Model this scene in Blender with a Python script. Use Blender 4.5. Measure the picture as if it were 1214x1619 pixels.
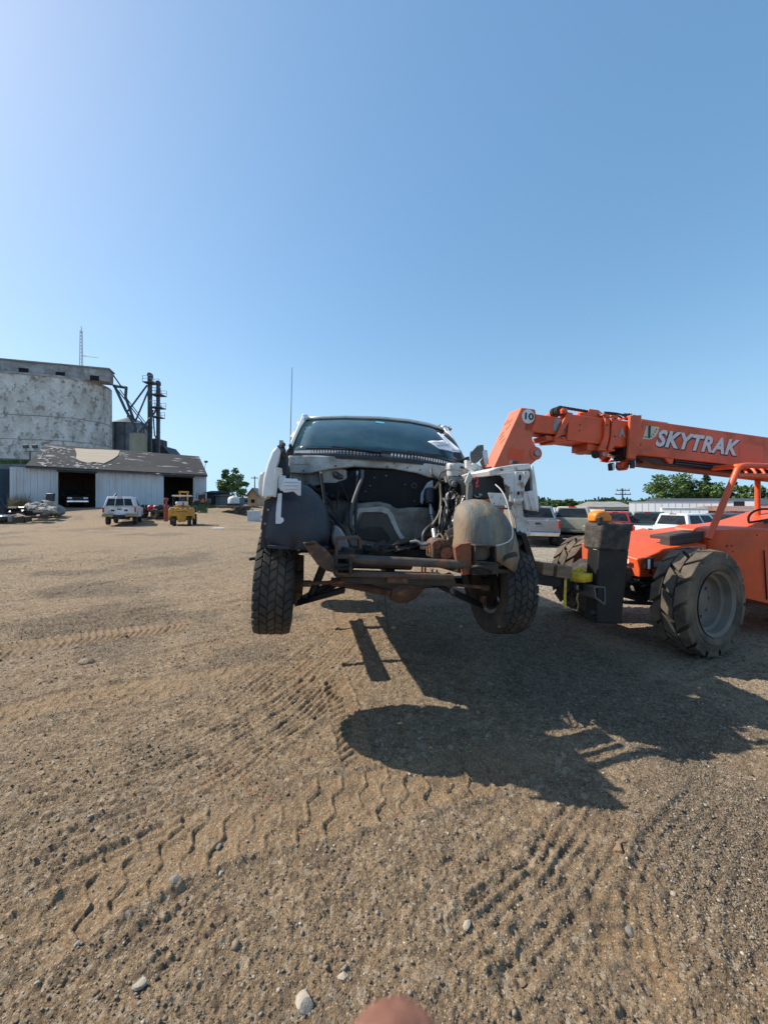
import bpy, bmesh, math, random
import numpy as np
from mathutils import Vector, Matrix

for o in list(bpy.data.objects):
    bpy.data.objects.remove(o)
scene = bpy.context.scene
COL = scene.collection
rad = math.radians
PI = math.pi

# ------------------------------------------------------------------ camera
F, CAMH, HZ = 620.0, 1.6, 795.0          # focal length in photo pixels, lens height, horizon row
cam_d = bpy.data.cameras.new('camera')
cam = bpy.data.objects.new('camera', cam_d)
COL.objects.link(cam)
cam.location = (0, 0, CAMH)
cam.rotation_euler = (rad(90), 0, 0)
cam_d.sensor_fit = 'AUTO'
cam_d.sensor_width = 36.0
cam_d.lens = F / 1619.0 * 36.0
cam_d.shift_y = -(809.5 - HZ) / 1619.0
cam_d.clip_start = 0.01
cam_d.clip_end = 6000
cam_d.dof.use_dof = True
cam_d.dof.focus_distance = 4.0
cam_d.dof.aperture_fstop = 9.0
scene.camera = cam

# ------------------------------------------------------------------ light
SUNV = Vector((-1.0, 0.25, 1.0)).normalized()       # towards the sun
EL = math.asin(SUNV.z)
AZ = math.atan2(SUNV.x, SUNV.y)
SAT, GAM, KK = 1.45, 0.61, 2.02
world = bpy.data.worlds.new('World')
scene.world = world
world.use_nodes = True
wn = world.node_tree
bg = wn.nodes['Background']
sky = wn.nodes.new('ShaderNodeTexSky')
sky.sky_type = 'NISHITA'
sky.sun_disc = False
sky.sun_elevation = EL
sky.sun_rotation = AZ
sky.altitude = 0
sky.air_density = 1.0
sky.dust_density = 0.7
sky.ozone_density = 2.5
hsv = wn.nodes.new('ShaderNodeHueSaturation')
hsv.inputs['Saturation'].default_value = SAT
gam = wn.nodes.new('ShaderNodeGamma')
gam.inputs[1].default_value = GAM
hsv.inputs['Value'].default_value = KK
hsv.inputs['Hue'].default_value = 0.495
tcw = wn.nodes.new('ShaderNodeTexCoord')          # the lowest few degrees keep the tone of the haze above them
sp = wn.nodes.new('ShaderNodeSeparateXYZ')
cm = wn.nodes.new('ShaderNodeCombineXYZ')
zz_ = wn.nodes.new('ShaderNodeMath')
zz_.operation = 'SMOOTH_MAX'
zz_.inputs[1].default_value = 0.16
zz_.inputs[2].default_value = 0.2
wn.links.new(tcw.outputs['Generated'], sp.inputs[0])
wn.links.new(sp.outputs[0], cm.inputs[0])
wn.links.new(sp.outputs[1], cm.inputs[1])
wn.links.new(sp.outputs[2], zz_.inputs[0])
wn.links.new(zz_.outputs[0], cm.inputs[2])
wn.links.new(cm.outputs[0], sky.inputs[0])
wn.links.new(sky.outputs[0], gam.inputs[0])
wn.links.new(gam.outputs[0], hsv.inputs['Color'])
wn.links.new(hsv.outputs[0], bg.inputs[0])
bg.inputs[1].default_value = 0.13
sun_d = bpy.data.lights.new('sun', 'SUN')
sun_d.energy = 5.0
sun_d.angle = rad(0.5)
sun_d.color = (1.0, 0.93, 0.82)
sun = bpy.data.objects.new('sun', sun_d)
sun.rotation_euler = (-SUNV).to_track_quat('-Z', 'Y').to_euler()
sun.location = (-20, 5, 20)
COL.objects.link(sun)
vs = scene.view_settings
vs.view_transform = 'Standard'
vs.look = 'None'
vs.gamma = 1.0
vs.exposure = 0.40
vs.use_curve_mapping = False
scene.cycles.max_bounces = 6
scene.cycles.transparent_max_bounces = 8
scene.cycles.caustics_reflective = False
scene.cycles.caustics_refractive = False
scene.cycles.use_denoising = True

# ------------------------------------------------------------------ materials
MATS = {}
def mat(name, c1, c2=None, scale=6.0, rough=0.5, metal=0.0, bump=0.0, bscale=60.0, dirt=None, damt=0.0,
        dscale=5.0, c3=None, c3amt=0.5, c3scale=25.0, sharp=0.1, spec=0.5, trans=0.0, emit=None, stretch=(1, 1, 1), detail=5.0, coat=0.0, rgh=0.6):
    """procedural surface: two mixed paint tones, an optional second patch colour and an optional layer of dirt"""
    if name in MATS:
        return MATS[name]
    m = bpy.data.materials.new(name)
    m.use_nodes = True
    nt = m.node_tree
    b = nt.nodes['Principled BSDF']
    tc = nt.nodes.new('ShaderNodeTexCoord')
    mp = nt.nodes.new('ShaderNodeMapping')
    mp.inputs['Scale'].default_value = stretch
    nt.links.new(tc.outputs['Object'], mp.inputs[0])
    def noise(s, d=detail):
        n = nt.nodes.new('ShaderNodeTexNoise')
        n.inputs['Scale'].default_value = s
        n.inputs['Detail'].default_value = d
        n.inputs['Roughness'].default_value = rgh
        nt.links.new(mp.outputs[0], n.inputs['Vector'])
        return n
    def mix(fac, a, bb):
        x = nt.nodes.new('ShaderNodeMix')
        x.data_type = 'RGBA'
        nt.links.new(fac, x.inputs[0])
        for s, k in ((a, 6), (bb, 7)):
            if isinstance(s, tuple):
                x.inputs[k].default_value = (*s[:3], 1)
            else:
                nt.links.new(s, x.inputs[k])
        return x.outputs[2]
    def ramp(fac, lo, hi):
        r = nt.nodes.new('ShaderNodeMapRange')
        r.inputs['From Min'].default_value = lo
        r.inputs['From Max'].default_value = hi
        nt.links.new(fac, r.inputs[0])
        return r.outputs[0]
    c2 = c2 or tuple(x * 0.82 for x in c1)
    col = mix(ramp(noise(scale).outputs[0], 0.35, 0.65), c1, c2)
    if c3:
        t = 1.0 - c3amt
        col = mix(ramp(noise(c3scale, 8).outputs[0], 0.35 + 0.3 * t, 0.35 + 0.3 * t + sharp), col, c3)
    rsock = None
    if dirt:
        t = 1.0 - damt
        f = ramp(noise(dscale, 9).outputs[0], 0.3 + 0.4 * t - 0.1, 0.3 + 0.4 * t + 0.25)
        col = mix(f, col, dirt)
        r = nt.nodes.new('ShaderNodeMapRange')
        r.inputs['To Min'].default_value = rough
        r.inputs['To Max'].default_value = 0.9
        nt.links.new(f, r.inputs[0])
        rsock = r.outputs[0]
    nt.links.new(col, b.inputs['Base Color'])
    b.inputs['Roughness'].default_value = rough
    if rsock:
        nt.links.new(rsock, b.inputs['Roughness'])
    b.inputs['Metallic'].default_value = metal
    b.inputs['Specular IOR Level'].default_value = spec
    b.inputs['Coat Weight'].default_value = coat
    b.inputs['Transmission Weight'].default_value = trans
    if bump:
        bp = nt.nodes.new('ShaderNodeBump')
        bp.inputs['Strength'].default_value = bump
        bp.inputs['Distance'].default_value = 0.02
        nt.links.new(noise(bscale, 4).outputs[0], bp.inputs['Height'])
        nt.links.new(bp.outputs[0], b.inputs['Normal'])
    MATS[name] = m
    return m

DUST = (0.24, 0.18, 0.12)
ORANGE = mat('orange_paint', (0.76, 0.100, 0.020), (0.66, 0.082, 0.017), 3, 0.42, dirt=(0.30, 0.105, 0.055), damt=0.36, dscale=2.6, c3=(0.44, 0.10, 0.045), c3amt=0.22, c3scale=7, rgh=.68, bump=0.05, bscale=14)
ORANGE_FADED = mat('faded_orange_paint', (0.70, 0.14, 0.065), (0.62, 0.12, 0.055), 2, 0.5, dirt=(0.36, 0.15, 0.09), damt=0.25, c3=(.5, .13, .07), c3amt=.2, c3scale=8)
ORANGE_DEEP = mat('deep_orange_paint', (0.74, 0.085, 0.015), (0.68, 0.075, 0.012), 2, 0.45, dirt=(0.3, 0.1, 0.05), damt=0.1)
ORANGE_BRIGHT = mat('bright_orange_paint', (0.88, 0.24, 0.02), None, 3, 0.45, dirt=(0.35, 0.2, 0.1), damt=0.1)
BLACK_STEEL = mat('black_steel', (0.012, 0.012, 0.014), (0.02, 0.0195, 0.019), 5, 0.5, dirt=(0.08, 0.066, 0.052), damt=0.12, dscale=7, bump=0.1, bscale=40, spec=.25)
BLACK_DIRTY = mat('dirt_caked_steel', (0.03, 0.028, 0.025), (0.016, 0.0155, 0.015), 5, 0.75, dirt=(0.13, 0.105, 0.078), damt=0.42, dscale=9, bump=0.4, bscale=50)
BLACK_PLASTIC = mat('black_plastic', (0.012, 0.013, 0.016), (0.02, 0.021, 0.024), 4, 0.5, dirt=(0.09, 0.08, 0.07), damt=0.12, dscale=6, bump=0.08, bscale=80)
LINER = mat('wheel_liner_plastic', (0.016, 0.022, 0.036), (0.024, 0.03, 0.044), 3, 0.5, dirt=(0.09, 0.085, 0.08), damt=0.28, dscale=4, bump=0.15, bscale=30)
BLACK_MATT = mat('black_insulation', (0.008, 0.008, 0.01), (0.014, 0.014, 0.016), 9, 0.9, bump=0.3, bscale=60)
RUBBER = mat('tyre_rubber', (0.022, 0.021, 0.02), (0.04, 0.037, 0.033), 9, 0.85, dirt=(0.13, 0.10, 0.07), damt=0.34, dscale=5, bump=0.2, bscale=70)
RUBBER_DUSTY = mat('dusty_tyre_rubber', (0.042, 0.036, 0.03), (0.08, 0.066, 0.05), 6, 0.9, dirt=(0.20, 0.15, 0.10), damt=0.55, dscale=4, bump=0.3, bscale=60)
RUST = mat('rusty_steel', (0.14, 0.07, 0.038), (0.07, 0.045, 0.032), 14, 0.8, c3=(0.30, 0.115, 0.045), c3amt=0.35, c3scale=18, dirt=(0.05, 0.045, 0.04), damt=0.4, bump=0.3, bscale=60)
RUST_RED = mat('bright_rust', (0.27, 0.085, 0.035), (0.17, 0.06, 0.03), 14, 0.85, dirt=(0.08, 0.05, 0.035), damt=0.35, dscale=9, bump=0.3, bscale=60)
RUST_TUBE = mat('rusty_painted_tube', (0.11, 0.075, 0.055), (0.05, 0.042, 0.036), 8, 0.6, c3=(0.17, 0.075, 0.035), c3amt=0.36, c3scale=9, dirt=(0.16, 0.12, 0.08), damt=0.3, bump=0.2, bscale=50)
GREASE = mat('greasy_dark_metal', (0.03, 0.025, 0.02), (0.015, 0.013, 0.012), 8, 0.55, dirt=(0.09, 0.065, 0.045), damt=0.4, bump=0.3, bscale=50)
WHITE_PAINT = mat('white_car_paint', (0.78, 0.78, 0.76), (0.72, 0.72, 0.70), 3, 0.28, dirt=(0.33, 0.28, 0.21), damt=0.1, dscale=6, coat=0.4)
WHITE_DIRTY = mat('dirty_white_paint', (0.70, 0.69, 0.66), (0.6, 0.59, 0.56), 5, 0.45, dirt=(0.28, 0.19, 0.11), damt=0.3, dscale=7, c3=(0.3, 0.16, 0.07), c3amt=0.18, c3scale=10, bump=0.1)
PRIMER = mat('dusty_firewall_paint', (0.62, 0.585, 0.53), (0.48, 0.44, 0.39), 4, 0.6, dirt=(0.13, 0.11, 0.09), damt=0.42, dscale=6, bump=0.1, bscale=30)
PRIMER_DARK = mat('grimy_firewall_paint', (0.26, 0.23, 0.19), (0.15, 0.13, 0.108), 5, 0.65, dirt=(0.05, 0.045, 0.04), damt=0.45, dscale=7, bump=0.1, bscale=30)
SILVER = mat('bare_aluminium', (0.55, 0.56, 0.57), (0.42, 0.43, 0.44), 8, 0.4, 0.8, dirt=(0.2, 0.17, 0.13), damt=0.25)
CHROME = mat('chrome', (0.8, 0.8, 0.82), None, 3, 0.12, 1.0)
STEEL = mat('worn_steel', (0.35, 0.35, 0.35), (0.25, 0.25, 0.25), 8, 0.45, 0.7, dirt=(0.15, 0.12, 0.09), damt=0.35)
RIM_GREY = mat('dusty_grey_rim', (0.19, 0.18, 0.165), (0.12, 0.115, 0.105), 6, 0.65, 0.1, dirt=(0.20, 0.155, 0.11), damt=0.6, bump=0.1)
RIM_RED = mat('rust_brown_rim', (0.16, 0.07, 0.05), (0.1, 0.05, 0.04), 6, 0.7, dirt=(0.12, 0.1, 0.08), damt=0.3)
HOSE_TAN = mat('tan_hose', (0.2, 0.15, 0.09), (0.13, 0.1, 0.065), 20, 0.6)
HOSE_GREY = mat('grey_hose', (0.12, 0.115, 0.105), (0.07, 0.068, 0.062), 20, 0.6)
WIRE_WHITE = mat('pale_wire', (0.6, 0.58, 0.54), None, 20, 0.5)
RED_PLASTIC = mat('red_plastic', (0.5, 0.04, 0.05), (0.42, 0.035, 0.04), 20, 0.45)
YELLOW_STRAP = mat('yellow_webbing', (0.80, 0.55, 0.03), (0.7, 0.45, 0.03), 30, 0.8, dirt=(0.3, 0.2, 0.08), damt=0.15, dscale=15, bump=0.3, bscale=200)
TAN_STRAP = mat('tan_webbing', (0.45, 0.33, 0.14), (0.36, 0.26, 0.11), 20, 0.85, dirt=(0.2, 0.15, 0.08), damt=0.3)
GREY_STRAP = mat('grey_webbing', (0.16, 0.15, 0.125), (0.1, 0.095, 0.085), 20, 0.9)
WOOD = mat('weathered_block_wood', (0.30, 0.19, 0.11), (0.21, 0.13, 0.075), 6, 0.85, stretch=(1, 6, 6), dirt=(0.1, 0.07, 0.05), damt=0.3, bump=0.3, bscale=40)
WOOD_DARK = mat('dark_grey_plank_wood', (0.075, 0.062, 0.055), (0.04, 0.034, 0.03), 5, 0.85, stretch=(1, 14, 14), dirt=(0.13, 0.1, 0.08), damt=0.3, bump=0.4, bscale=30)
PAPER = mat('white_paper', (0.82, 0.82, 0.84), (0.78, 0.78, 0.8), 4, 0.7)
INK = mat('dark_ink', (0.03, 0.03, 0.04), None, 4, 0.7)
DECAL_WHITE = mat('white_decal', (0.78, 0.77, 0.76), (0.7, 0.68, 0.67), 5, 0.5, dirt=(0.45, 0.3, 0.24), damt=0.1)
DECAL_LILAC = mat('weathered_lettering', (0.70, 0.66, 0.66), (0.64, 0.58, 0.58), 6, 0.5)
DECAL_CREAM = mat('cream_decal', (0.62, 0.58, 0.44), (0.5, 0.46, 0.33), 8, 0.6)
LAMP_GLASS = mat('lamp_lens', (0.85, 0.86, 0.86), (0.75, 0.77, 0.78), 40, 0.12, 0.0)
RED_LENS = mat('red_lens', (0.5, 0.015, 0.012), None, 10, 0.2)
AMBER = mat('amber_lens', (0.8, 0.25, 0.02), None, 10, 0.2)
PLASTIC_WRAP = mat('crumpled_pale_sheet', (0.55, 0.50, 0.44), (0.42, 0.37, 0.31), 9, 0.45, bump=0.5, bscale=30)
SEAT_GREY = mat('grey_seat_cloth', (0.06, 0.06, 0.065), None, 10, 0.9)
DARK_INT = mat('dark_interior', (0.01, 0.011, 0.013), (0.016, 0.017, 0.02), 10, 0.8)
MIRROR_WHITE = WHITE_PAINT

def glass_mat(name, tint, rough=0.03, trans=0.9, dirt=0.25):
    m = bpy.data.materials.new(name)
    m.use_nodes = True
    nt = m.node_tree
    b = nt.nodes['Principled BSDF']
    tc = nt.nodes.new('ShaderNodeTexCoord')
    n = nt.nodes.new('ShaderNodeTexNoise')
    n.inputs['Scale'].default_value = 4
    n.inputs['Detail'].default_value = 8
    nt.links.new(tc.outputs['Object'], n.inputs['Vector'])
    r = nt.nodes.new('ShaderNodeMapRange')
    r.inputs['From Min'].default_value = 0.4
    r.inputs['From Max'].default_value = 0.8
    r.inputs['To Min'].default_value = rough
    r.inputs['To Max'].default_value = rough + dirt
    nt.links.new(n.outputs[0], r.inputs[0])
    nt.links.new(r.outputs[0], b.inputs['Roughness'])
    b.inputs['Base Color'].default_value = (*tint, 1)
    b.inputs['Transmission Weight'].default_value = trans
    b.inputs['IOR'].default_value = 1.45
    return m
GLASS_TEAL = glass_mat('tinted_windscreen_glass', (0.018, 0.062, 0.080), 0.02, 0.0, 0.1)
GLASS_TEAL.node_tree.nodes['Principled BSDF'].inputs['Specular IOR Level'].default_value = 0.9
GLASS_DARK = glass_mat('dark_car_glass', (0.012, 0.016, 0.02), 0.02, 0.0, 0.08)
GLASS_DARK.node_tree.nodes['Principled BSDF'].inputs['Specular IOR Level'].default_value = 0.3

# ------------------------------------------------------------------ mesh helper
def film(m, c1, c2, s, stretch):
    nt = m.node_tree
    tc = nt.nodes.new('ShaderNodeTexCoord')
    mp = nt.nodes.new('ShaderNodeMapping')
    mp.inputs['Scale'].default_value = stretch
    n = nt.nodes.new('ShaderNodeTexNoise')
    n.inputs['Scale'].default_value = s
    n.inputs['Detail'].default_value = 8
    n.inputs['Roughness'].default_value = .65
    r = nt.nodes.new('ShaderNodeMapRange')
    r.inputs['From Min'].default_value = .38
    r.inputs['From Max'].default_value = .72
    x = nt.nodes.new('ShaderNodeMix')
    x.data_type = 'RGBA'
    x.inputs[6].default_value = (*c1, 1)
    x.inputs[7].default_value = (*c2, 1)
    nt.links.new(tc.outputs['Object'], mp.inputs[0])
    nt.links.new(mp.outputs[0], n.inputs['Vector'])
    nt.links.new(n.outputs[0], r.inputs[0])
    nt.links.new(r.outputs[0], x.inputs[0])
    nt.links.new(x.outputs[2], nt.nodes['Principled BSDF'].inputs['Base Color'])
film(GLASS_TEAL, (0.014, 0.045, 0.060), (0.05, 0.10, 0.115), 2.2, (1, .6, 2.2))
film(GLASS_DARK, (0.008, 0.011, 0.014), (0.04, 0.048, 0.052), 1.6, (1, 1, 1.5))

class MB:
    def __init__(s):
        s.v, s.f, s.m = [], [], []
    def add(s, vs_, fs, mi=0):
        n = len(s.v)
        s.v += [Vector(p) for p in vs_]
        s.f += [tuple(n + i for i in f) for f in fs]
        s.m += [mi] * len(fs)
        return s
    def box(s, c, d, rz=0, rx=0, ry=0, mi=0):
        R = Matrix.Rotation(rz, 3, 'Z') @ Matrix.Rotation(ry, 3, 'Y') @ Matrix.Rotation(rx, 3, 'X')
        c = Vector(c)
        pts = [c + R @ Vector((x * d[0] / 2, y * d[1] / 2, z * d[2] / 2)) for z in (-1, 1) for y in (-1, 1) for x in (-1, 1)]
        return s.add(pts, [(0, 2, 3, 1), (4, 5, 7, 6), (0, 1, 5, 4), (2, 6, 7, 3), (0, 4, 6, 2), (1, 3, 7, 5)], mi)
    def hexa(s, p, mi=0):
        """eight corners: four below, four above, same order"""
        return s.add(p, [(3, 2, 1, 0), (4, 5, 6, 7), (0, 1, 5, 4), (1, 2, 6, 5), (2, 3, 7, 6), (3, 0, 4, 7)], mi)
    def beam(s, a, b, w, h, up=(0, 0, 1), mi=0):
        a, b = Vector(a), Vector(b)
        d = (b - a).normalized()
        u = Vector(up)
        if abs(d.dot(u)) > 0.98:
            u = Vector((0, 1, 0))
        x = d.cross(u).normalized() * w / 2
        y = x.cross(d).normalized() * h / 2
        q = [-x - y, x - y, x + y, -x + y]
        return s.hexa([a + k for k in q] + [b + k for k in q], mi)
    def prism(s, poly, d, mi=0):
        poly = [Vector(p) for p in poly]
        d = Vector(d)
        n = len(poly)
        fs = [tuple(range(n))[::-1], tuple(range(n, 2 * n))]
        fs += [(i, (i + 1) % n, n + (i + 1) % n, n + i) for i in range(n)]
        return s.add(poly + [p + d for p in poly], fs, mi)
    def tube(s, pts, r, n=8, mi=0, caps=True):
        pts = [Vector(p) for p in pts]
        rr = r if isinstance(r, (list, tuple)) else [r] * len(pts)
        vs_, fs = [], []
        ref = None
        for i, p in enumerate(pts):
            d = (pts[min(i + 1, len(pts) - 1)] - pts[max(i - 1, 0)])
            if d.length < 1e-9:
                d = Vector((0, 0, 1))
            d.normalize()
            if ref is None:
                ref = Vector((0, 0, 1)) if abs(d.z) < 0.9 else Vector((1, 0, 0))
            x = d.cross(ref).normalized()
            y = x.cross(d).normalized()
            ref = y
            for k in range(n):
                a = 2 * PI * k / n
                vs_.append(p + (x * math.cos(a) + y * math.sin(a)) * rr[i])
        for i in range(len(pts) - 1):
            for k in range(n):
                fs.append((i * n + k, i * n + (k + 1) % n, (i + 1) * n + (k + 1) % n, (i + 1) * n + k))
        if caps:
            fs.append(tuple(range(n))[::-1])
            fs.append(tuple((len(pts) - 1) * n + k for k in range(n)))
        return s.add(vs_, fs, mi)
    def curve(s, pts, r, n=8, sub=5, mi=0):
        """smooth tube through the points"""
        P = [Vector(p) for p in pts]
        Q = [P[0] * 2 - P[1]] + P + [P[-1] * 2 - P[-2]]
        out = []
        for i in range(1, len(Q) - 2):
            for k in range(sub):
                t = k / sub
                a, b, c, d = Q[i - 1:i + 3]
                out.append(0.5 * ((2 * b) + (c - a) * t + (2 * a - 5 * b + 4 * c - d) * t * t + (3 * b - a - 3 * c + d) * t ** 3))
        out.append(P[-1])
        return s.tube(out, r, n, mi)
    def cyl(s, a, b, r, r2=None, n=16, mi=0, caps=True):
        return s.tube([a, b], [r, r if r2 is None else r2], n, mi, caps)
    def lathe(s, prof, o, axis='X', n=32, mi=0, a0=0, a1=2 * PI):
        """profile of (radius, offset along axis)"""
        o = Vector(o)
        full = abs(a1 - a0 - 2 * PI) < 1e-6
        m = n if full else n + 1
        vs_, fs = [], []
        for r, h in prof:
            for k in range(m):
                a = a0 + (a1 - a0) * k / n
                c, q = r * math.cos(a), r * math.sin(a)
                vs_.append(o + (Vector((h, c, q)) if axis == 'X' else Vector((c, h, q)) if axis == 'Y' else Vector((c, q, h))))
        for i in range(len(prof) - 1):
            for k in range(n):
                j = (k + 1) % m
                fs.append((i * m + k, i * m + j, (i + 1) * m + j, (i + 1) * m + k))
        return s.add(vs_, fs, mi)
    def grid(s, rows, mi=0):
        n = len(rows[0])
        fs = [(i * n + k, i * n + k + 1, (i + 1) * n + k + 1, (i + 1) * n + k) for i in range(len(rows) - 1) for k in range(n - 1)]
        return s.add([p for r in rows for p in r], fs, mi)
    def rock(s, c, r, rng, flat=0.7, mi=0, sub=False):
        c = Vector(c)
        bm = bmesh.new()
        bmesh.ops.create_icosphere(bm, subdivisions=2 if sub else 1, radius=1)
        rot = Matrix.Rotation(rng.uniform(0, 6.3), 3, 'Z')
        e = Vector((rng.uniform(0.75, 1.3), rng.uniform(0.7, 1.1), flat * rng.uniform(0.8, 1.2)))
        planes = [(Vector((rng.uniform(-1, 1), rng.uniform(-1, 1), rng.uniform(-.6, 1))).normalized(), rng.uniform(.55, .85)) for _ in range(7)]
        vs_ = []
        for v in bm.verts:
            p = v.co.copy()
            for nn, dd in planes:
                k = p.dot(nn)
                if k > dd:
                    p -= nn * (k - dd)
            p = Vector((p.x * e.x, p.y * e.y, p.z * e.z))
            vs_.append(c + rot @ p * r)
        fs = [tuple(v.index for v in f.verts) for f in bm.faces]
        bm.free()
        return s.add(vs_, fs, mi)
    def build(s, name, mats, parent=None, smooth=None, bevel=0.0, solid=0.0, seg=2, sub=0):
        me = bpy.data.meshes.new(name)
        me.from_pydata([tuple(v) for v in s.v], [], s.f)
        if not isinstance(mats, (list, tuple)):
            mats = [mats]
        for m in mats:
            me.materials.append(m)
        if len(mats) > 1:
            me.polygons.foreach_set('material_index', s.m)
        if len(s.f) < 60000:
            bm = bmesh.new()
            bm.from_mesh(me)
            bmesh.ops.recalc_face_normals(bm, faces=bm.faces)
            bm.to_mesh(me)
            bm.free()
        if smooth is not None:
            me.shade_smooth()
            me.set_sharp_from_angle(angle=rad(smooth))
        o = bpy.data.objects.new(name, me)
        COL.objects.link(o)
        if parent is not None:
            o.parent = parent
        if solid:
            md = o.modifiers.new('solid', 'SOLIDIFY')
            md.thickness = solid
            md.offset = 0
        if bevel:
            md = o.modifiers.new('bevel', 'BEVEL')
            md.width = bevel
            md.segments = seg
            md.limit_method = 'ANGLE'
            md.angle_limit = rad(35)
            if smooth is None:
                me.shade_smooth()
                me.set_sharp_from_angle(angle=rad(40))
        if sub:
            md = o.modifiers.new('sub', 'SUBSURF')
            md.levels = sub
            md.render_levels = sub
        return o

def thing(name, label, cat, loc=(0, 0, 0), rz=0.0, roll=0.0, group=None):
    o = bpy.data.objects.new(name, None)
    COL.objects.link(o)
    o.location = loc
    o.rotation_euler = (0, roll, rz)
    o.empty_display_size = 0.2
    return tag(o, label, cat, group)
def tag(o, label, cat, group=None):
    o['label'] = label
    o['category'] = cat
    if group:
        o['group'] = group
    return o
def setting(o, kind='structure'):
    o['kind'] = kind
    return o
def recentre(o):
    """put a single-mesh thing's origin at its base"""
    me = o.data
    n = len(me.vertices)
    a = np.empty(n * 3, np.float32)
    me.vertices.foreach_get('co', a)
    a = a.reshape(-1, 3)
    c = np.array([(a[:, 0].min() + a[:, 0].max()) / 2, (a[:, 1].min() + a[:, 1].max()) / 2, a[:, 2].min()], np.float32)
    me.vertices.foreach_set('co', (a - c).ravel())
    o.location = [float(x) for x in c]
    return o
def copy_thing(o, label, loc, rz, group=None):
    c = o.copy()
    COL.objects.link(c)
    c.location = loc
    c.rotation_euler = (0, 0, rz)
    c['label'] = label
    if group:
        c['group'] = group
    def kids(src, dst):
        for ch in list(src.children):
            d = ch.copy()
            COL.objects.link(d)
            d.parent = dst
            kids(ch, d)
    kids(o, c)
    return c

class Frame:
    """a thing's own axes; at() measures a photo point on the thing's plane y = yl"""
    def __init__(s, o, rz=0.0, roll=0.0):
        s.o = Vector(o)
        s.R = Matrix.Rotation(rz, 3, 'Z') @ Matrix.Rotation(roll, 3, 'Y')
        s.Ri = s.R.transposed()
    def at(s, px, py, yl):
        a = s.Ri @ (Vector((0, 0, CAMH)) - s.o)
        d = s.Ri @ Vector(((px - 607) / F, 1, -(py - HZ) / F))
        return a + d * ((yl - a.y) / d.y)
    def poly(s, pts, yl):
        return [s.at(x, y, yl) for x, y in pts]
G0 = Frame((0, 0, 0))
def at(px, py, Y):
    return Vector(((px - 607) / F * Y, Y, CAMH - (py - HZ) / F * Y))

def sstep(a, b, x):
    t = min(max((x - a) / (b - a), 0), 1)
    return t * t * (3 - 2 * t)
def gz(X, Y):
    """large shape of the yard: it climbs towards the barn"""
    def q(a, b, x):
        return 1 - sstep(b, a, x) if a > b else sstep(a, b, x)
    e = 1.05 * q(29, 41, Y) * q(-9, -17, X) + 0.5 * q(38, 55, Y) * q(-9, -17, X) * q(-22, -40, X)
    return e - 0.45 * q(9, 16, Y) * q(1.5, 5, X) - 0.38 * q(10, 17, Y) * q(9, 15, X) - 0.3 * q(30, 45, Y) * q(4, 10, X)
# ================================================================== GROUND
def hsh(ix, iy, seed):
    h = (ix.astype(np.int64) * 374761393 + iy.astype(np.int64) * 668265263 + seed * 974634257) & 0xffffffff
    h = ((h ^ (h >> 13)) * 1274126177) & 0xffffffff
    h = ((h ^ (h >> 16)) * 2246822519) & 0xffffffff
    return ((h ^ (h >> 15)) & 0xffffff) / float(0xffffff)
def vn(x, y, seed=0):
    ix, iy = np.floor(x), np.floor(y)
    fx, fy = x - ix, y - iy
    fx, fy = fx * fx * (3 - 2 * fx), fy * fy * (3 - 2 * fy)
    a, b = hsh(ix, iy, seed), hsh(ix + 1, iy, seed)
    c, d = hsh(ix, iy + 1, seed), hsh(ix + 1, iy + 1, seed)
    return (a + (b - a) * fx) * (1 - fy) + (c + (d - c) * fx) * fy
def fbm(x, y, o=4, seed=0, g=0.5):
    r, a, t = 0, 1, 0
    for k in range(o):
        r = r + a * (vn(x, y, seed + k) - 0.5)
        t += a
        a *= g
        x, y = x * 2.03 + 17.3, y * 2.03 + 5.1
    return r / t * 2
def ss(a, b, x):
    t = np.clip((x - a) / (b - a), 0, 1)
    return t * t * (3 - 2 * t)

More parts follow.
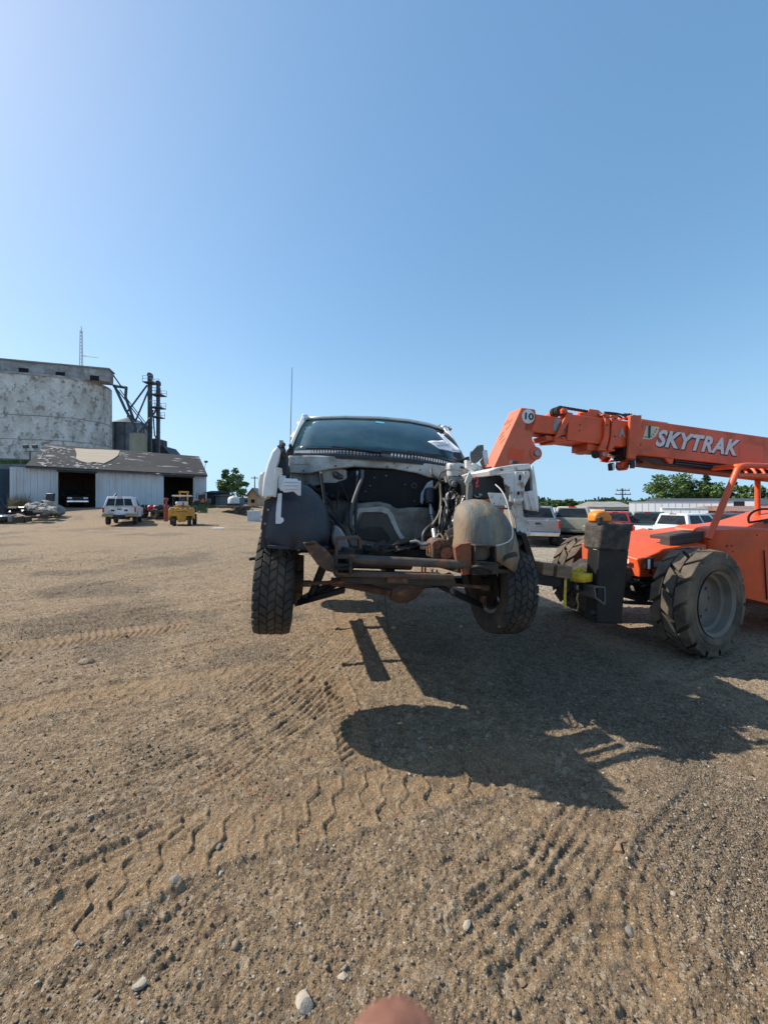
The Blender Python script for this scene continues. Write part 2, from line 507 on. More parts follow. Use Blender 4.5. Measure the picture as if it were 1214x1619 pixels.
def gpx(x, y):
    Y = CAMH * F / (y - HZ)
    return ((x - 607) / F * Y, Y)
TRACKS = [   # path on the ground, width, kind, depth
    ([gpx(-60, 1560), gpx(40, 1480), gpx(150, 1410), gpx(280, 1340), gpx(400, 1300), gpx(520, 1272), gpx(640, 1245), gpx(740, 1215), gpx(860, 1170)], 0.40, 'zig', 1.0),
    ([gpx(-100, 1150), gpx(100, 1105), gpx(250, 1085), gpx(340, 1072), gpx(430, 1062), gpx(520, 1050)], 0.42, 'zig', 0.9),
    ([gpx(575, 1235), gpx(558, 1180), gpx(540, 1110), gpx(525, 1060)], 0.20, 'chev', 1.0),
    ([gpx(-40, 1240), gpx(180, 1215), gpx(330, 1160), gpx(430, 1100), gpx(520, 1030), gpx(560, 990)], 0.55, 'rib', 1.0),
    ([gpx(-40, 1300), gpx(150, 1240), gpx(300, 1210), gpx(470, 1120), gpx(560, 1040)], 0.5, 'rib', 0.8),
    ([gpx(-60, 1180), gpx(200, 1150), gpx(360, 1110), gpx(480, 1020)], 0.4, 'rib', 0.7),
    ([gpx(300, 1260), gpx(390, 1190), gpx(470, 1130), gpx(540, 1060)], 0.35, 'rib', 1.0),
    ([gpx(-40, 1000), gpx(150, 985), gpx(300, 960), gpx(420, 935)], 0.6, 'rib', 1.3),
    ([gpx(-40, 950), gpx(150, 930), gpx(300, 905), gpx(420, 880)], 0.7, 'rib', 1.4),
    ([gpx(-60, 1040), gpx(120, 1010), gpx(320, 985)], 0.5, 'chev', 1.2),
    ([gpx(700, 1560), gpx(800, 1470), gpx(870, 1400), gpx(930, 1310), gpx(960, 1240)], 0.30, 'rib', 1.1),
    ([gpx(760, 1420), gpx(800, 1370), gpx(850, 1310), gpx(880, 1270)], 0.22, 'lug', 0.8),
    ([gpx(1010, 1640), gpx(1000, 1500), gpx(985, 1400), gpx(960, 1300)], 0.26, 'chev', 0.7),
    ([gpx(1110, 1640), gpx(1060, 1520), gpx(1050, 1440), gpx(1070, 1350), gpx(1150, 1250)], 0.28, 'rib', 0.8),
    ([gpx(150, 1640), gpx(200, 1560), gpx(330, 1430), gpx(420, 1370)], 0.3, 'rib', 0.7),
    ([gpx(-60, 1420), gpx(120, 1350), gpx(260, 1290), gpx(330, 1240)], 0.34, 'rib', 1.0),
    ([gpx(-60, 1090), gpx(180, 1060), gpx(380, 1015), gpx(500, 985)], 0.5, 'rib', 1.0),
    ([gpx(-60, 900), gpx(150, 890), gpx(330, 868), gpx(420, 850)], 1.0, 'rib', 1.5),
    ([gpx(1240, 1480), gpx(1120, 1430), gpx(1010, 1330), gpx(930, 1290)], 0.3, 'rib', 0.9),
    ([gpx(640, 1640), gpx(700, 1500), gpx(740, 1420), gpx(750, 1350)], 0.3, 'lug', 0.7),
    ([gpx(560, 1010), gpx(540, 960), gpx(500, 905)], 0.3, 'zig', 0.8),
]
def track_fields(X, Y, h, smoothm):
    for pts, w, kind, dep in TRACKS:
        P = np.array(pts)
        best = np.full(X.shape, 9.0)
        S = np.zeros(X.shape)
        T = np.zeros(X.shape)
        lo, hi = P.min(0) - w, P.max(0) + w
        sel = np.where((X > lo[0]) & (X < hi[0]) & (Y > lo[1]) & (Y < hi[1]))[0]
        if not len(sel):
            continue
        x, y = X[sel], Y[sel]
        b, s_, t_ = best[sel], S[sel], T[sel]
        acc = 0.0
        for i in range(len(P) - 1):
            d = P[i + 1] - P[i]
            L = np.hypot(*d)
            d = d / L
            q = (x - P[i, 0]) * d[0] + (y - P[i, 1]) * d[1]
            qc = np.clip(q, 0, L)
            dx, dy = x - P[i, 0] - qc * d[0], y - P[i, 1] - qc * d[1]
            dist = np.hypot(dx, dy)
            sg = dx * (-d[1]) + dy * d[0]
            k = dist < b
            b = np.where(k, dist, b)
            s_ = np.where(k, acc + qc, s_)
            t_ = np.where(k, np.sign(sg) * dist, t_)
            acc += L
        wob = fbm(x * 5, y * 5, 2, 77) * 0.02
        t_ = t_ + wob
        u = t_ / (w / 2)
        inside = 1 - ss(0.9, 1.05, np.abs(u))
        fade = ss(0, 0.3, s_) * (1 - ss(acc - 0.3, acc, s_))
        patchy = ss(-0.55, -0.05, fbm(x * 1.7, y * 1.7, 3, 31 + int(w * 100)))
        if kind == 'zig':
            tri_ = ss(-.60, -.25, u) + ss(.20, .55, u)
            z = (s_ - 0.075 * tri_ + 0.014 * fbm(x * 14, y * 14, 2, 5)) / 0.135
            fr = np.abs((z % 1.0) - 0.5)
            p = (-0.010 + 0.018 * ss(0.39, 0.46, fr) - 0.003 * ss(0.30, 0.38, fr)) * (.75 + .5 * fbm(x * 6, y * 6, 2, 15))
        elif kind == 'chev':
            z = (s_ + 0.07 * np.abs(u)) / 0.075
            p = -0.008 + 0.018 * ss(0.25, 0.42, np.abs((z % 1.0) - 0.5))
        elif kind == 'lug':
            z = s_ / 0.11
            p = -0.006 + 0.018 * ss(0.2, 0.4, np.abs((z % 1.0) - 0.5))
        else:
            p = -0.006 + 0.012 * ss(0.12, 0.42, np.abs(((t_ + .012 * fbm(s_ * 2.5, t_ * 4, 2, 14)) / 0.05 % 1.0) - 0.5)) * (0.72 + 0.5 * fbm(s_ * 9, t_ * 30, 2, 4))
        berm = 0.012 * np.exp(-((np.abs(u) - 1.12) / 0.12) ** 2)
        h[sel] += (p * inside * patchy + berm * (0.4 + 0.6 * patchy)) * fade * dep
        if kind in ('zig', 'chev'):
            smoothm[sel] = np.maximum(smoothm[sel], inside * fade * patchy)
    return h, smoothm

def macro(X, Y):
    e = 1.05 * ss(29, 41, Y) * ss(9, 17, -X) + 0.5 * ss(38, 55, Y) * ss(9, 17, -X) * ss(22, 40, -X)
    e = e - 0.45 * ss(9, 16, Y) * ss(1.5, 5, X) - 0.38 * ss(10, 17, Y) * ss(9, 15, X) - 0.3 * ss(30, 45, Y) * ss(4, 10, X)
    near = 1 - ss(25, 60, Y)
    return e + near * (0.03 * fbm(X * 0.35, Y * 0.35, 3, 3) + 0.02 * fbm(X * 1.3, Y * 1.3, 3, 5))

def ground_height(X, Y):
    h = macro(X, Y)
    sm = np.zeros(X.shape)
    near = 1 - ss(9, 16, Y)
    rough = 0.35 + 0.65 * ss(-0.2, 0.3, fbm(X * 0.9, Y * 0.9, 3, 41))
    th = rad(32)
    rx, ry = X * math.cos(th) + Y * math.sin(th), -X * math.sin(th) + Y * math.cos(th)
    h += near * rough * 0.020 * fbm(rx * 1.6, ry * 11, 4, 12, 0.6)       # dragged ridges
    h += near * rough * 0.018 * fbm(X * 9, Y * 9, 4, 9, 0.6)
    h += near * rough * 0.013 * np.clip(fbm(X * 34, Y * 34, 3, 19, 0.7), 0, 1)
    h2, sm = track_fields(X, Y, np.zeros(X.shape), sm)
    h = h * 1.0 + h2
    h += (1 - 0.7 * sm) * (1 - ss(4, 8, Y)) * 0.008 * fbm(X * 75, Y * 75, 2, 29)
    return h, sm

def make_ground():
    rows = list(-np.geomspace(3, 400, 14)[::-1]) + [-1.5, 0.0, 0.6, 0.9]
    rows += list(np.exp(np.arange(math.log(1.05), math.log(15), 0.0042)))
    rows += list(np.geomspace(15.2, 4500, 150))
    u = np.concatenate([np.linspace(-9, -1.45, 14), np.arange(-1.40, 1.40, 0.0036), np.linspace(1.45, 9, 14)])
    Yr = np.array(rows)
    wdt = np.where(Yr < 1.05, 1.05 + (1.05 - Yr) * 0.9, Yr)
    X = (wdt[:, None] * u[None, :]).ravel()
    Y = np.repeat(Yr, len(u))
    h, sm = ground_height(X, Y)
    nr, nc = len(Yr), len(u)
    me = bpy.data.meshes.new('ground')
    me.vertices.add(nr * nc)
    me.vertices.foreach_set('co', np.stack([X, Y, h], 1).astype(np.float32).ravel())
    i, k = np.meshgrid(np.arange(nr - 1), np.arange(nc - 1), indexing='ij')
    a = (i * nc + k).ravel()
    q = np.stack([a, a + 1, a + nc + 1, a + nc], 1).astype(np.int32)
    me.loops.add(q.size)
    me.loops.foreach_set('vertex_index', q.ravel())
    me.polygons.add(len(q))
    me.polygons.foreach_set('loop_start', (np.arange(len(q)) * 4).astype(np.int32))
    me.update(calc_edges=True)
    me.shade_smooth()
    at_ = me.attributes.new('packed', 'FLOAT', 'POINT')
    at_.data.foreach_set('value', sm.astype(np.float32))
    # crushed pale stone under and beyond the lifting machine, fine pale dust beside it
    gm = ss(1.6, 3.4, X + 0.35 * Y - 2.3 + 1.3 * fbm(X * .5, Y * .5, 3, 61)) * ss(5.2, 6.6, Y + 0.5 * fbm(X, Y, 2, 3)) * (1 - ss(30, 45, Y))
    pm = ss(2.3, 2.75, X + 0.35 * fbm(X * 1.5, Y * 1.5, 3, 63) + 0.1 * (Y - 3)) * (1 - ss(4.6, 5.6, Y)) * ss(2.5, 3.0, Y)
    gr = ss(0.02, 0.3, fbm(X * 0.55 + 3, Y * 0.55, 4, 71) + 0.25 * ss(0.2, 1.8, X) * (1 - ss(3, 5, Y)) - 0.1) * (1 - 0.85 * sm)
    for nm, ar in (('crushed', gm), ('dust', pm), ('gravelly', gr)):
        at_ = me.attributes.new(nm, 'FLOAT', 'POINT')
        at_.data.foreach_set('value', ar.astype(np.float32))
    o = bpy.data.objects.new('ground', me)
    COL.objects.link(o)
    setting(o)
    m = bpy.data.materials.new('dirt_yard')
    m.use_nodes = True
    nt = m.node_tree
    N, Lk = nt.nodes.new, nt.links.new
    b = nt.nodes['Principled BSDF']
    geo = N('ShaderNodeNewGeometry')
    def noise(s, d=5, ro=.6):
        n = N('ShaderNodeTexNoise')
        n.inputs['Scale'].default_value = s
        n.inputs['Detail'].default_value = d
        n.inputs['Roughness'].default_value = ro
        Lk(geo.outputs['Position'], n.inputs['Vector'])
        return n.outputs[0]
    def attr(nm):
        n = N('ShaderNodeAttribute')
        n.attribute_name = nm
        return n.outputs['Fac']
    def rng(f, lo, hi, a=0, c=1):
        n = N('ShaderNodeMapRange')
        for kk, vv in (('From Min', lo), ('From Max', hi), ('To Min', a), ('To Max', c)):
            n.inputs[kk].default_value = vv
        Lk(f, n.inputs[0])
        return n.outputs[0]
    def mth(op, x, y):
        n = N('ShaderNodeMath')
        n.operation = op
        for s_, kk in ((x, 0), (y, 1)):
            if isinstance(s_, (int, float)):
                n.inputs[kk].default_value = s_
            else:
                Lk(s_, n.inputs[kk])
        return n.outputs[0]
    def mix(f, x, y, mode='MIX'):
        n = N('ShaderNodeMix')
        n.data_type = 'RGBA'
        n.blend_type = mode
        if isinstance(f, float):
            n.inputs[0].default_value = f
        else:
            Lk(f, n.inputs[0])
        for s_, kk in ((x, 6), (y, 7)):
            if isinstance(s_, tuple):
                n.inputs[kk].default_value = (*s_, 1)
            else:
                Lk(s_, n.inputs[kk])
        return n.outputs[2]
    def vor(s):
        n = N('ShaderNodeTexVoronoi')
        n.inputs['Scale'].default_value = s
        Lk(geo.outputs['Position'], n.inputs['Vector'])
        return n
    c = mix(rng(noise(0.9, 7), .35, .65), (0.234, 0.153, 0.084), (0.310, 0.216, 0.126))
    c = mix(rng(noise(0.23, 6), .42, .6, 0, .75), c, (0.234, 0.176, 0.115))
    c = mix(rng(noise(5, 8, .7), .45, .75, 0, .55), c, (0.147, 0.096, 0.053))
    c = mix(mth('MULTIPLY', attr('packed'), .75), c, (0.288, 0.185, 0.097))
    v1, v2 = vor(75), vor(165)
    sep = N('ShaderNodeSeparateColor')
    Lk(v1.outputs['Color'], sep.inputs[0])
    sep2 = N('ShaderNodeSeparateColor')
    Lk(v2.outputs['Color'], sep2.inputs[0])
    g1 = mix(sep.outputs[0], (0.109, 0.083, 0.059), (0.369, 0.295, 0.209))
    g2 = mix(sep2.outputs[1], (0.120, 0.087, 0.056), (0.391, 0.295, 0.191))
    gr_ = attr('gravelly')
    c = mix(mth('MULTIPLY', mth('ADD', mth('MULTIPLY', gr_, .55), .3), rng(noise(14, 4), .35, .6)), c, g2)
    c = mix(mth('MULTIPLY', gr_, rng(sep.outputs[1], .35, .5, 0, .8)), c, g1)
    cr = mix(sep.outputs[0], (0.185, 0.159, 0.125), (0.608, 0.540, 0.433))
    c = mix(mth('MULTIPLY', attr('crushed'), rng(noise(3, 6), .25, .5)), c, cr)
    c = mix(mth('MULTIPLY', attr('dust'), .85), c, (0.435, 0.341, 0.231))
    v3 = vor(240)
    sep3 = N('ShaderNodeSeparateColor')
    Lk(v3.outputs['Color'], sep3.inputs[0])
    c = mix(rng(sep3.outputs[0], .30, .12, 0, .60), c, (0.062, 0.044, 0.030))
    c = mix(rng(sep3.outputs[1], .80, .95, 0, .50), c, (0.478, 0.382, 0.269))
    v4 = vor(36)
    sep4 = N('ShaderNodeSeparateColor')
    Lk(v4.outputs['Color'], sep4.inputs[0])
    far = mth('SUBTRACT', 1.0, mth('MULTIPLY', attr('packed'), .6))
    c = mix(mth('MULTIPLY', rng(sep4.outputs[0], .26, .10, 0, .50), far), c, (0.085, 0.061, 0.042))
    c = mix(mth('MULTIPLY', rng(sep4.outputs[1], .84, .96, 0, .45), far), c, (0.456, 0.371, 0.269))
    v5 = vor(11)
    sep5 = N('ShaderNodeSeparateColor')
    Lk(v5.outputs['Color'], sep5.inputs[0])
    c = mix(rng(sep5.outputs[0], .16, .06, 0, .38), c, (0.098, 0.072, 0.048))
    spk = rng(sep2.outputs[0], .93, .97, 0, .8)
    c = mix(spk, c, (0.477, 0.387, 0.275))
    c = mix(rng(noise(1.6, 7, .7), .56, .72, 0, .42), c, (0.309, 0.181, 0.101))
    Lk(c, b.inputs['Base Color'])
    b.inputs['Roughness'].default_value = .95
    b.inputs['Specular IOR Level'].default_value = .25
    hsum = mth('ADD', mth('MULTIPLY', noise(60, 6, .7), .8), mth('MULTIPLY', mth('SUBTRACT', .5, v2.outputs['Distance']), mth('ADD', mth('MULTIPLY', gr_, .9), .25)))
    hsum = mth('ADD', hsum, mth('MULTIPLY', mth('SUBTRACT', .5, v1.outputs['Distance']), mth('MULTIPLY', mth('MAXIMUM', gr_, attr('crushed')), 1.4)))
    hsum = mth('ADD', hsum, mth('MULTIPLY', noise(22, 6, .75), 2.2))
    bp = N('ShaderNodeBump')
    bp.inputs['Strength'].default_value = 1.0
    bp.inputs['Distance'].default_value = .012
    Lk(hsum, bp.inputs['Height'])
    Lk(bp.outputs[0], b.inputs['Normal'])
    me.materials.append(m)
    return o
make_ground()

def hgt(xs, ys):
    return ground_height(np.array(xs, float), np.array(ys, float))[0]

# loose pebbles, far too many to count
def make_gravel():
    rs = np.random.RandomState(5)
    n0 = 130000
    Y = np.exp(rs.uniform(math.log(1.15), math.log(13), n0))
    X = rs.uniform(-1.25, 1.25, n0) * Y
    dens = ss(-0.15, 0.3, fbm(X * 0.55 + 3, Y * 0.55, 4, 71) + 0.25 * ss(0.2, 1.8, X) - 0.1 + 0.25 * fbm(X * 4, Y * 4, 2, 8))
    h, sm = ground_height(X, Y)
    keep = rs.rand(n0) < (0.30 + 0.70 * dens) * (1 - 0.8 * sm)
    X, Y, h = X[keep], Y[keep], h[keep]
    n = len(X)
    r = 0.0023 * np.exp(rs.normal(0, .5, n)) + 0.00055 * Y
    r = np.minimum(r, 0.0085 + 0.001 * Y)
    big = rs.rand(n) < 0.012
    r = np.where(big, r * rs.uniform(1.6, 2.6, n), r)
    t = (1 + 5 ** .5) / 2
    ico = np.array([(-1, t, 0), (1, t, 0), (-1, -t, 0), (1, -t, 0), (0, -1, t), (0, 1, t), (0, -1, -t), (0, 1, -t), (t, 0, -1), (t, 0, 1), (-t, 0, -1), (-t, 0, 1)]) / math.hypot(1, t)
    tri = np.array([(0, 11, 5), (0, 5, 1), (0, 1, 7), (0, 7, 10), (0, 10, 11), (1, 5, 9), (5, 11, 4), (11, 10, 2), (10, 7, 6), (7, 1, 8), (3, 9, 4), (3, 4, 2), (3, 2, 6), (3, 6, 8), (3, 8, 9), (4, 9, 5), (2, 4, 11), (6, 2, 10), (8, 6, 7), (9, 8, 1)])
    P = ico[None] * rs.uniform(.65, 1.25, (n, 12, 1)) * np.stack([rs.uniform(.7, 1.35, n), rs.uniform(.7, 1.2, n), rs.uniform(.45, .8, n)], 1)[:, None, :] * r[:, None, None]
    a = rs.uniform(0, 6.3, n)
    c, s = np.cos(a)[:, None], np.sin(a)[:, None]
    V = np.stack([P[..., 0] * c - P[..., 1] * s + X[:, None], P[..., 0] * s + P[..., 1] * c + Y[:, None], P[..., 2] + h[:, None] + r[:, None] * .22], -1)
    me = bpy.data.meshes.new('gravel')
    me.vertices.add(n * 12)
    me.vertices.foreach_set('co', V.astype(np.float32).ravel())
    q = (tri[None] + (np.arange(n) * 12)[:, None, None]).astype(np.int32).ravel()
    me.loops.add(len(q))
    me.loops.foreach_set('vertex_index', q)
    me.polygons.add(len(q) // 3)
    me.polygons.foreach_set('loop_start', (np.arange(len(q) // 3) * 3).astype(np.int32))
    me.update(calc_edges=True)
    at_ = me.attributes.new('tone', 'FLOAT', 'POINT')
    at_.data.foreach_set('value', np.repeat(rs.rand(n), 12).astype(np.float32))
    o = bpy.data.objects.new('gravel', me)
    COL.objects.link(o)
    setting(o, 'stuff')
    m = bpy.data.materials.new('mixed_pebbles')
    m.use_nodes = True
    nt = m.node_tree
    b = nt.nodes['Principled BSDF']
    A = nt.nodes.new('ShaderNodeAttribute')
    A.attribute_name = 'tone'
    R = nt.nodes.new('ShaderNodeValToRGB')
    e = R.color_ramp.elements
    e[0].color = (0.085, 0.062, 0.042, 1)
    e[1].color = (0.50, 0.43, 0.34, 1)
    for p_, c_ in ((.3, (0.14, 0.10, 0.068)), (.6, (0.19, 0.145, 0.10)), (.86, (0.26, 0.21, 0.155)), (.93, (0.20, 0.175, 0.145))):
        x = e.new(p_)
        x.color = (*c_, 1)
    nt.links.new(A.outputs['Fac'], R.inputs[0])
    nt.links.new(R.outputs[0], b.inputs['Base Color'])
    b.inputs['Roughness'].default_value = .9
    me.materials.append(m)
make_gravel()

STONE_PALE = mat('pale_stone', (0.40, 0.345, 0.27), (0.29, 0.245, 0.19), 30, 0.9, bump=0.3, bscale=150)
STONE_GREY = mat('grey_stone', (0.20, 0.18, 0.16), (0.13, 0.115, 0.10), 30, 0.9, bump=0.3, bscale=150)
STONE_TAN = mat('tan_stone', (0.25, 0.185, 0.125), (0.18, 0.13, 0.085), 30, 0.9, bump=0.3, bscale=150)
CLAY = mat('orange_clay', (0.42, 0.13, 0.055), (0.32, 0.10, 0.045), 20, 0.95, bump=0.3, bscale=90)
def stones():
    rng = random.Random(11)
    singled = [  # px, py, half size px, material, label
        (482, 1588, 13, STONE_PALE, 'flat pale stone lowest on the dirt beside the fingertip'),
        (277, 1405, 9, STONE_GREY, 'broad grey stone pressed flat in the zigzag tyre track at left'),
        (346, 1341, 8, STONE_GREY, 'angular dark grey stone standing on the zigzag tyre track'),
        (223, 1566, 9, STONE_PALE, 'round pale stone in the lower left dirt'),
        (738, 1460, 8, STONE_PALE, 'pale stone casting a shadow right of the middle dirt'),
        (137, 1044, 13, STONE_TAN, 'flat tan slab of stone in the upper left dirt'),
        (543, 1543, 8, STONE_PALE, 'small white stone just above the fingertip'),
        (996, 1465, 8, STONE_GREY, 'grey pebble in the lower right dirt beside a tyre mark'),
    ]
    xy = [gpx(s[0], s[1]) for s in singled]
    zz = hgt([p[0] for p in xy], [p[1] for p in xy])
    for (px, py, hs, m, lab), (X, Y), z in zip(singled, xy, zz):
        b = MB()
        r = hs / F * math.hypot(Y, CAMH) * .78
        b.rock((0, 0, r * .1), r, rng, .5, sub=True)
        o = b.build('stone', m, smooth=22)
        o.location = (X, Y, z)
        tag(o, lab, 'stone')
    o0 = []
    for k in range(5):
        b = MB()
        b.rock((0, 0, .12), 1, rng, .55, sub=True)
        for m in (STONE_PALE, STONE_GREY, STONE_TAN):
            pass
        o0.append(b)
    pts = []
    while len(pts) < 42:
        px, py = rng.uniform(5, 1209), rng.uniform(985, 1600)
        if 540 < px < 900 and py < 1240 and rng.random() < .6:
            continue
        pts.append((px, py, rng.uniform(2.4, 4.6)))
    xy = [gpx(p[0], p[1]) for p in pts]
    zz = hgt([p[0] for p in xy], [p[1] for p in xy])
    cache = {}
    for i, ((px, py, hs), (X, Y), z) in enumerate(zip(pts, xy, zz)):
        key = (i % 5, i % 3)
        if key not in cache:
            cache[key] = o0[key[0]].build('stone', (STONE_TAN, STONE_PALE, STONE_TAN)[key[1]], smooth=22)
            o = cache[key]
        else:
            o = cache[key].copy()
            COL.objects.link(o)
        r = hs / F * math.hypot(Y, CAMH)
        o.scale = (r, r, r)
        o.rotation_euler = (0, 0, rng.uniform(0, 6))
        o.location = (X, Y, z)
        tag(o, 'small loose stone lying on the bare dirt of the yard', 'stone', 'loose stones on the dirt')
    # crumbled orange clay
    b = MB()
    rng = random.Random(4)
    for (px, py) in [(371, 1213), (370, 1222), (372, 1230), (380, 1238), (388, 1242), (396, 1250), (404, 1258), (410, 1264), (400, 1262), (420, 1262), (428, 1266), (385, 1230), (478, 1308), (476, 1316), (207, 1258), (212, 1255), (392, 1236), (414, 1256)]:
        for k in range(3):
            X, Y = gpx(px + rng.uniform(-6, 6), py + rng.uniform(-4, 4))
            b.rock((X, Y, hgt([X], [Y])[0] + .002), rng.uniform(.003, .007), rng, .5)
    setting(b.build('clay_crumbs', CLAY), 'stuff')
    X, Y = gpx(978, 1340)
    b = MB()
    for k in range(3):
        b.tube([(-.04 + .012 * k, -.03 - .006 * k, .012 + .004 * k), (0, .004 * k, .018), (.045, .035 - .008 * k, .012)], .009, 6)
    o = b.build('bark_chip', WOOD, smooth=50)
    o.location = (X, Y, hgt([X], [Y])[0])
    tag(o, 'brown splintered bark chip on the dirt at lower right', 'wood chip')
stones()
# ================================================================== LIFTED WRECK (x right, y towards its tail, z up)
WO, WRZ, WRL = (0.06, 3.145, 0.565), rad(11.5), rad(3.7)
W = Frame(WO, WRZ, WRL)
wreck = thing('wrecked_truck', 'white stripped truck without its front end, lifted off the ground on forks', 'truck', WO, WRZ, WRL)
def wp(px, py, yl):
    return W.at(px, py, yl)
def wplate(name, pts, yl, depth, m, bevel=0.004, parent=None, holes=(), smooth=None):
    """plate standing across the truck at plane yl, running back by depth"""
    b = MB()
    b.prism(W.poly(pts, yl), (0, depth, 0))
    o = b.build(name, m, parent or wreck, bevel=bevel)
    return o
def wtube(name, pts, r, m, parent=None, n=8, sub=5):
    b = MB()
    b.curve([wp(*p) for p in pts], r, n, sub)
    return b.build(name, m, parent or wreck, smooth=60)

# ---- wheels
def tyre_mesh(R, w, rimr, blocks, rows, bh, rot=0, zig=0.25, seed=1):
    """tyre carcass and its tread blocks, axis along x"""
    c = MB()
    hw = w / 2
    Rb = R - bh
    c.lathe([(rimr, -hw * .72), (rimr + .02, -hw * .9), (rimr + (Rb - rimr) * .5, -hw * 1.04), (Rb - .03, -hw * .98), (Rb - .006, -hw * .86), (Rb, -hw * .5), (Rb, hw * .5),
             (Rb - .006, hw * .86), (Rb - .03, hw * .98), (rimr + (Rb - rimr) * .5, hw * 1.04), (rimr + .02, hw * .9), (rimr, hw * .72), (rimr, -hw * .72)], (0, 0, 0), 'X', 48)
    t = MB()
    rng = random.Random(seed)
    cw = 2 * hw * .98 / rows
    for r in range(rows):
        x0 = -hw * .98 + r * cw
        for k in range(blocks):
            a0 = 2 * PI * (k + (0.5 if r % 2 else 0)) / blocks
            da = 2 * PI / blocks * .82
            sk = zig * 2 * PI / blocks * (1 if r % 2 else -1)
            g = cw * .05
            edge = (r == 0, r == rows - 1)
            q = []
            for (xx, dd, hh) in ((x0 + g, -sk / 2, edge[0]), (x0 + cw - g, sk / 2, edge[1])):
                for e in (0, da):
                    a = a0 + e + dd + rng.uniform(-.01, .01)
                    ro, ri = R - (.012 if hh else 0), Rb - .012 - (.02 if hh else 0)
                    q.append(((xx, ri * math.cos(a), ri * math.sin(a)), (xx, ro * math.cos(a), ro * math.sin(a))))
            o = [q[0], q[1], q[3], q[2]]
            t.hexa([p[0] for p in o] + [p[1] for p in o])
    return c, t
def wheel(parent, loc, R, w, rimr, blocks, rows, bh, tyre_m, rim_m, out=1, dish=0.4, zig=.25, holes=0, ribs=None, bevel=.004):
    """rim with hub; tyre (> nothing deeper) and tread ride on it; out = +1/-1: side of the outer face"""
    hw = w / 2
    r = MB()
    d = hw * out
    r.lathe([(rimr, -d * .75), (rimr + .012, -d * .8), (rimr - .02, -d * .7), (rimr - .045, -d * .3), (rimr - .05, d * .1), (rimr - .03, d * .6), (rimr + .012, d * .82), (rimr, d * .76)], loc, 'X', 40)
    r.lathe([(rimr - .05, d * dish), (rimr * .62, d * (dish + .1)), (rimr * .45, d * (dish - .1)), (rimr * .28, d * (dish - .05)), (.001, d * (dish - .02))], loc, 'X', 40)
    rim = r.build('wheel', rim_m, parent, smooth=40)
    h = MB()
    h.lathe([(rimr * .27, d * (dish - .1)), (rimr * .25, d * (dish + .25)), (rimr * .18, d * (dish + .32)), (.001, d * (dish + .33))], loc, 'X', 20)
    for k in range(8):
        a = 2 * PI * k / 8
        p = Vector(loc) + Vector((d * (dish - .02), rimr * .37 * math.cos(a), rimr * .37 * math.sin(a)))
        h.cyl(p, p + Vector((d * .16, 0, 0)), rimr * .035, n=6)
    h.build('hub', rim_m, rim, smooth=40)
    c, t = tyre_mesh(R, w, rimr, blocks, rows, bh, zig=zig)
    for m_ in (c, t):
        m_.v = [v + Vector(loc) for v in m_.v]
    c.build('tyre', tyre_m, rim, smooth=40)
    setting(t.build('tread', tyre_m, rim, bevel=bevel, seg=1), 'stuff')
    return rim
TR, TW, TX = 0.387, 0.265, 0.92
RIMW = mat('dull_alloy_rim', (0.32, 0.31, 0.30), (0.22, 0.21, 0.2), 8, 0.5, 0.5, dirt=(0.16, 0.13, 0.1), damt=0.4)
for sx in (-1, 1):
    for yy in (0.0, 3.45):
        wheel(wreck, (sx * TX, yy, TR), TR, TW, 0.215, 34, 5, .013, RUBBER, RIMW, out=sx, zig=.5)
# ---- brakes and suspension, both sides
for sx in (-1, 1):
    b = MB()
    x = sx * (TX - .10)
    b.lathe([(.06, 0), (.165, 0), (.165, -sx * .03), (.09, -sx * .03), (.09, -sx * .1), (.001, -sx * .1)], (x, 0, TR), 'X', 32)
    b.build('brake_disc', GREASE, wreck, smooth=40)
    b = MB()
    b.tube([(x - sx * .06, .02, TR + .2), (x - sx * .05, 0, TR), (x - sx * .06, 0, TR - .17)], [.035, .055, .04], 8)
    b.box((x - sx * .02, .16, TR + .03), (.09, .06, .18))
    b.build('steering_knuckle', RUST, wreck, smooth=40)
    b = MB()
    px = sx * .42
    b.prism([(x - sx * .05, -.03, TR - .19), (x - sx * .05, .05, TR - .19), (px, .28, TR - .04), (px, .16, TR - .06), (px + sx * .18, 0, TR - .13), (px, -.12, TR - .05), (px, -.24, TR - .03)], (0, 0, .045))
    b.build('lower_control_arm', BLACK_STEEL, wreck, bevel=.008)
    b = MB()
    b.prism([(x - sx * .06, -.03, TR + .22), (x - sx * .06, .05, TR + .22), (px, .2, TR + .25), (px, -.14, TR + .25)], (0, 0, .03))
    b.build('upper_control_arm', GREASE, wreck, bevel=.006)
    b = MB()
    b.cyl((x - sx * .16, -.03, TR - .13), (px + sx * .08, -.02, TR + .36), .032, n=10)
    b.build('shock_absorber', GREASE, wreck, smooth=40)
    b = MB()
    b.tube([(x - sx * .1, -.18, TR + .02), (sx * .3, -.2, TR + .05)], .014, 8)
    b.tube([(x - sx * .1, -.18, TR + .02), (x - sx * .16, -.185, TR + .022)], .024, 8)
    b.build('tie_rod', RUST, wreck, smooth=40)
# ---- frame
for sx in (-1, 1):
    b = MB()
    b.beam((sx * .42, -.35, .62), (sx * .42, .7, .55), .075, .15)
    b.beam((sx * .42, .68, .55), (sx * .46, 2.7, .50), .075, .15)
    b.beam((sx * .46, 2.68, .50), (sx * .46, 4.5, .66), .075, .14)
    b.build('frame_rail', GREASE, wreck, bevel=.008)
b = MB()
for yy, zz in ((.12, .42), (.75, .47), (1.5, .47), (2.5, .47), (4.3, .62)):
    b.beam((-.44, yy, zz), (.44, yy, zz), .12, .08)
b.build('cross_member', GREASE, wreck, bevel=.01)
b = MB()
b.box((0, 2.55, .68), (1.62, 3.6, .05))
b.build('underbody', GREASE, wreck)
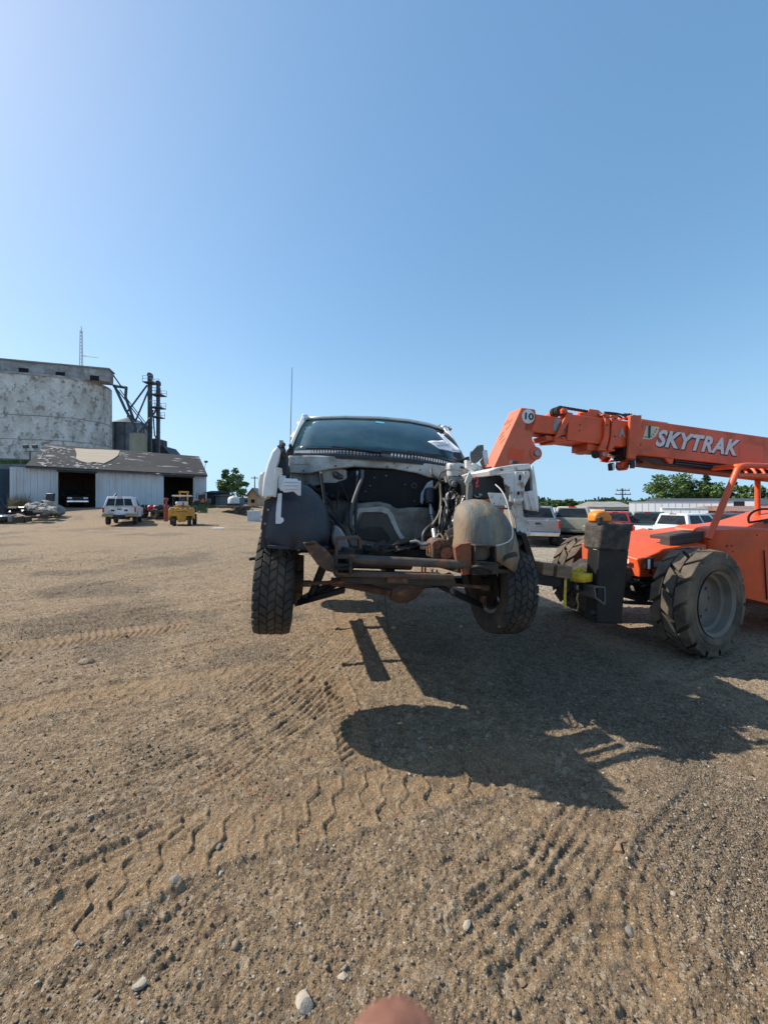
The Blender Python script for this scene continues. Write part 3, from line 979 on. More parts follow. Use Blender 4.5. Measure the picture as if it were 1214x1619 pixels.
# rear axle, drive shaft, front differential
b = MB()
b.tube([(-.8, 3.45, TR), (-.18, 3.45, TR), (-.1, 3.45, TR), (.1, 3.45, TR), (.18, 3.45, TR), (.8, 3.45, TR)], [.045, .05, .15, .15, .05, .045], 14)
b.build('rear_axle', RUST, wreck, smooth=50)
b = MB()
a = wp(560, 926, .1)
c = wp(617, 936, .05)
b.tube([(-.5, .1, a.z + .03), a, c], [.035, .032, .04], 12)
b.tube([c, wp(628, 937, .05), wp(640, 936, .05), wp(652, 932, .05), wp(664, 925, .05)], [.06, .085, .09, .075, .05], 14)
b.tube([wp(664, 925, .05), wp(700, 915, .05), (.5, .08, TR + .06)], [.04, .034, .034], 10)
b.build('front_axle', RUST, wreck, smooth=50)
b = MB()
b.cyl((0.05, .4, .42), (0.05, 3.3, .40), .045, n=12)
b.build('drive_shaft', RUST, wreck, smooth=50)
b = MB()
b.prism(W.poly([(560, 905), (590, 926), (640, 938), (640, 930), (600, 915)], .0), (0, .12, 0))
b.build('skid_bar', GREASE, wreck, bevel=.008)
wtube('hanging_cable', [(608, 930, .0), (609, 955, .0), (612, 985, -.02), (615, 1012, -.02)], .004, BLACK_PLASTIC)

# ---- front cross tubes and horns
b = MB()
b.tube([wp(548, 882, -.45), wp(575, 885, -.46), wp(640, 888, -.46), wp(735, 893, -.45)], .031, 12)
b.build('front_tube', RUST_TUBE, wreck, smooth=50)
b = MB()
b.tube([wp(533, 907, -.4), wp(620, 909, -.41), wp(716, 912, -.4)], .02, 10)
b.build('lower_tube', RUST_TUBE, wreck, smooth=50)
wplate('lower_cross_member', [(536, 913), (720, 916), (722, 926), (690, 927), (600, 925), (545, 922)], -.37, .14, GREASE, .008)
wplate('centre_bracket', [(612, 911), (646, 913), (646, 923), (612, 922)], -.40, .05, RUST, .004)
# left horn: open welded bracket
b = MB()
def wbeam(b, p, q, w, h, yl, yl2=None):
    b.beam(wp(*p, yl), wp(*q, yl if yl2 is None else yl2), w, h, up=(0, 1, 0))
for p, q in (((533, 851), (567, 849)), ((532, 850), (531, 905)), ((567, 849), (569, 866)), ((531, 878), (560, 878)), ((531, 905), (560, 907))):
    wbeam(b, p, q, .016, .10, -.46)
b.build('frame_horn', RUST, wreck, bevel=.004)
wplate('horn_plate', [(534, 874), (556, 874), (557, 914), (540, 914), (534, 902)], -.40, .05, BLACK_STEEL, .006)
b = MB()
for p, q in (((528, 880), (552, 880)), ((553, 880), (553, 908))):
    wbeam(b, p, q, .02, .09, -.47)
b.build('horn_shelf', GREASE, wreck, bevel=.004)
# right horn: rust red plate and square tube
b = MB()
b.prism(W.poly([(719, 866), (728, 860), (744, 858), (746, 880), (742, 908), (733, 910), (732, 895), (724, 892), (721, 880)], -.47), (0, .05, 0))
b.build('rust_plate', RUST_RED, wreck, bevel=.004)
b = MB()
for p, q in (((743, 861), (776, 862)), ((775, 861), (776, 886)), ((744, 886), (776, 888)), ((745, 860), (745, 888))):
    wbeam(b, p, q, .014, .16, -.42)
b.build('square_tube', GREASE, wreck, bevel=.004)
wplate('dark_plate', [(746, 888), (790, 889), (786, 908), (748, 910)], -.40, .06, GREASE, .006)
for nm, pts in (('tow_hook', [(553, 893, -.5), (540, 894, -.56), (530, 893, -.56), (528, 896, -.54), (538, 899, -.52), (553, 898, -.5)]), ('tow_hook', [(745, 897, -.5), (756, 896, -.55), (770, 900, -.56), (776, 903, -.54), (766, 906, -.52), (745, 903, -.5)])):
    wtube(nm, pts, .013, BLACK_STEEL, n=8)
# bumper wing at left
b = MB()
f = W.poly([(479, 858), (498, 856), (512, 866), (530, 883), (529, 906), (517, 903), (502, 893), (490, 876)], -.5)
b.prism(f, (0, .025, 0))
b.prism(W.poly([(479, 858), (498, 856), (503, 862), (484, 865)], -.5), (0, .18, 0))
b.build('bumper_wing', RUST, wreck, bevel=.006)
wplate('bumper_wing_stay', [(528, 880), (534, 880), (534, 915), (528, 910)], -.48, .16, GREASE, .004)

# ---- cab shell, behind the firewall
def arc(n, f):
    return [f(i / (n - 1)) for i in range(n)]
base_px = [(460, 714, .72), (490, 713, .66), (540, 713, .61), (600, 716, .59), (660, 722, .61), (705, 729, .66), (737, 735, .72)]
top_px = [(485, 664, 1.28), (508, 662.5, 1.22), (545, 661.5, 1.19), (600, 663, 1.18), (645, 667, 1.19), (676, 673, 1.22), (699, 680, 1.28)]
basep = [wp(*p) for p in base_px]
topp = [wp(*p) for p in top_px]
rows = []
for k in range(9):
    t = k / 8
    rows.append([a.lerp(c, t) + Vector((0, -.035 * math.sin(PI * t), .03 * math.sin(PI * t))) for a, c in zip(basep, topp)])
b = MB()
b.grid(rows)
wind = b.build('windscreen', GLASS_TEAL, wreck, smooth=180, solid=.006)
seal = MB()
loop = [r[0] for r in rows] + topp[1:-1] + [r[-1] for r in rows[::-1]] + basep[1:-1][::-1]
seal.tube(loop + [loop[0]], .011, 6)
seal.build('windscreen_seal', BLACK_PLASTIC, wind, smooth=60)
b = MB()
b.prism([rows[7][3] + Vector((-.045, -.008, .0)), rows[7][3] + Vector((.045, -.008, 0)), rows[7][3].lerp(rows[6][3], .6) + Vector((.045, -.01, 0)), rows[7][3].lerp(rows[6][3], .6) + Vector((-.045, -.01, 0))], (0, .003, 0))
STK = mat('pale_teal_sticker', (0.10, 0.42, 0.50), None, 9, 0.5)
b.build('sticker', STK, wind)
b = MB()
q_ = rows[2][5].lerp(rows[2][6], .45)
x_, y_ = (rows[2][6] - rows[2][5]).normalized(), (rows[3][5] - rows[2][5]).normalized()
b.prism([q_ - x_ * .05 + Vector((0, -.012, 0)), q_ + x_ * .05 + Vector((0, -.012, 0)), q_ + x_ * .05 + y_ * .03 + Vector((0, -.012, 0)), q_ - x_ * .05 + y_ * .03 + Vector((0, -.012, 0))], (0, .003, 0))
b.build('sticker', STK, wind)
b = MB()
b.box(rows[6][3] + Vector((.02, .1, -.02)), (.24, .03, .06))
b.build('rear_view_mirror', BLACK_PLASTIC, wreck, bevel=.01)
# roof panel and sides
ZR = sum(p.z for p in topp) / len(topp)
def shell_ring(y, zt, xt, zb=.74, xb=.965, zbelt=1.38, dz=0):
    """half section of the body, from right sill over the roof to the left sill"""
    half = [(xb - .02, zb), (xb, zb + .12), (xb + .02, 1.05), (xb - .01, zbelt), (xt + .02, zt - .10), (xt - .05, zt - .02), (xt - .25, zt + .02), (0.0, zt + .045)]
    pts = [(x, y, z) for x, z in half] + [(-x, y, z) for x, z in half[::-1][1:]]
    return pts
roof = MB()
edge = [p + Vector((0, -.012, .016)) for p in topp]
y2 = 4.35
rr = [edge]
for yy, up, sc in ((1.5, .035, 1.0), (2.4, .06, 1.0), (3.4, .055, .99), (4.2, .03, .97)):
    rr.append([Vector((p.x * sc, yy + (p.y - 1.18) * .1, p.z + up)) for p in edge])
roof.grid(rr)
rf = roof.build('roof', WHITE_PAINT, wreck, smooth=60, solid=.03)
for sx in (-1, 1):
    e0 = edge[-1] if sx > 0 else edge[0]
    s0 = basep[-1] if sx > 0 else basep[0]
    pb = MB()       # windscreen pillar
    o = Vector((sx * .03, .015, 0))
    pb.beam(s0 + o + Vector((0, 0, -.06)), e0 + o, .055, .07, up=(0, 1, 0))
    pb.build('windscreen_pillar', WHITE_PAINT, wreck, bevel=.012)
    zt = e0.z
    sd = MB()       # body side below the windows
    sd.prism([(sx * .965, .62, .66), (sx * .965, .50, 1.0), (sx * .965, .58, 1.40), (sx * .965, 4.45, 1.42), (sx * .965, 4.5, .75), (sx * .965, 3.95, .70), (sx * .965, 3.9, .95), (sx * .965, 3.7, 1.05), (sx * .965, 3.2, 1.05), (sx * .965, 3.0, .95), (sx * .965, 2.95, .66)], (-sx * .09, 0, 0))
    sd.build('body_side', WHITE_PAINT, wreck, bevel=.02)
    up = MB()       # window pillars and roof rail
    for y0, y1, wd in ((1.95, 1.98, .10), (3.0, 3.04, .12), (4.35, 4.2, .16)):
        up.beam((sx * .94, y0, 1.40), (e0.x + sx * .03, y1, zt + .04), .05, wd, up=(0, 1, 0))
    up.beam((e0.x + sx * .02, 1.25, zt + .01), (e0.x + sx * .02, 4.3, zt + .05), .06, .06)
    up.build('window_pillar', WHITE_PAINT, wreck, bevel=.01)
    for y0, y1 in ((.86, 1.94), (2.02, 2.97), (3.06, 4.26)):
        g = MB()
        k = .36 if y0 < 1 else 0
        g.prism([(sx * .93, y0, 1.41), (sx * .93, y1, 1.41), (e0.x + sx * .02, y1 - .03, zt), (e0.x + sx * .02, y0 + k, zt)], (-sx * .006, 0, 0))
        g.build('side_window', GLASS_DARK, wreck)
    d = MB()
    for yy in (1.96, 2.98):
        d.box((sx * .968, yy, 1.05), (.008, .012, .68))
    d.build('door_gap', BLACK_MATT, wreck)
    hd = MB()
    for yy in (1.78, 2.8):
        hd.box((sx * .99, yy, 1.26), (.03, .16, .035))
    hd.build('door_handle', BLACK_PLASTIC, wreck, bevel=.008)
# tail
b = MB()
b.prism([(-.93, 4.42, .72), (.93, 4.42, .72), (.95, 4.42, 1.40), (.72, 4.25, ZR + .02), (-.72, 4.25, ZR + .02), (-.95, 4.42, 1.40)], (0, .05, 0))
b.build('tailgate', WHITE_PAINT, wreck, bevel=.02)
b = MB()
b.prism([(-.68, 4.485, 1.42), (.68, 4.485, 1.42), (.6, 4.31, ZR - .08), (-.6, 4.31, ZR - .08)], (0, .008, 0))
b.build('rear_window', GLASS_DARK, wreck)
b = MB()
b.box((0, 4.55, .72), (1.8, .14, .2))
b.build('rear_bumper', CHROME, wreck, bevel=.03)
for sx in (-1, 1):
    b = MB()
    b.box((sx * .9, 4.47, 1.12), (.1, .06, .42))
    b.build('tail_lamp', RED_LENS, wreck, bevel=.015)
# inside: dash, seats, wheel
b = MB()
b.box((0, .98, 1.33), (1.5, .36, .2))
b.build('dashboard', DARK_INT, wreck, bevel=.05)
for sx in (-1, 1):
    for yy in (1.75, 2.7):
        b = MB()
        b.box((sx * .42, yy, 1.0), (.5, .5, .16))
        b.box((sx * .42, yy + .27, 1.28), (.48, .14, .55), rx=-.2)
        b.box((sx * .42, yy + .36, 1.62), (.26, .1, .18))
        b.build('seat', SEAT_GREY, wreck, bevel=.04)
b = MB()
b.lathe([(.19 + .014 * math.cos(k), .014 * math.sin(k)) for k in np.linspace(0, 2 * PI, 9)], (.42, 1.22, 1.42), 'Y', 24)
b.build('steering_wheel', BLACK_PLASTIC, wreck, smooth=60)

# ---- cowl, wipers
b = MB()
top = [p + Vector((0, -.012, -.004)) for p in basep]
bot = [wp(462, 719, .60), wp(492, 719, .54), wp(540, 720, .49), wp(600, 723, .47), wp(660, 729, .49), wp(705, 736, .54), wp(737, 741, .60)]
b.grid([top, bot])
b.grid([bot, [p + Vector((0, .0, -.03)) for p in bot]])
cowl = b.build('cowl', BLACK_PLASTIC, wreck, smooth=30)
SLATM = mat('sky_grey_plastic', (0.30, 0.32, 0.35), (0.22, 0.235, 0.26), 20, 0.35, dirt=(0.12, 0.12, 0.12), damt=.3)
def samp(row, t):
    k = t * (len(row) - 1)
    i = min(int(k), len(row) - 2)
    return row[i].lerp(row[i + 1], k - i)
first = None
for i in range(64):
    t = .03 + .94 * i / 63
    if .50 < t < .545:
        continue
    p, q = samp(top, t).lerp(samp(bot, t), .12), samp(top, t).lerp(samp(bot, t), .85)
    b = MB()
    b.beam(p + Vector((0, -.002, .007)), q + Vector((0, -.002, .007)), .0135, .012)
    b.build('cowl_slat', SLATM, cowl)
for pts, arm in (([(484, 709, .56), (520, 709, .54), (560, 712, .53), (603, 717, .52)], (524, 706, .56)), ([(600, 713, .52), (640, 716, .52), (690, 724, .55), (722, 733, .6)], (642, 714, .55))):
    b = MB()
    b.curve([wp(*p) for p in pts], .010, 6)
    w_ = b.build('wiper', BLACK_PLASTIC, wreck, smooth=60)
    b = MB()
    b.beam(wp(*arm), wp(*pts[3 if arm[0] < 600 else 2]) + Vector((0, -.01, .01)), .03, .015)
    b.build('wiper_arm', BLACK_PLASTIC, w_, bevel=.003)
# ---- firewall
wplate('cowl_panel', [(456, 720), (500, 720), (560, 722), (640, 727), (738, 742), (737, 757), (700, 757), (676, 754), (660, 748), (620, 741), (560, 738), (520, 742), (490, 749), (457, 748)], .50, .12, PRIMER, .012)
wplate('panel_patch', [(464, 724), (490, 724), (490, 734), (464, 734)], .494, .004, PRIMER, .001)
b = MB()
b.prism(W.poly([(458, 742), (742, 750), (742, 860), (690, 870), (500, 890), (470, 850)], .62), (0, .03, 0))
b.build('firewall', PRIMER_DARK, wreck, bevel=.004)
wplate('firewall_side', [(457, 746), (490, 748), (520, 741), (548, 742), (550, 757), (540, 764), (520, 767), (500, 775), (470, 770)], .56, .06, PRIMER, .01)
wplate('insulation', [(552, 744), (570, 740), (640, 743), (690, 756), (735, 757), (742, 800), (718, 812), (700, 808), (668, 799), (640, 808), (620, 806), (585, 797), (566, 794), (548, 792), (543, 784), (530, 792), (519, 786), (504, 770), (506, 763), (530, 763), (549, 757)], .53, .08, BLACK_MATT, .02)
b = MB()
for (px, py) in [(610, 752), (592, 755), (578, 777), (640, 766), (585, 768), (655, 792)]:
    b.box(wp(px, py, .525), (.014, .008, .006), rz=.2)
b.build('clip', STEEL, wreck)
b = MB()
b.lathe([(.026, 0), (.03, -.012), (.012, -.014), (.010, .01)], wp(654, 768, .528), 'Y', 16)
b.build('grommet', BLACK_PLASTIC, wreck, smooth=40)
b = MB()
b.prism(W.poly([(526, 748), (532, 745), (543, 752), (542, 757), (536, 758), (527, 754)], .54), (0, .02, 0))
bl = b.build('block_off_plate', BLACK_PLASTIC, wreck, bevel=.006)
b = MB()
for px, py, r in ((530, 750, .012), (539, 754, .009), (513, 780, .01)):
    b.lathe([(r, -.01), (r, .0), (r * .6, .002), (r * .55, -.012), (r, -.01)], wp(px, py, .535), 'Y', 14)
b.build('port', STEEL, bl, smooth=40)
# floor hump with its dark mouth
b = MB()
front = W.poly([(548, 806), (556, 797), (585, 794), (600, 793), (618, 797), (627, 805), (655, 802), (688, 803), (694, 820), (690, 842), (676, 856), (640, 862), (610, 872), (545, 868), (540, 835)], .42)
b.prism(front, (0, .22, 0))
b.build('transmission_hump', PRIMER_DARK, wreck, bevel=.035, seg=3)
outer = W.poly([(553, 828), (562, 806), (570, 803), (603, 801), (616, 805), (622, 815), (634, 843), (641, 851), (633, 854), (624, 838), (612, 813), (603, 810), (575, 810), (569, 812), (560, 832)], .40)
b = MB()
b.prism(outer, (0, .05, 0))
b.build('hump_flange', PRIMER, wreck, bevel=.006)
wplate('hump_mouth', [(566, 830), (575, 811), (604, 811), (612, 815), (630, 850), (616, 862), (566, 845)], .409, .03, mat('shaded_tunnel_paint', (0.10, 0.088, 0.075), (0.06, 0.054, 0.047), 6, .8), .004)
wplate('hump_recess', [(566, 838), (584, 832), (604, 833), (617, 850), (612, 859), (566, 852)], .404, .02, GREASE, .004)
# inner side walls that close the engine bay
for sx in (-1, 1):
    b = MB()
    b.prism([(sx * .50, -.1, .60), (sx * .50, .6, .60), (sx * .62, .6, 1.30), (sx * .62, .2, 1.24)], (sx * .02, 0, 0))
    b.build('inner_apron', BLACK_DIRTY, wreck)
b = MB()
b.box((0, .55, .56), (.9, .5, .14))
b.box((-.1, .25, .53), (.55, .3, .10))
b.build('gearbox_bracket', GREASE, wreck, bevel=.02)

# ---- left front corner
b = MB()      # arch liner, a deep dark shell with a rounded nose
N = 16
for (yl, sc) in ((.0, 1),):
    prof = [(412, 862), (414, 830), (420, 800), (428, 782), (440, 770), (458, 764), (475, 764), (492, 771), (506, 784), (516, 800), (522, 822), (523, 845), (518, 866)]
    f0 = W.poly(prof, -.30)
    cx = sum(p.x for p in f0) / len(f0)
    cz = .68
    def ringl(y, s):
        return [Vector((cx + (p.x - cx) * s, y, cz + (p.z - cz) * s)) for p in f0]
    rws = [ringl(.5, 1.0), ringl(.1, 1.0), ringl(-.2, .995), ringl(-.30, .96), ringl(-.36, .86), ringl(-.39, .6), ringl(-.40, .3), ringl(-.405, .02)]
    b.grid(rws)
b.build('wheel_arch_liner', LINER, wreck, smooth=45, solid=.006)
wplate('liner_lip', [(424, 862), (520, 864), (519, 869), (460, 869), (424, 867)], -.405, .05, LINER, .003)
wplate('splash_flap', [(418, 790), (436, 786), (438, 830), (436, 866), (411, 867), (414, 838), (412, 836)], -.36, .02, BLACK_PLASTIC, .004)
b = MB()
for px, py in ((424, 806), (422, 849), (428, 855), (419, 828)):
    b.cyl(wp(px, py, -.365), wp(px, py, -.355), .008, n=10)
b.build('flap_fastener', STEEL, wreck)
wplate('flap_tab', [(440, 866), (448, 866), (447, 880), (440, 880)], -.40, .02, BLACK_STEEL, .003)
wtube('brake_hose', [(446, 864, -.38), (456, 872, -.35), (462, 884, -.3), (470, 888, -.2)], .011, BLACK_PLASTIC)
# white fender, cut off ahead of the wheel
b = MB()
fp = W.poly([(438, 705), (430, 714), (423, 732), (417, 755), (414, 786), (435, 785), (437, 760), (436, 742), (441, 728), (444, 712)], -.46)
b.prism(fp, (-.04, 1.04, .02))
b.build('left_fender', WHITE_PAINT, wreck, bevel=.012)
wplate('fender_edge', [(434, 738), (446, 740), (447, 750), (440, 753), (437, 786), (432, 786)], -.475, .02, WHITE_DIRTY, .004)
b = MB()
rng = random.Random(3)
b.prism(W.poly([(437, 706), (446, 700), (450, 706), (453, 714), (452, 724), (455, 732), (455, 752), (449, 760), (445, 742), (440, 735), (434, 743), (433, 725)], -.30), (0, .5, 0))
b.build('torn_fender_foam', BLACK_PLASTIC, wreck, bevel=.01)
b = MB()
for k in range(14):
    p = wp(rng.uniform(440, 452), rng.uniform(703, 722), -.31)
    b.rock(p, rng.uniform(.012, .028), rng, .8)
b.build('torn_edge', mat('torn_brown_foam', (.12, .09, .07), (.05, .045, .04), 40, .95), wreck)
b = MB()
b.box(wp(445, 700, -.3), (.025, .03, .03))
b.cyl(wp(444, 703, -.3), wp(447, 697, -.3), .006, n=8)
b.build('clip', STEEL, wreck)
BLUEWHITE = mat('clean_white_bracket', (0.74, 0.76, 0.80), (0.66, 0.68, 0.72), 8, 0.35, dirt=(0.35, 0.32, 0.28), damt=.1)
b = MB()
b.prism(W.poly([(449, 756), (470, 757), (471, 760), (476, 760), (476, 784), (471, 783), (464, 777), (450, 779), (443, 773), (445, 767)], -.49), (0, .018, 0))
for py in (761, 766, 772):
    b.beam(wp(449, py, -.495), wp(472, py, -.495), .014, .012)
b.build('headlight_bracket', BLUEWHITE, wreck, bevel=.003)
wplate('bracket_leg', [(440, 780), (446, 780), (444, 818), (448, 819), (449, 824), (444, 828), (436, 828), (437, 800)], -.485, .012, BLUEWHITE, .002)
wplate('bracket_shade', [(441, 752), (452, 752), (452, 757), (448, 772), (444, 777), (440, 770)], -.47, .03, WHITE_DIRTY, .004)
b = MB()      # white mirror out on its arm
b.prism(W.poly([(410, 750), (414, 746), (420, 745), (420, 788), (413, 787), (409, 780), (408, 762)], .62), (0, .10, 0))
mir = b.build('side_mirror', mat('grey_white_cover', (.5, .5, .5), (.42, .42, .42), 4, .35), wreck, bevel=.02)
# aerial
b = MB()
p0, p1 = wp(459, 706, .5), wp(462, 581, .55)
b.tube([p0, p1], [.004, .0025], 6)
b.cyl(p0 + Vector((0, 0, -.03)), p0 + Vector((0, 0, .02)), .014, n=10)
b.build('aerial', BLACK_STEEL, wreck, smooth=60)
wplate('cowl_corner', [(453, 712), (461, 702), (465, 712), (464, 722), (454, 722)], .52, .08, BLACK_PLASTIC, .006)
# left engine-bay clutter
b = MB()
b.prism(W.poly([(526, 836), (530, 831), (538, 834), (548, 850), (553, 868), (536, 872), (526, 862), (524, 848)], -.15), (0, .15, 0))
b.build('washer_tank', mat('milky_plastic', (.28, .29, .30), (.2, .2, .21), 9, .4, dirt=(.1, .09, .08), damt=.4), wreck, bevel=.015)
wtube('washer_hose', [(528, 834, -.18), (524, 845, -.2), (526, 858, -.2), (532, 866, -.2)], .006, BLACK_PLASTIC)
wtube('heater_hose', [(573, 744, .46), (572, 757, .42), (566, 772, .36), (558, 795, .3), (554, 818, .25), (556, 838, .25), (563, 852, .25)], .016, HOSE_GREY)
wtube('heater_hose', [(566, 748, .46), (564, 770, .40), (563, 800, .3), (562, 825, .25), (565, 848, .22)], .013, BLACK_PLASTIC)
wtube('fuel_line', [(563, 784, .36), (562, 815, .3), (563, 838, .26), (566, 850, .22)], .008, HOSE_TAN)
b = MB()
b.cyl(wp(565, 745, .46), wp(565, 752, .45), .012, n=10)
b.build('hose_end', STEEL, wreck, smooth=40)
b = MB()
for px, py in ((500, 770), (515, 782), (524, 786), (517, 795)):
    b.box(wp(px, py, .45), (.05, .06, .03), rz=px, ry=py)
b.build('relay_box', BLACK_PLASTIC, wreck, bevel=.006)
wtube('wiring_harness', [(488, 766, .45), (500, 774, .42), (512, 783, .42), (522, 795, .42), (526, 805, .4)], .014, BLACK_PLASTIC)

# ---- right half: brake gear, column, hoses
b = MB()
c = wp(715, 753, .36)
z1 = wp(715, 733, .36).z
b.lathe([(.001, z1 - c.z), (.055, z1 - c.z), (.064, z1 - c.z - .012), (.064, z1 - c.z - .06), (.055, z1 - c.z - .065), (.055, .0), (.001, .0)], c, 'Z', 24)
rsv = b.build('brake_reservoir', mat('yellowed_white_plastic', (.52, .51, .47), (.43, .42, .38), 9, .4, dirt=(.2, .17, .13), damt=.25), wreck, smooth=40)
b = MB()
for k in range(8):
    a = 2 * PI * k / 8
    b.box(c + Vector((.064 * math.cos(a), .064 * math.sin(a), z1 - c.z - .035)), (.01, .01, .04), rz=a)
b.build('cap_rib', mat('yellowed_white_plastic', (.5, .5, .46)), rsv)
b = MB()
b.cyl(wp(715, 763, .22), wp(715, 763, .55), .035, n=16)
b.box(wp(716, 759, .36), (.14, .1, .06))
b.lathe([(.02, 0), (.028, 0), (.028, .02), (.012, .022)], wp(719, 765, .21), 'Y', 16)
b.build('master_cylinder', mat('dusty_aluminium', (.30, .29, .27), (.2, .19, .17), 12, .5, .3, dirt=(.1, .08, .06), damt=.4), wreck, smooth=40, bevel=.004)
b = MB()
b.lathe([(.001, -.1), (.08, -.09), (.125, -.05), (.13, 0), (.125, .05), (.08, .07)], wp(722, 772, .52), 'Y', 28)
b.build('brake_booster', BLACK_STEEL, wreck, smooth=40)
b = MB()
b.tube([wp(679, 775, .48), wp(679, 786, .44), wp(680, 797, .40)], [.05, .058, .04], 12)
b.build('column_boot', BLACK_PLASTIC, wreck, smooth=50)
b = MB()
b.tube([wp(680, 797, .40), wp(681, 803, .38)], .014, 10)
b.tube([wp(681, 803, .38), wp(682, 815, .32)], .022, 8)
b.tube([wp(682, 815, .32), wp(685, 828, .24), wp(687, 842, .16)], .014, 10)
b.tube([wp(686, 838, .17), wp(688, 852, .10)], .026, 10)
b.build('steering_shaft', STEEL, wreck, smooth=40)
wplate('pale_bracket', [(676, 763), (684, 759), (685, 772), (672, 783), (668, 798), (665, 794), (666, 780)], .50, .02, mat('pale_bracket_paint', (.5, .53, .56)), .004)
wtube('power_steering_hose', [(695, 757, .42), (696, 775, .36), (697, 795, .30), (693, 815, .24), (682, 832, .2), (676, 838, .2)], .014, HOSE_TAN)
wtube('drain_hose', [(686, 828, .22), (676, 836, .2), (670, 845, .18), (669, 858, .16)], .022, BLACK_PLASTIC)
wtube('vent_hose', [(681, 741, .46), (683, 750, .42), (690, 756, .42)], .014, HOSE_GREY)
wtube('booster_hose', [(705, 744, .42), (696, 748, .36), (694, 757, .36), (698, 761, .38), (706, 759, .4)], .009, HOSE_GREY)
b = MB()
for k in range(3):
    c = wp(713 - k, 783 + k * .6, .24 + .02 * k)
    b.tube([c + Vector((.034 * math.cos(t), .004 * k, .034 * math.sin(t))) for t in np.linspace(0, 2 * PI, 20)], .0035, 5)
b.curve([wp(706, 783, .24), wp(704, 792, .22), wp(706, 800, .2)], .0035, 5)
b.build('coiled_brake_line', WIRE_WHITE, wreck, smooth=60)
rng = random.Random(8)
b = MB()
for k in range(22):
    x0, y0 = rng.uniform(694, 738), rng.uniform(762, 790)
    x1, y1 = rng.uniform(688, 726), rng.uniform(835, 862)
    ya, yb = rng.uniform(.2, .45), rng.uniform(.0, .25)
    b.curve([wp(x0, y0, ya), wp(x0 * .6 + x1 * .4 + rng.uniform(-7, 7), y0 * .6 + y1 * .4, ya), wp(x0 * .3 + x1 * .7 + rng.uniform(-6, 6), y0 * .3 + y1 * .7, yb), wp(x1, y1, yb)], rng.choice([.004, .005, .007, .010]), 6, 4)
b.build('wiring_bundle', BLACK_PLASTIC, wreck, smooth=60)
b = MB()
for pts in ([(702, 788, .2), (706, 800, .18), (705, 820, .12), (704, 840, .08)], [(698, 800, .22), (695, 820, .16), (693, 842, .1)], [(722, 790, .2), (718, 810, .16), (709, 832, .1), (704, 845, .08)], [(737, 775, .2), (728, 800, .16), (716, 825, .1), (706, 848, .06)]):
    b.curve([wp(*p) for p in pts], .004, 5, 4)
b.build('pale_wiring', WIRE_WHITE, wreck, smooth=60)
wtube('rubber_hose', [(700, 788, .24), (706, 796, .2), (706, 812, .16), (704, 830, .12)], .013, HOSE_GREY)
wtube('intermediate_line', [(738, 778, .15), (726, 802, .12), (715, 826, .08), (706, 842, .06)], .010, STEEL)
b = MB()
b.tube([wp(694, 762, .40), wp(689, 770, .40), wp(686, 772, .4)], .014, 8)
b.build('brown_elbow', mat('amber_brown_plastic', (.32, .17, .08)), wreck, smooth=50)
# steering box
b = MB()
b.prism(W.poly([(684, 858), (692, 852), (704, 852), (714, 860), (717, 874), (714, 886), (684, 884)], -.22), (0, .18, 0))
sb = b.build('steering_box', RUST, wreck, bevel=.015)
b = MB()
b.cyl(wp(707, 876, -.28), wp(707, 876, -.1), .05, n=18)
b.cyl(wp(707, 876, -.30), wp(707, 876, -.28), .035, n=18)
b.cyl(wp(690, 862, -.24), wp(690, 862, -.1), .03, n=14)
b.build('steering_box_cover', RUST_RED, sb, smooth=40)
b = MB()
b.lathe([(.001, -.01), (.11, -.01), (.125, 0), (.11, .015)], wp(722, 856, -.05), 'Y', 24)
b.build('dirty_cover_disc', mat('dusty_brown_metal', (.2, .15, .11), (.13, .1, .08), 12, .8), wreck, smooth=40)
for k, pts in enumerate(([(648, 857, -.1), (660, 856, -.12), (668, 861, -.14), (680, 858, -.14), (689, 852, -.12)], [(655, 853, -.05), (664, 860, -.08), (676, 861, -.1)])):
    wtube('power_steering_pipe', pts, .012, STEEL)
wtube('copper_line', [(690, 850, -.12), (694, 844, -.1), (699, 848, -.12), (702, 856, -.14), (708, 852, -.12), (704, 842, -.1)], .008, mat('tan_metal_line', (.36, .29, .2), (.26, .2, .14), 20, .5, .4))
wtube('return_line', [(712, 848, -.1), (720, 848, -.1), (727, 858, -.14), (728, 868, -.2)], .006, HOSE_TAN)
rng = random.Random(21)
for k in range(16):
    p = wp(rng.uniform(570, 715), rng.uniform(862, 882), rng.uniform(-.1, .4))
    b = MB()
    b.box(p, (rng.uniform(.03, .12), rng.uniform(.03, .1), rng.uniform(.02, .07)), rng.uniform(0, 3), rng.uniform(-.5, .5), rng.uniform(-.5, .5))
    b.build('engine_mount', GREASE, wreck, bevel=.006)
b = MB()
for px, py in ((667, 900), (672, 902), (683, 905), (690, 906)):
    b.box(wp(px, py, -.3), (.012, .012, .05))
b.build('stud', RUST_RED, wreck)

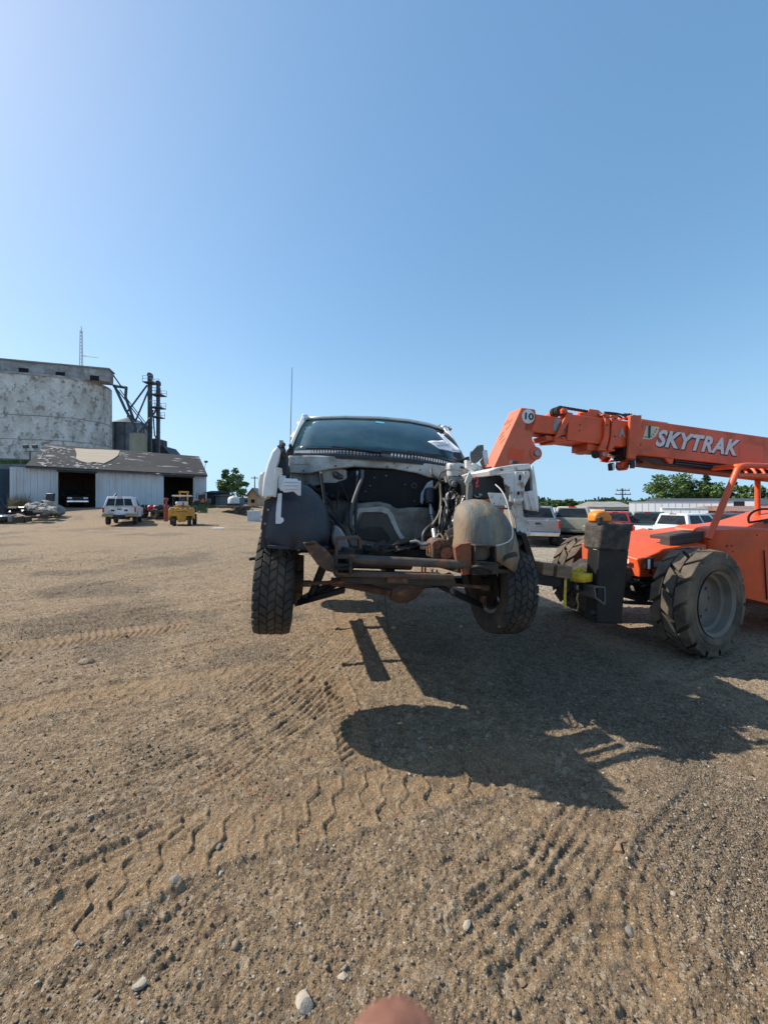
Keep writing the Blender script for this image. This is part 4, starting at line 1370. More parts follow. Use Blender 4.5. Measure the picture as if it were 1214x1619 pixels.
rng = random.Random(77)
for k in range(14):
    x0, y0 = rng.uniform(500, 545), rng.uniform(762, 800)
    x1, y1 = rng.uniform(510, 560), rng.uniform(835, 868)
    if k > 6:
        x0, y0, x1, y1 = rng.uniform(640, 700), rng.uniform(845, 862), rng.uniform(570, 640), rng.uniform(862, 880)
    ya, yb = rng.uniform(.25, .45), rng.uniform(-.05, .25)
    wtube('wire', [(x0, y0, ya), (x0 * .6 + x1 * .4 + rng.uniform(-9, 9), y0 * .55 + y1 * .45, ya), (x0 * .3 + x1 * .7 + rng.uniform(-8, 8), y0 * .25 + y1 * .75, yb), (x1, y1, yb)], rng.choice([.004, .006, .009]), rng.choice([BLACK_PLASTIC, BLACK_PLASTIC, HOSE_GREY, RUST]), n=6, sub=4)
for k in range(26):
    px, py = rng.choice([(rng.uniform(470, 735), rng.uniform(724, 750)), (rng.uniform(555, 740), rng.uniform(855, 878)), (rng.uniform(700, 740), rng.uniform(760, 800))])
    yl = .49 if py < 752 else .1
    b = MB()
    q = wp(px, py, yl)
    b.cyl(q, q + Vector((0, -.012, 0)), rng.uniform(.005, .010), n=8)
    b.build('bolt', rng.choice([STEEL, RUST, BLACK_PLASTIC]), wreck)

# ---- right front corner
b = MB()      # dusty grey arch dome
prof = [(716, 905), (712, 880), (717, 850), (716, 820), (722, 800), (735, 790), (752, 788), (770, 790), (786, 797), (800, 812), (811, 832), (818, 855), (820, 880), (812, 908)]
f0 = W.poly(prof, -.24)
cx, cz = .60, .68
def ringr(y, s, dz=0):
    sh = wp(716, 850, y).x - wp(716, 850, -.24).x if y > -.2 else 0.0
    return [Vector((cx + (p.x - cx) * s + sh * max(0.0, min(1.0, (.85 - p.x) / .4)), y, cz + (p.z - cz) * s + dz)) for p in f0]
b.grid([ringr(.5, 1.0), ringr(.1, 1.0), ringr(-.14, .99), ringr(-.25, .95), ringr(-.33, .85), ringr(-.38, .68), ringr(-.40, .45), ringr(-.41, .2), ringr(-.412, .01)])
DOME = mat('mud_stained_liner', (0.15, 0.165, 0.15), (0.085, 0.095, 0.09), 3, 0.62, c3=(0.33, 0.29, 0.18), c3amt=.50, c3scale=3.2, sharp=.2, dirt=(0.40, 0.20, 0.06), damt=.47, dscale=2.6, stretch=(1.8, 1, .55), bump=.5, bscale=12, rgh=.7)
b.build('wheel_arch_liner', DOME, wreck, smooth=45, solid=.006)
wplate('dome_skirt', [(716, 880), (740, 890), (770, 896), (800, 900), (815, 885), (812, 906), (740, 908)], -.34, .05, BLACK_DIRTY, .006)
b = MB()      # black bracing behind the white panel
b.beam(wp(822, 843, -.2), wp(842, 905, -.15), .05, .10, up=(0, 1, 0))
b.beam(wp(800, 880, -.2), wp(828, 848, -.2), .04, .06, up=(0, 1, 0))
b.beam(wp(812, 905, -.2), wp(845, 905, -.15), .06, .05, up=(0, 1, 0))
b.build('corner_brace', BLACK_STEEL, wreck, bevel=.006)
wplate('rear_flap', [(818, 846), (832, 843), (846, 900), (838, 912), (822, 915)], .02, .03, BLACK_PLASTIC, .004)
# white inner fender: rail, plate, slot, leg
b = MB()
b.prism(W.poly([(772, 744), (790, 738), (815, 734), (838, 733), (840, 737), (839, 742), (818, 744), (795, 749), (776, 753)], -.10), (0, .62, .0))
b.build('fender_rail', WHITE_DIRTY, wreck, bevel=.008)
b = MB()
b.prism(W.poly([(788, 749), (815, 745), (836, 744), (838, 752), (834, 760), (829, 770), (827, 782), (825, 797), (812, 796), (806, 793), (806, 770), (798, 765), (797, 757)], -.14), (0, .016, 0))
ip = b.build('inner_fender', WHITE_DIRTY, wreck, bevel=.004)
b = MB()
for px, py, rx_, rz_ in ((822, 755, .011, .026), (819.5, 780, .01, .016), (808.5, 779, .005, .006), (829, 747, .009, .006), (793, 743, .016, .007)):
    c = wp(px, py, -.146)
    b.prism([c + Vector((rx_ * math.cos(t), 0, rz_ * math.sin(t))) for t in np.linspace(0, 2 * PI, 13)[:-1]], (0, .004, 0))
b.build('hole', BLACK_MATT, ip)
b = MB()
for px in (815, 828):
    b.beam(wp(px, 746, -.145), wp(px - 1, 790, -.145), .012, .012)
b.beam(wp(812, 792, -.15), wp(826, 789, -.15), .02, .03)
b.build('pressed_rib', WHITE_DIRTY, ip, bevel=.004)
wplate('white_leg', [(812, 796), (826, 795), (827, 815), (834, 823), (839, 832), (838, 846), (832, 849), (818, 848), (814, 820), (808, 802)], -.12, .014, WHITE_DIRTY, .004)
b = MB()
for px, py in ((822, 839), (829, 840), (834, 838)):
    b.cyl(wp(px, py, -.125), wp(px, py, -.118), .004, n=8)
b.build('hole', BLACK_MATT, wreck)
wplate('black_slot', [(835, 742), (842, 742), (842, 776), (831, 776), (833, 762)], -.08, .05, BLACK_PLASTIC, .003)
b = MB()
b.prism(W.poly([(840, 736), (843, 736), (847, 760), (851, 790), (851, 810), (845, 806), (842, 775)], -.12), (.04, .85, .02))
b.build('right_fender', WHITE_PAINT, wreck, bevel=.004)
wplate('fender_corner', [(826, 779), (843, 775), (849, 808), (840, 808), (832, 806)], -.16, .03, WHITE_DIRTY, .005)
b = MB()
b.beam(wp(834, 777, -.165), wp(841, 806, -.165), .02, .014)
b.build('corner_rib', WHITE_DIRTY, wreck, bevel=.003)
wplate('black_clip', [(828, 806), (850, 806), (846, 815), (832, 812)], -.13, .03, BLACK_PLASTIC, .004)
wplate('white_tab', [(771, 779), (795, 780), (804, 793), (804, 799), (778, 799)], -.26, .006, WHITE_DIRTY, .002)
b = MB()
for px, py in ((777, 786), (791, 788), (781, 796)):
    b.cyl(wp(px, py, -.262), wp(px, py, -.256), .005, n=8)
b.build('hole', BLACK_MATT, wreck)
wtube('loose_cable', [(783, 766, -.2), (792, 775, -.26), (800, 790, -.32), (806, 815, -.36), (810, 838, -.40), (808, 852, -.42), (795, 860, -.44), (770, 865, -.44)], .005, WIRE_WHITE)
wtube('loose_cable', [(783, 766, -.2), (796, 780, -.24), (803, 796, -.3), (811, 820, -.34), (812, 850, -.40), (808, 870, -.4)], .003, HOSE_GREY)
wtube('axle_pipe', [(790, 893, -.38), (797, 882, -.4), (806, 878, -.4), (815, 876, -.38)], .018, BLACK_DIRTY)
# fuse tray and posts
wplate('battery_tray', [(744, 755), (798, 750), (796, 762), (800, 778), (788, 788), (764, 789), (750, 790), (744, 780)], -.02, .3, BLACK_PLASTIC, .01)
b = MB()
rng = random.Random(5)
for px, py in ((786, 757), (792, 768), (790, 777), (797, 772)):
    b.prism([wp(px + rng.uniform(-5, 5), py + rng.uniform(-6, 6), -.04) for _ in range(3)], (0, .01, 0))
b.build('torn_plastic', BLACK_PLASTIC, wreck)
for pts, r in (([(748, 758, -.05), (752, 755, -.05), (755, 759, -.05), (754, 765, -.05)], .009), ([(754, 767, -.05), (755, 770, -.05)], .013)):
    wtube('red_terminal', pts, r, RED_PLASTIC)
b = MB()
b.prism(W.poly([(735, 762), (742, 745), (747, 753), (746, 758), (738, 768)], -.06), (0, .02, 0))
b.build('pale_tag', mat('pale_grey_tag', (.5, .5, .46), None, 8, .6), wreck, bevel=.002)
b = MB()
b.beam(wp(742, 766, .0), wp(741, 791, .0), .045, .045)
b.build('grey_post', mat('grey_post_paint', (.16, .16, .155), None, 8, .6, dirt=(.1, .08, .06), damt=.3), wreck, bevel=.006)
b = MB()
b.curve([wp(750, 783, -.04), wp(755, 786, -.05), wp(762, 782, -.05)], .005, 6)
b.box(wp(759, 782, -.04), (.03, .01, .015))
b.build('battery_clamp', STEEL, wreck, smooth=50)
# hood hinge standing up
b = MB()
b.prism(W.poly([(743, 717), (755, 704), (764, 703), (765, 714), (763, 723), (755, 731), (750, 733), (744, 728)], .36), (0, .012, 0))
hg = b.build('hood_hinge', mat('grey_hinge_paint', (.085, .088, .09), (.065, .067, .07), 5, .5, dirt=(.16, .14, .11), damt=.2), wreck, bevel=.003)
b = MB()
for px, py in ((756.5, 705.5), (744.5, 715), (752, 720.5), (749, 720), (753, 725)):
    b.cyl(wp(px, py, .352), wp(px, py, .36), .009 if py < 716 else .007, n=10)
b.build('bolt', STEEL, hg)
b = MB()
b.beam(wp(765, 712, .37), wp(768, 735, .37), .05, .03, up=(0, 1, 0))
b.build('hinge_arm', mat('blue_white_arm', (.5, .55, .62), (.3, .33, .37), 12, .4, dirt=(.1, .08, .06), damt=.3), wreck, bevel=.004)
b = MB()
b.prism(W.poly([(759, 730), (763, 724), (768, 742), (765, 746)], .35), (0, .01, 0))
b.build('rusty_strut', RUST_RED, wreck)
b = MB()
b.prism(W.poly([(737, 727), (750, 731), (762, 738), (768, 744), (764, 750), (756, 745), (738, 740)], .38), (0, .06, 0))
for px, py in ((748, 734), (758, 741), (764, 744)):
    b.box(wp(px, py, .36), (.03, .02, .02), rz=px)
b.build('hinge_foot', WHITE_DIRTY, wreck, bevel=.005)
wplate('mirror_foot', [(734, 724), (742, 721), (744, 735), (738, 735)], .7, .1, BLACK_PLASTIC, .008)
b = MB()
b.box(wp(812, 731.5, .0), (.06, .05, .03))
b.build('black_latch', BLACK_PLASTIC, wreck, bevel=.008)
# running boards (seen by their shadow)
for sx in (-1, 1):
    b = MB()
    b.box((sx * .98, 1.75, .40), (.17, 1.9, .045))
    rb = b.build('running_board', BLACK_STEEL, wreck, bevel=.015)
    b = MB()
    for yy in (1.2, 2.35):
        b.beam((sx * .5, yy, .52), (sx * 1.27, yy, .37), .06, .03)
    b.build('step_bracket', BLACK_STEEL, rb, bevel=.005)
b = MB()
b.cyl((-.4, 1.4, .40), (-.4, 4.2, .40), .035, n=10)
b.cyl((-.4, 2.1, .40), (-.4, 2.8, .40), .1, n=14)
b.build('exhaust', RUST, wreck, smooth=50)

# ---- paper notes on the glass, crumpled sheets at both pillars
INK_GREY = mat('faded_ink', (.28, .28, .32), None, 9, .7)
def note(pts, label, word=None, tilt=0):
    b = MB()
    q = [wp(*p) for p in pts]
    n_ = 6
    rows_ = []
    for i in range(n_ + 1):
        t = i / n_
        a, c = q[0].lerp(q[3], t), q[1].lerp(q[2], t)
        rows_.append([a.lerp(c, j / 8) + Vector((0, -.006 * math.sin(5 * j / 8 + 3 * t) - .004, .003 * math.sin(7 * j / 8))) for j in range(9)])
    b.grid(rows_)
    o = b.build('paper_note', PAPER, None, smooth=180, solid=.0008)
    o.location = WO
    o.rotation_euler = (0, WRL, WRZ)
    tag(o, label, 'paper')
    if word:
        A, B, D = rows_[0][0], rows_[0][8], rows_[n_][0]
        x, y = (B - A).normalized(), (A - D).normalized()
        nrm = x.cross(y).normalized()
        y = nrm.cross(x)
        for u, v, sz in word:           # print too small to read in the photograph: only its ink strokes
            b = MB()
            rg = random.Random(int(u * 100 + v * 10))
            for k in range(9):
                b.box((sz * (k - 4) * .72, 0, 0), (sz * rg.uniform(.3, .6), sz * rg.uniform(.7, 1.0), .0008), rz=rg.uniform(-.2, .2))
            t = b.build('printed_line', INK_GREY, o)
            p = A.lerp(B, u).lerp(D.lerp(rows_[n_][8], u), v) + nrm * .012
            M4 = Matrix((x, y, nrm)).transposed().to_4x4()
            M4.translation = p
            t.matrix_local = M4
    return o
def text_mesh(txt, size, ext, m, shear=0.0, bold=0.0, parent=None, name='lettering', space=1.0):
    cu = bpy.data.curves.new(name, 'FONT')
    cu.body = txt
    cu.size = size
    cu.extrude = ext
    cu.shear = shear
    cu.offset = bold
    cu.space_character = space
    cu.align_x = 'CENTER'
    cu.align_y = 'CENTER'
    to = bpy.data.objects.new(name, cu)
    COL.objects.link(to)
    dg = bpy.context.evaluated_depsgraph_get()
    me = bpy.data.meshes.new_from_object(to.evaluated_get(dg))
    bpy.data.objects.remove(to)
    me.materials.clear()
    me.materials.append(m)
    o = bpy.data.objects.new(name, me)
    COL.objects.link(o)
    if parent:
        o.parent = parent
    return o
note([(676, 698, .66), (700, 696, .70), (727, 716, .66), (694, 710, .60)], 'white printed paper note taped across the right of the windscreen', [(.5, .52, .024), (.3, .2, .010), (.62, .2, .010)])
note([(691, 684, .88), (700, 688, .90), (730, 714, .66), (716, 712, .64)], 'second crumpled white paper under clear tape at the right windscreen pillar')
def crumple(pts, seed, label):
    rng = random.Random(seed)
    b = MB()
    n_ = 7
    q = [wp(*p) for p in pts]
    rows_ = []
    for i in range(n_ + 1):
        t = i / n_
        a, c = q[0].lerp(q[3], t), q[1].lerp(q[2], t)
        rows_.append([a.lerp(c, j / 6) + Vector((rng.uniform(-.03, .03), rng.uniform(-.09, .09), rng.uniform(-.03, .03))) for j in range(7)])
    b.grid(rows_)
    rows_ = [[p + Vector((rng.uniform(-.02, .02), .09 + rng.uniform(-.05, .05), rng.uniform(-.03, .03))) for p in r] for r in rows_]
    b.grid(rows_)
    o = b.build('crumpled_sheet', PLASTIC_WRAP, None, smooth=30, solid=.003)
    o.location = WO
    o.rotation_euler = (0, WRL, WRZ)
    return tag(o, label, 'plastic sheet')
crumple([(474, 664, 1.45), (488, 661, 1.45), (481, 680, 1.2), (463, 697, 1.1)], 3, 'crumpled pale sheet bunched at the left windscreen pillar')
crumple([(692, 673, 1.5), (708, 677, 1.5), (711, 692, 1.4), (700, 690, 1.4)], 6, 'crumpled pale sheet sticking up at the right windscreen pillar')
# ================================================================== LIFTING MACHINE (x forward = towards the truck, y towards the camera, z up)
TO, TRZ = (3.01, 4.94, 0.0), rad(180 + 13.3)
T = Frame(TO, TRZ)
tele = thing('telehandler', 'orange telescopic lifting machine with big dusty tyres and lettered boom', 'telehandler', TO, TRZ)
def tp(px, py, yl):
    return T.at(px, py, yl)
def tplate(name, pts, yl, depth, m, bevel=.006, parent=None):
    b = MB()
    b.prism(T.poly(pts, yl), (0, -depth, 0))
    return b.build(name, m, parent or tele, bevel=bevel)
# wheels
MR, MW = .56, .365
for x, ys in ((-.16, (.81, -.81)), (-3.1, (.80, -.80))):
    for y in ys:
        s_ = 1 if y > 0 else -1
        # build about x then turn the axle into y
        tmp = MB()
        hw = MW / 2
        rr_ = .315
        r = MB()
        d = hw * s_
        r.lathe([(rr_ + .025, d * .98), (rr_ + .012, d * .90), (rr_ - .005, d * .86), (rr_ - .02, d * .5), (rr_ - .05, d * .42), (rr_ - .06, d * .1), (rr_ - .085, -d * .02), (.16, -d * .08), (.15, -d * .2), (.001, -d * .2)], (x, y, MR), 'Y', 44)
        r.lathe([(rr_ + .02, -d * .9), (rr_ - .02, -d * .5), (rr_ - .03, d * .2)], (x, y, MR), 'Y', 44)
        st_ = rad(10.5) if x > -1 else 0.0
        Rs, ctr_ = Matrix.Rotation(st_, 3, 'Z'), Vector((x, y, 0))
        r.v = [ctr_ + Rs @ (v - ctr_) for v in r.v]
        rim = r.build('wheel', RIM_GREY if y > 0 else RIM_RED, tele, smooth=40)
        h = MB()
        h.lathe([(.15, -d * .3), (.14, d * .1), (.09, d * .22), (.001, d * .24)], (x, y, MR), 'Y', 24)
        for k in range(10):
            a = 2 * PI * k / 10
            p = Vector((x + .19 * math.cos(a), y - d * .08, MR + .19 * math.sin(a)))
            h.cyl(p, p + Vector((0, d * .14, 0)), .016, n=6)
        h.v = [ctr_ + Rs @ (v - ctr_) for v in h.v]
        h.build('hub', RIM_GREY if y > 0 else RIM_RED, rim, smooth=40)
        c, t = tyre_mesh(MR, MW, rr_, 14, 3, .055, zig=.42, seed=3)
        if y > 0 and x > -1:
            c.lathe([(rr_ + .10, hw * 1.0), (rr_ + .105, hw * 1.065), (rr_ + .115, hw * 1.0)], (0, 0, 0), 'X', 48)
        for m_ in (c, t):
            m_.v = [ctr_ + Rs @ Vector((-v.y, v.x, MR + v.z)) for v in m_.v]
        c.build('tyre', RUBBER_DUSTY, rim, smooth=40)
        setting(t.build('tread', RUBBER_DUSTY, rim, bevel=.008, seg=2), 'stuff')
for x in (-.16, -3.1):
    b = MB()
    b.tube([(x, -.62, MR), (x, -.2, MR), (x, -.14, MR), (x, .14, MR), (x, .2, MR), (x, .62, MR)], [.09, .11, .19, .19, .11, .09], 16)
    b.build('axle', BLACK_DIRTY, tele, smooth=50)
# chassis
b = MB()
b.prism([(-3.9, -.36, .62), (.45, -.36, .62), (.55, -.36, .75), (.35, -.36, .86), (-3.9, -.36, .98)], (0, .72, 0))
b.build('chassis', BLACK_DIRTY, tele, bevel=.02)
b = MB()
b.prism([(-3.9, -.36, .96), (-.7, -.36, .96), (-.7, -.36, 1.05), (-3.2, -.36, 1.6), (-3.9, -.36, 1.6)], (0, .72, 0))
b.build('boom_tower', ORANGE, tele, bevel=.02)
b = MB()
b.prism([(-3.0, -1.05, .62), (-1.3, -1.05, .62), (-1.2, -1.05, .95), (-1.4, -1.05, 1.16), (-3.0, -1.05, 1.3)], (0, .66, 0))
b.build('engine_cover', ORANGE, tele, bevel=.05)
b = MB()
b.box((-3.95, 0, .95), (.3, 1.7, .6))
b.build('counterweight', ORANGE, tele, bevel=.04)
# front cover over the axle
n0, n1 = tp(1011, 885, .46), tp(1011, 913, .46)
n2, n3, n4 = tp(1051, 868, .46), tp(1116, 861, .46), tp(1116, 905, .46)
f0, f1, f2 = tp(993, 880, .12), tp(995, 850, -.34), tp(1122, 833, -.34)
b = MB()
zb = n1.z
nx = n0.x
pts = [n1, Vector((n4.x, .46, zb)), n3, n2, n0]
low = [Vector((nx + .04, -.40, zb)), Vector((n4.x, -.40, zb)), Vector((n4.x, -.40, f2.z)), Vector((n2.x, -.40, f1.z)), Vector((nx + .05, -.40, f1.z - .06))]
n_ = len(pts)
b.add(pts + low, [tuple(range(n_)), tuple(range(n_, 2 * n_))[::-1]] + [(i, n_ + i, n_ + (i + 1) % n_, (i + 1) % n_) for i in range(n_)])
hood = b.build('front_cover', ORANGE, tele, bevel=.012)
b = MB()
b.box(Vector((nx - .2, .466, n0.z - .06)), (.30, .006, .05), ry=.1)
b.build('grey_decal', mat('grey_decal', (.42, .41, .43), (.36, .35, .37), 9, .5), hood)
for px, py in ((1029, 905),):
    b = MB()
    c = tp(px, py, .466)
    b.cyl(c, c + Vector((0, -.01, 0)), .022, n=16)
    b.build('hole', BLACK_MATT, hood)
b = MB()
c = Vector((nx + .046, .2, zb + .075))
b.cyl(c - Vector((.01, 0, 0)), c + Vector((.006, 0, 0)), .035, n=18)
b.build('hole', BLACK_MATT, hood)
b = MB()
c = tp(1026.5, 891, .54)
b.box(c, (.10, .05, .13), rz=.4)
lm = b.build('headlamp', BLACK_PLASTIC, tele, bevel=.008)
b = MB()
b.box(c + Vector((.022, .024, 0)), (.075, .02, .105), rz=.4)
b.build('lens', LAMP_GLASS, lm, bevel=.004)
b = MB()
c = Vector((nx + .048, .26, zb + .17))
b.box(c, (.004, .2, .05))
b.build('white_decal', DECAL_WHITE, hood)
b = MB()
for k in range(5):
    b.box(c + Vector((.003, -.07 + .03 * k, .0)), (.003, .017, .026), rx=.2)
b.build('decal_mark', INK, hood)
# front frame, stacks of straps on it
b = MB()
b.beam(tp(975, 931, .2), tp(1042, 931, .2), .12, .16)
b.beam(tp(985, 952, .35), tp(1050, 955, .35), .05, .04)
b.beam(tp(1040, 915, .4), tp(1040, 950, .4), .06, .04)
b.beam((.5, .25, .62), (1.0, .76, .55), .12, .12)
b.beam((.55, -.85, .62), (.55, .25, .62), .14, .14)
b.build('front_frame', BLACK_DIRTY, tele, bevel=.01)
b = MB()
for k, pts in enumerate(([(985, 915, .3), (1000, 908, .36), (1012, 915, .4), (1003, 922, .4), (990, 920, .38)], [(1000, 915, .4), (1012, 922, .43), (1022, 926, .44), (1012, 928, .44)], [(998, 925, .45), (1000, 936, .48), (1008, 938, .47)])):
    P = [tp(*p) for p in pts]
    rws = []
    for i in range(len(P)):
        rws.append([P[i] + Vector((0, -.03, 0)), P[i] + Vector((.006, .03, .01))])
    b.grid(rws)
o = b.build('strap_bundle', GREY_STRAP, None, solid=.006, smooth=60, sub=1)
o.location = TO
o.rotation_euler = (0, 0, TRZ)
tag(o, 'heap of grey webbing straps on the machine frame beside the black plate', 'strap')
# folded outrigger, tall black box with a dirt-caked pad
yo = .86
tplate('outrigger', [(947, 868), (994, 870), (982, 987), (941, 985)], yo, .16, BLACK_STEEL, .012)
tplate('outrigger_pad', [(951, 827), (1001, 828), (995, 873), (948, 871)], yo + .02, .24, BLACK_DIRTY, .03)
b = MB()
b.beam(tp(948, 832, yo - .06), tp(942, 975, yo - .06), .10, .03, up=(0, 1, 0))
b.cyl(tp(936, 968, yo), tp(936, 968, yo - .1), .03, n=12)
b.cyl(tp(945, 975, yo + .02), tp(945, 975, yo - .1), .02, n=12)
b.build('outrigger_link', BLACK_STEEL, tele, bevel=.006)
b = MB()
rng = random.Random(2)
c0, c1 = tp(953, 827.5, yo), tp(1000, 828.5, yo)
for k in range(60):
    b.rock(c0.lerp(c1, rng.random()) + Vector((0, -rng.uniform(0, .2), .004)), rng.uniform(.004, .012), rng, .5)
setting(b.build('caked_dirt', STONE_TAN, tele), 'stuff')
b = MB()
b.prism(T.poly([(941, 826), (941, 815), (945, 809), (955, 807), (963, 810), (967, 816), (969, 826)], .78), (0, -.12, 0))
b.build('cylinder_guard', ORANGE_BRIGHT, tele, bevel=.02)
b = MB()
c = tp(948, 822, .84)
b.cyl(c + Vector((0, 0, -.05)), c + Vector((0, 0, .03)), .028, n=12)
b.build('knob', BLACK_PLASTIC, tele, smooth=40, bevel=.01)
b = MB()
b.box(tp(943, 871, .80), (.05, .05, .09))
b.build('white_reflector', DECAL_WHITE, tele, bevel=.004)
b = MB()      # open box tube that carries the leg
q = [tp(922, 923, .72), tp(938, 924, .72), tp(938, 950, .72), tp(924, 940, .72)]
for i in range(4):
    b.beam(q[i], q[(i + 1) % 4], .018, .3, up=(0, 1, 0))
b.build('leg_socket', mat('worn_grey_socket', (.13, .13, .125), (.08, .08, .078), 7, .6, dirt=(.16, .13, .1), damt=.4), tele, bevel=.004)
# boom
BZ = math.atan(.066)
def boomquad(name, pts, yh, m, bevel=.012):
    b = MB()
    b.prism(T.poly(pts, yh), (0, -2 * yh, 0))
    return b.build(name, m, tele, bevel=bevel)
A_, B_ = tp(1014, 663, .2), tp(1007, 719, .2)
def zt(x):
    return A_.z + (x - A_.x) * .068
def zbm(x):
    return B_.z + (x - B_.x) * .062
b = MB()
x0, x1 = A_.x, -4.4
b.prism([(x0, .2, zt(x0)), (B_.x, .2, B_.z), (x1, .2, zbm(x1)), (x1, .2, zt(x1))], (0, -.4, 0))
boom = b.build('boom', ORANGE, tele, bevel=.01)
b = MB()
b.prism([(-.02, .16, zbm(-.02) + .002), (-.3, .16, zbm(-.3) - .09), (-3.9, .16, zbm(-3.9) - .13), (-3.9, .16, zbm(-3.9) + .002)], (0, -.32, 0))
b.build('boom_underside', GREASE, tele, bevel=.01)
b = MB()
for dy, dz in ((.17, -.015), (.17, -.045), (.15, -.07)):
    b.curve([(-.6, dy, zbm(-.6) + dz), (-1.2, dy + .01, zbm(-1.2) + dz - .012), (-1.9, dy, zbm(-1.9) + dz + .008), (-3.2, dy, zbm(-3.2) + dz)], .014, 6)
b.build('hydraulic_hose', BLACK_PLASTIC, tele, smooth=60)
b = MB()
b.prism(T.poly([(1049, 722), (1065, 725), (1063, 733), (1058, 733)], .19), (0, -.05, 0))
b.build('boom_tab', ORANGE, tele, bevel=.004)
b = MB()
b.prism([p + Vector((0, .0015, 0)) for p in T.poly([(1169, 701), (1206, 706), (1204, 741), (1167, 733)], .2)], (0, -.001, 0))
b.build('red_panel', ORANGE_DEEP, boom)
def on_boom(txt, px, py, yl, size, m, shear=0, bold=0, space=1.0, lift=.003, ext=.0012, sx=1.0, parent=None, rot=0.0):
    t = text_mesh(txt, size, ext, m, shear, bold, parent or boom, 'lettering', space)
    x = Vector((-math.cos(BZ + rot), 0, -math.sin(BZ + rot)))
    z = Vector((0, 1, 0))
    y = z.cross(x)
    M4 = Matrix((x * sx, y, z)).transposed().to_4x4()
    M4.translation = tp(px, py, yl) + Vector((0, lift, 0))
    t.matrix_local = M4
    return t
def fit(t, w, h):
    xs = [v.co.x for v in t.data.vertices]
    ys = [v.co.y for v in t.data.vertices]
    kx, ky = w / (max(xs) - min(xs)), h / (max(ys) - min(ys))
    for v in t.data.vertices:
        v.co.x *= kx
        v.co.y *= ky
wl = abs(tp(1033, 690, .2).x - tp(1166, 706, .2).x)
hl = tp(1100, 690, .2).z - tp(1100, 716.5, .2).z
for m_, dpx, lift, bo in ((INK, (.9, 1.1), .002, .02), (DECAL_LILAC, (0, 0), .0048, .012)):
    t = on_boom('SKYTRAK', 1100 + dpx[0], 701.5 + dpx[1], .2, .3, m_, .32, bo, 1.10, lift)
    fit(t, wl * (1.012 if bo > .015 else 1), hl * (1.05 if bo > .015 else 1))
b = MB()
b.prism([p + Vector((0, .004, 0)) for p in T.poly([(1021, 673), (1041, 675), (1040, 682), (1036, 689), (1028, 695), (1015, 694), (1018, 684)], .2)], (0, -.003, 0))
ap = b.build('angle_plate', DECAL_CREAM, boom)
b = MB()
b.prism([p + Vector((0, .012, 0)) for p in T.poly([(1024, 673), (1027, 673.5), (1026, 693), (1023.5, 692.5)], .2)], (0, -.006, 0))
for px, py in ((1019, 691), (1022, 691), (1029, 690), (1032, 687), (1035, 683), (1037, 679)):
    b.box(tp(px, py, .205), (.014, .004, .014))
b.build('pointer', INK, ap)
b = MB()
for px, py in ((1016.5, 674), (1012, 703)):
    c = tp(px, py, .2)
    b.cyl(c, c + Vector((0, .008, 0)), .009, n=10)
b.build('bolt', STEEL, boom)
# middle and tip sections
boomquad('boom_extension', [(900, 654.5), (1020, 669), (1015, 711), (896, 696)], .165, ORANGE, .008)
boomquad('boom_tip', [(830, 652), (905, 663), (902, 690), (828, 681)], .13, ORANGE, .008)
b = MB()
b.prism([p for p in T.poly([(876, 662), (898, 664), (893, 685), (874, 681)], .133)], (0, -.002, 0))
b.build('scuffed_band', STEEL, tele)
b = MB()
for k in range(4):
    b.prism(T.poly([(845, 683 + k * .2), (955, 702 + k * .2), (955, 704), (845, 685)], .10 - .05 * k), (0, -.03, 0))
b.build('wear_strip', GREASE, tele)
def ring(name, pts, yh, th, m=ORANGE):
    """collar plate round the boom, pts = photo outline of its near face"""
    b = MB()
    P = T.poly(pts, yh)
    b.prism(P, (0, -th, 0))
    b.prism([Vector((p.x, -yh + th, p.z)) for p in P], (0, -th, 0))
    xs, zs = [p.x for p in P], [p.z for p in P]
    ctr = sum(xs) / len(xs)
    w_ = .05
    b.box((ctr, 0, max(zs) - .012), (w_, 2 * yh - .005, .022))
    b.box((ctr, 0, min(zs) + .012), (w_, 2 * yh - .005, .022))
    return b.build(name, m, tele, bevel=.006)
ring('boom_collar', [(957, 654), (964, 655), (963, 690), (960, 704), (955, 713), (945, 712), (950, 703), (955, 690)], .20, .03)
ring('boom_collar', [(968, 656), (977, 657), (975, 690), (972, 705), (966, 713), (961, 712), (966, 690)], .20, .03)
ring('boom_collar', [(996, 657), (1014, 656), (1013, 690), (1008, 718), (1003, 726), (992, 724), (994, 700)], .22, .035)
ring('tip_collar', [(897, 651), (906, 653), (902, 662), (886, 690), (876, 693), (880, 687)], .17, .03)
b = MB()
b.prism(T.poly([(876, 690), (902, 693), (899, 698), (877, 699)], .15), (0, -.3, 0))
b.prism(T.poly([(863, 688), (880, 691), (880, 696), (864, 696)], .13), (0, -.26, 0))
b.build('tip_shoe', ORANGE, tele, bevel=.006)
b = MB()
b.prism(T.poly([(884, 688), (950, 698), (950, 702), (884, 693)], .14), (0, -.28, 0))
b.build('boom_liner', GREASE, tele, bevel=.004)
t = on_boom('A', 982.5, 684.5, .166, .1, mat('grey_lettering', (.42, .36, .35), None, 9, .6), 0, .006, 1, .003, parent=tele)
fit(t, abs(tp(977, 684, .166).x - tp(988, 685, .166).x), tp(982, 677, .166).z - tp(982, 692, .166).z)
b = MB()
for px, py, n__ in ((960, 660, 1), (959, 672, 1), (972, 662, 1), (971, 690, 1), (1003, 662, 1), (1000, 700, 1), (916, 672, 1), (915, 681, 1)):
    c = tp(px, py, .2)
    b.cyl(c, c + Vector((0, .01, 0)), .008, n=8)
b.build('bolt', GREASE, tele)
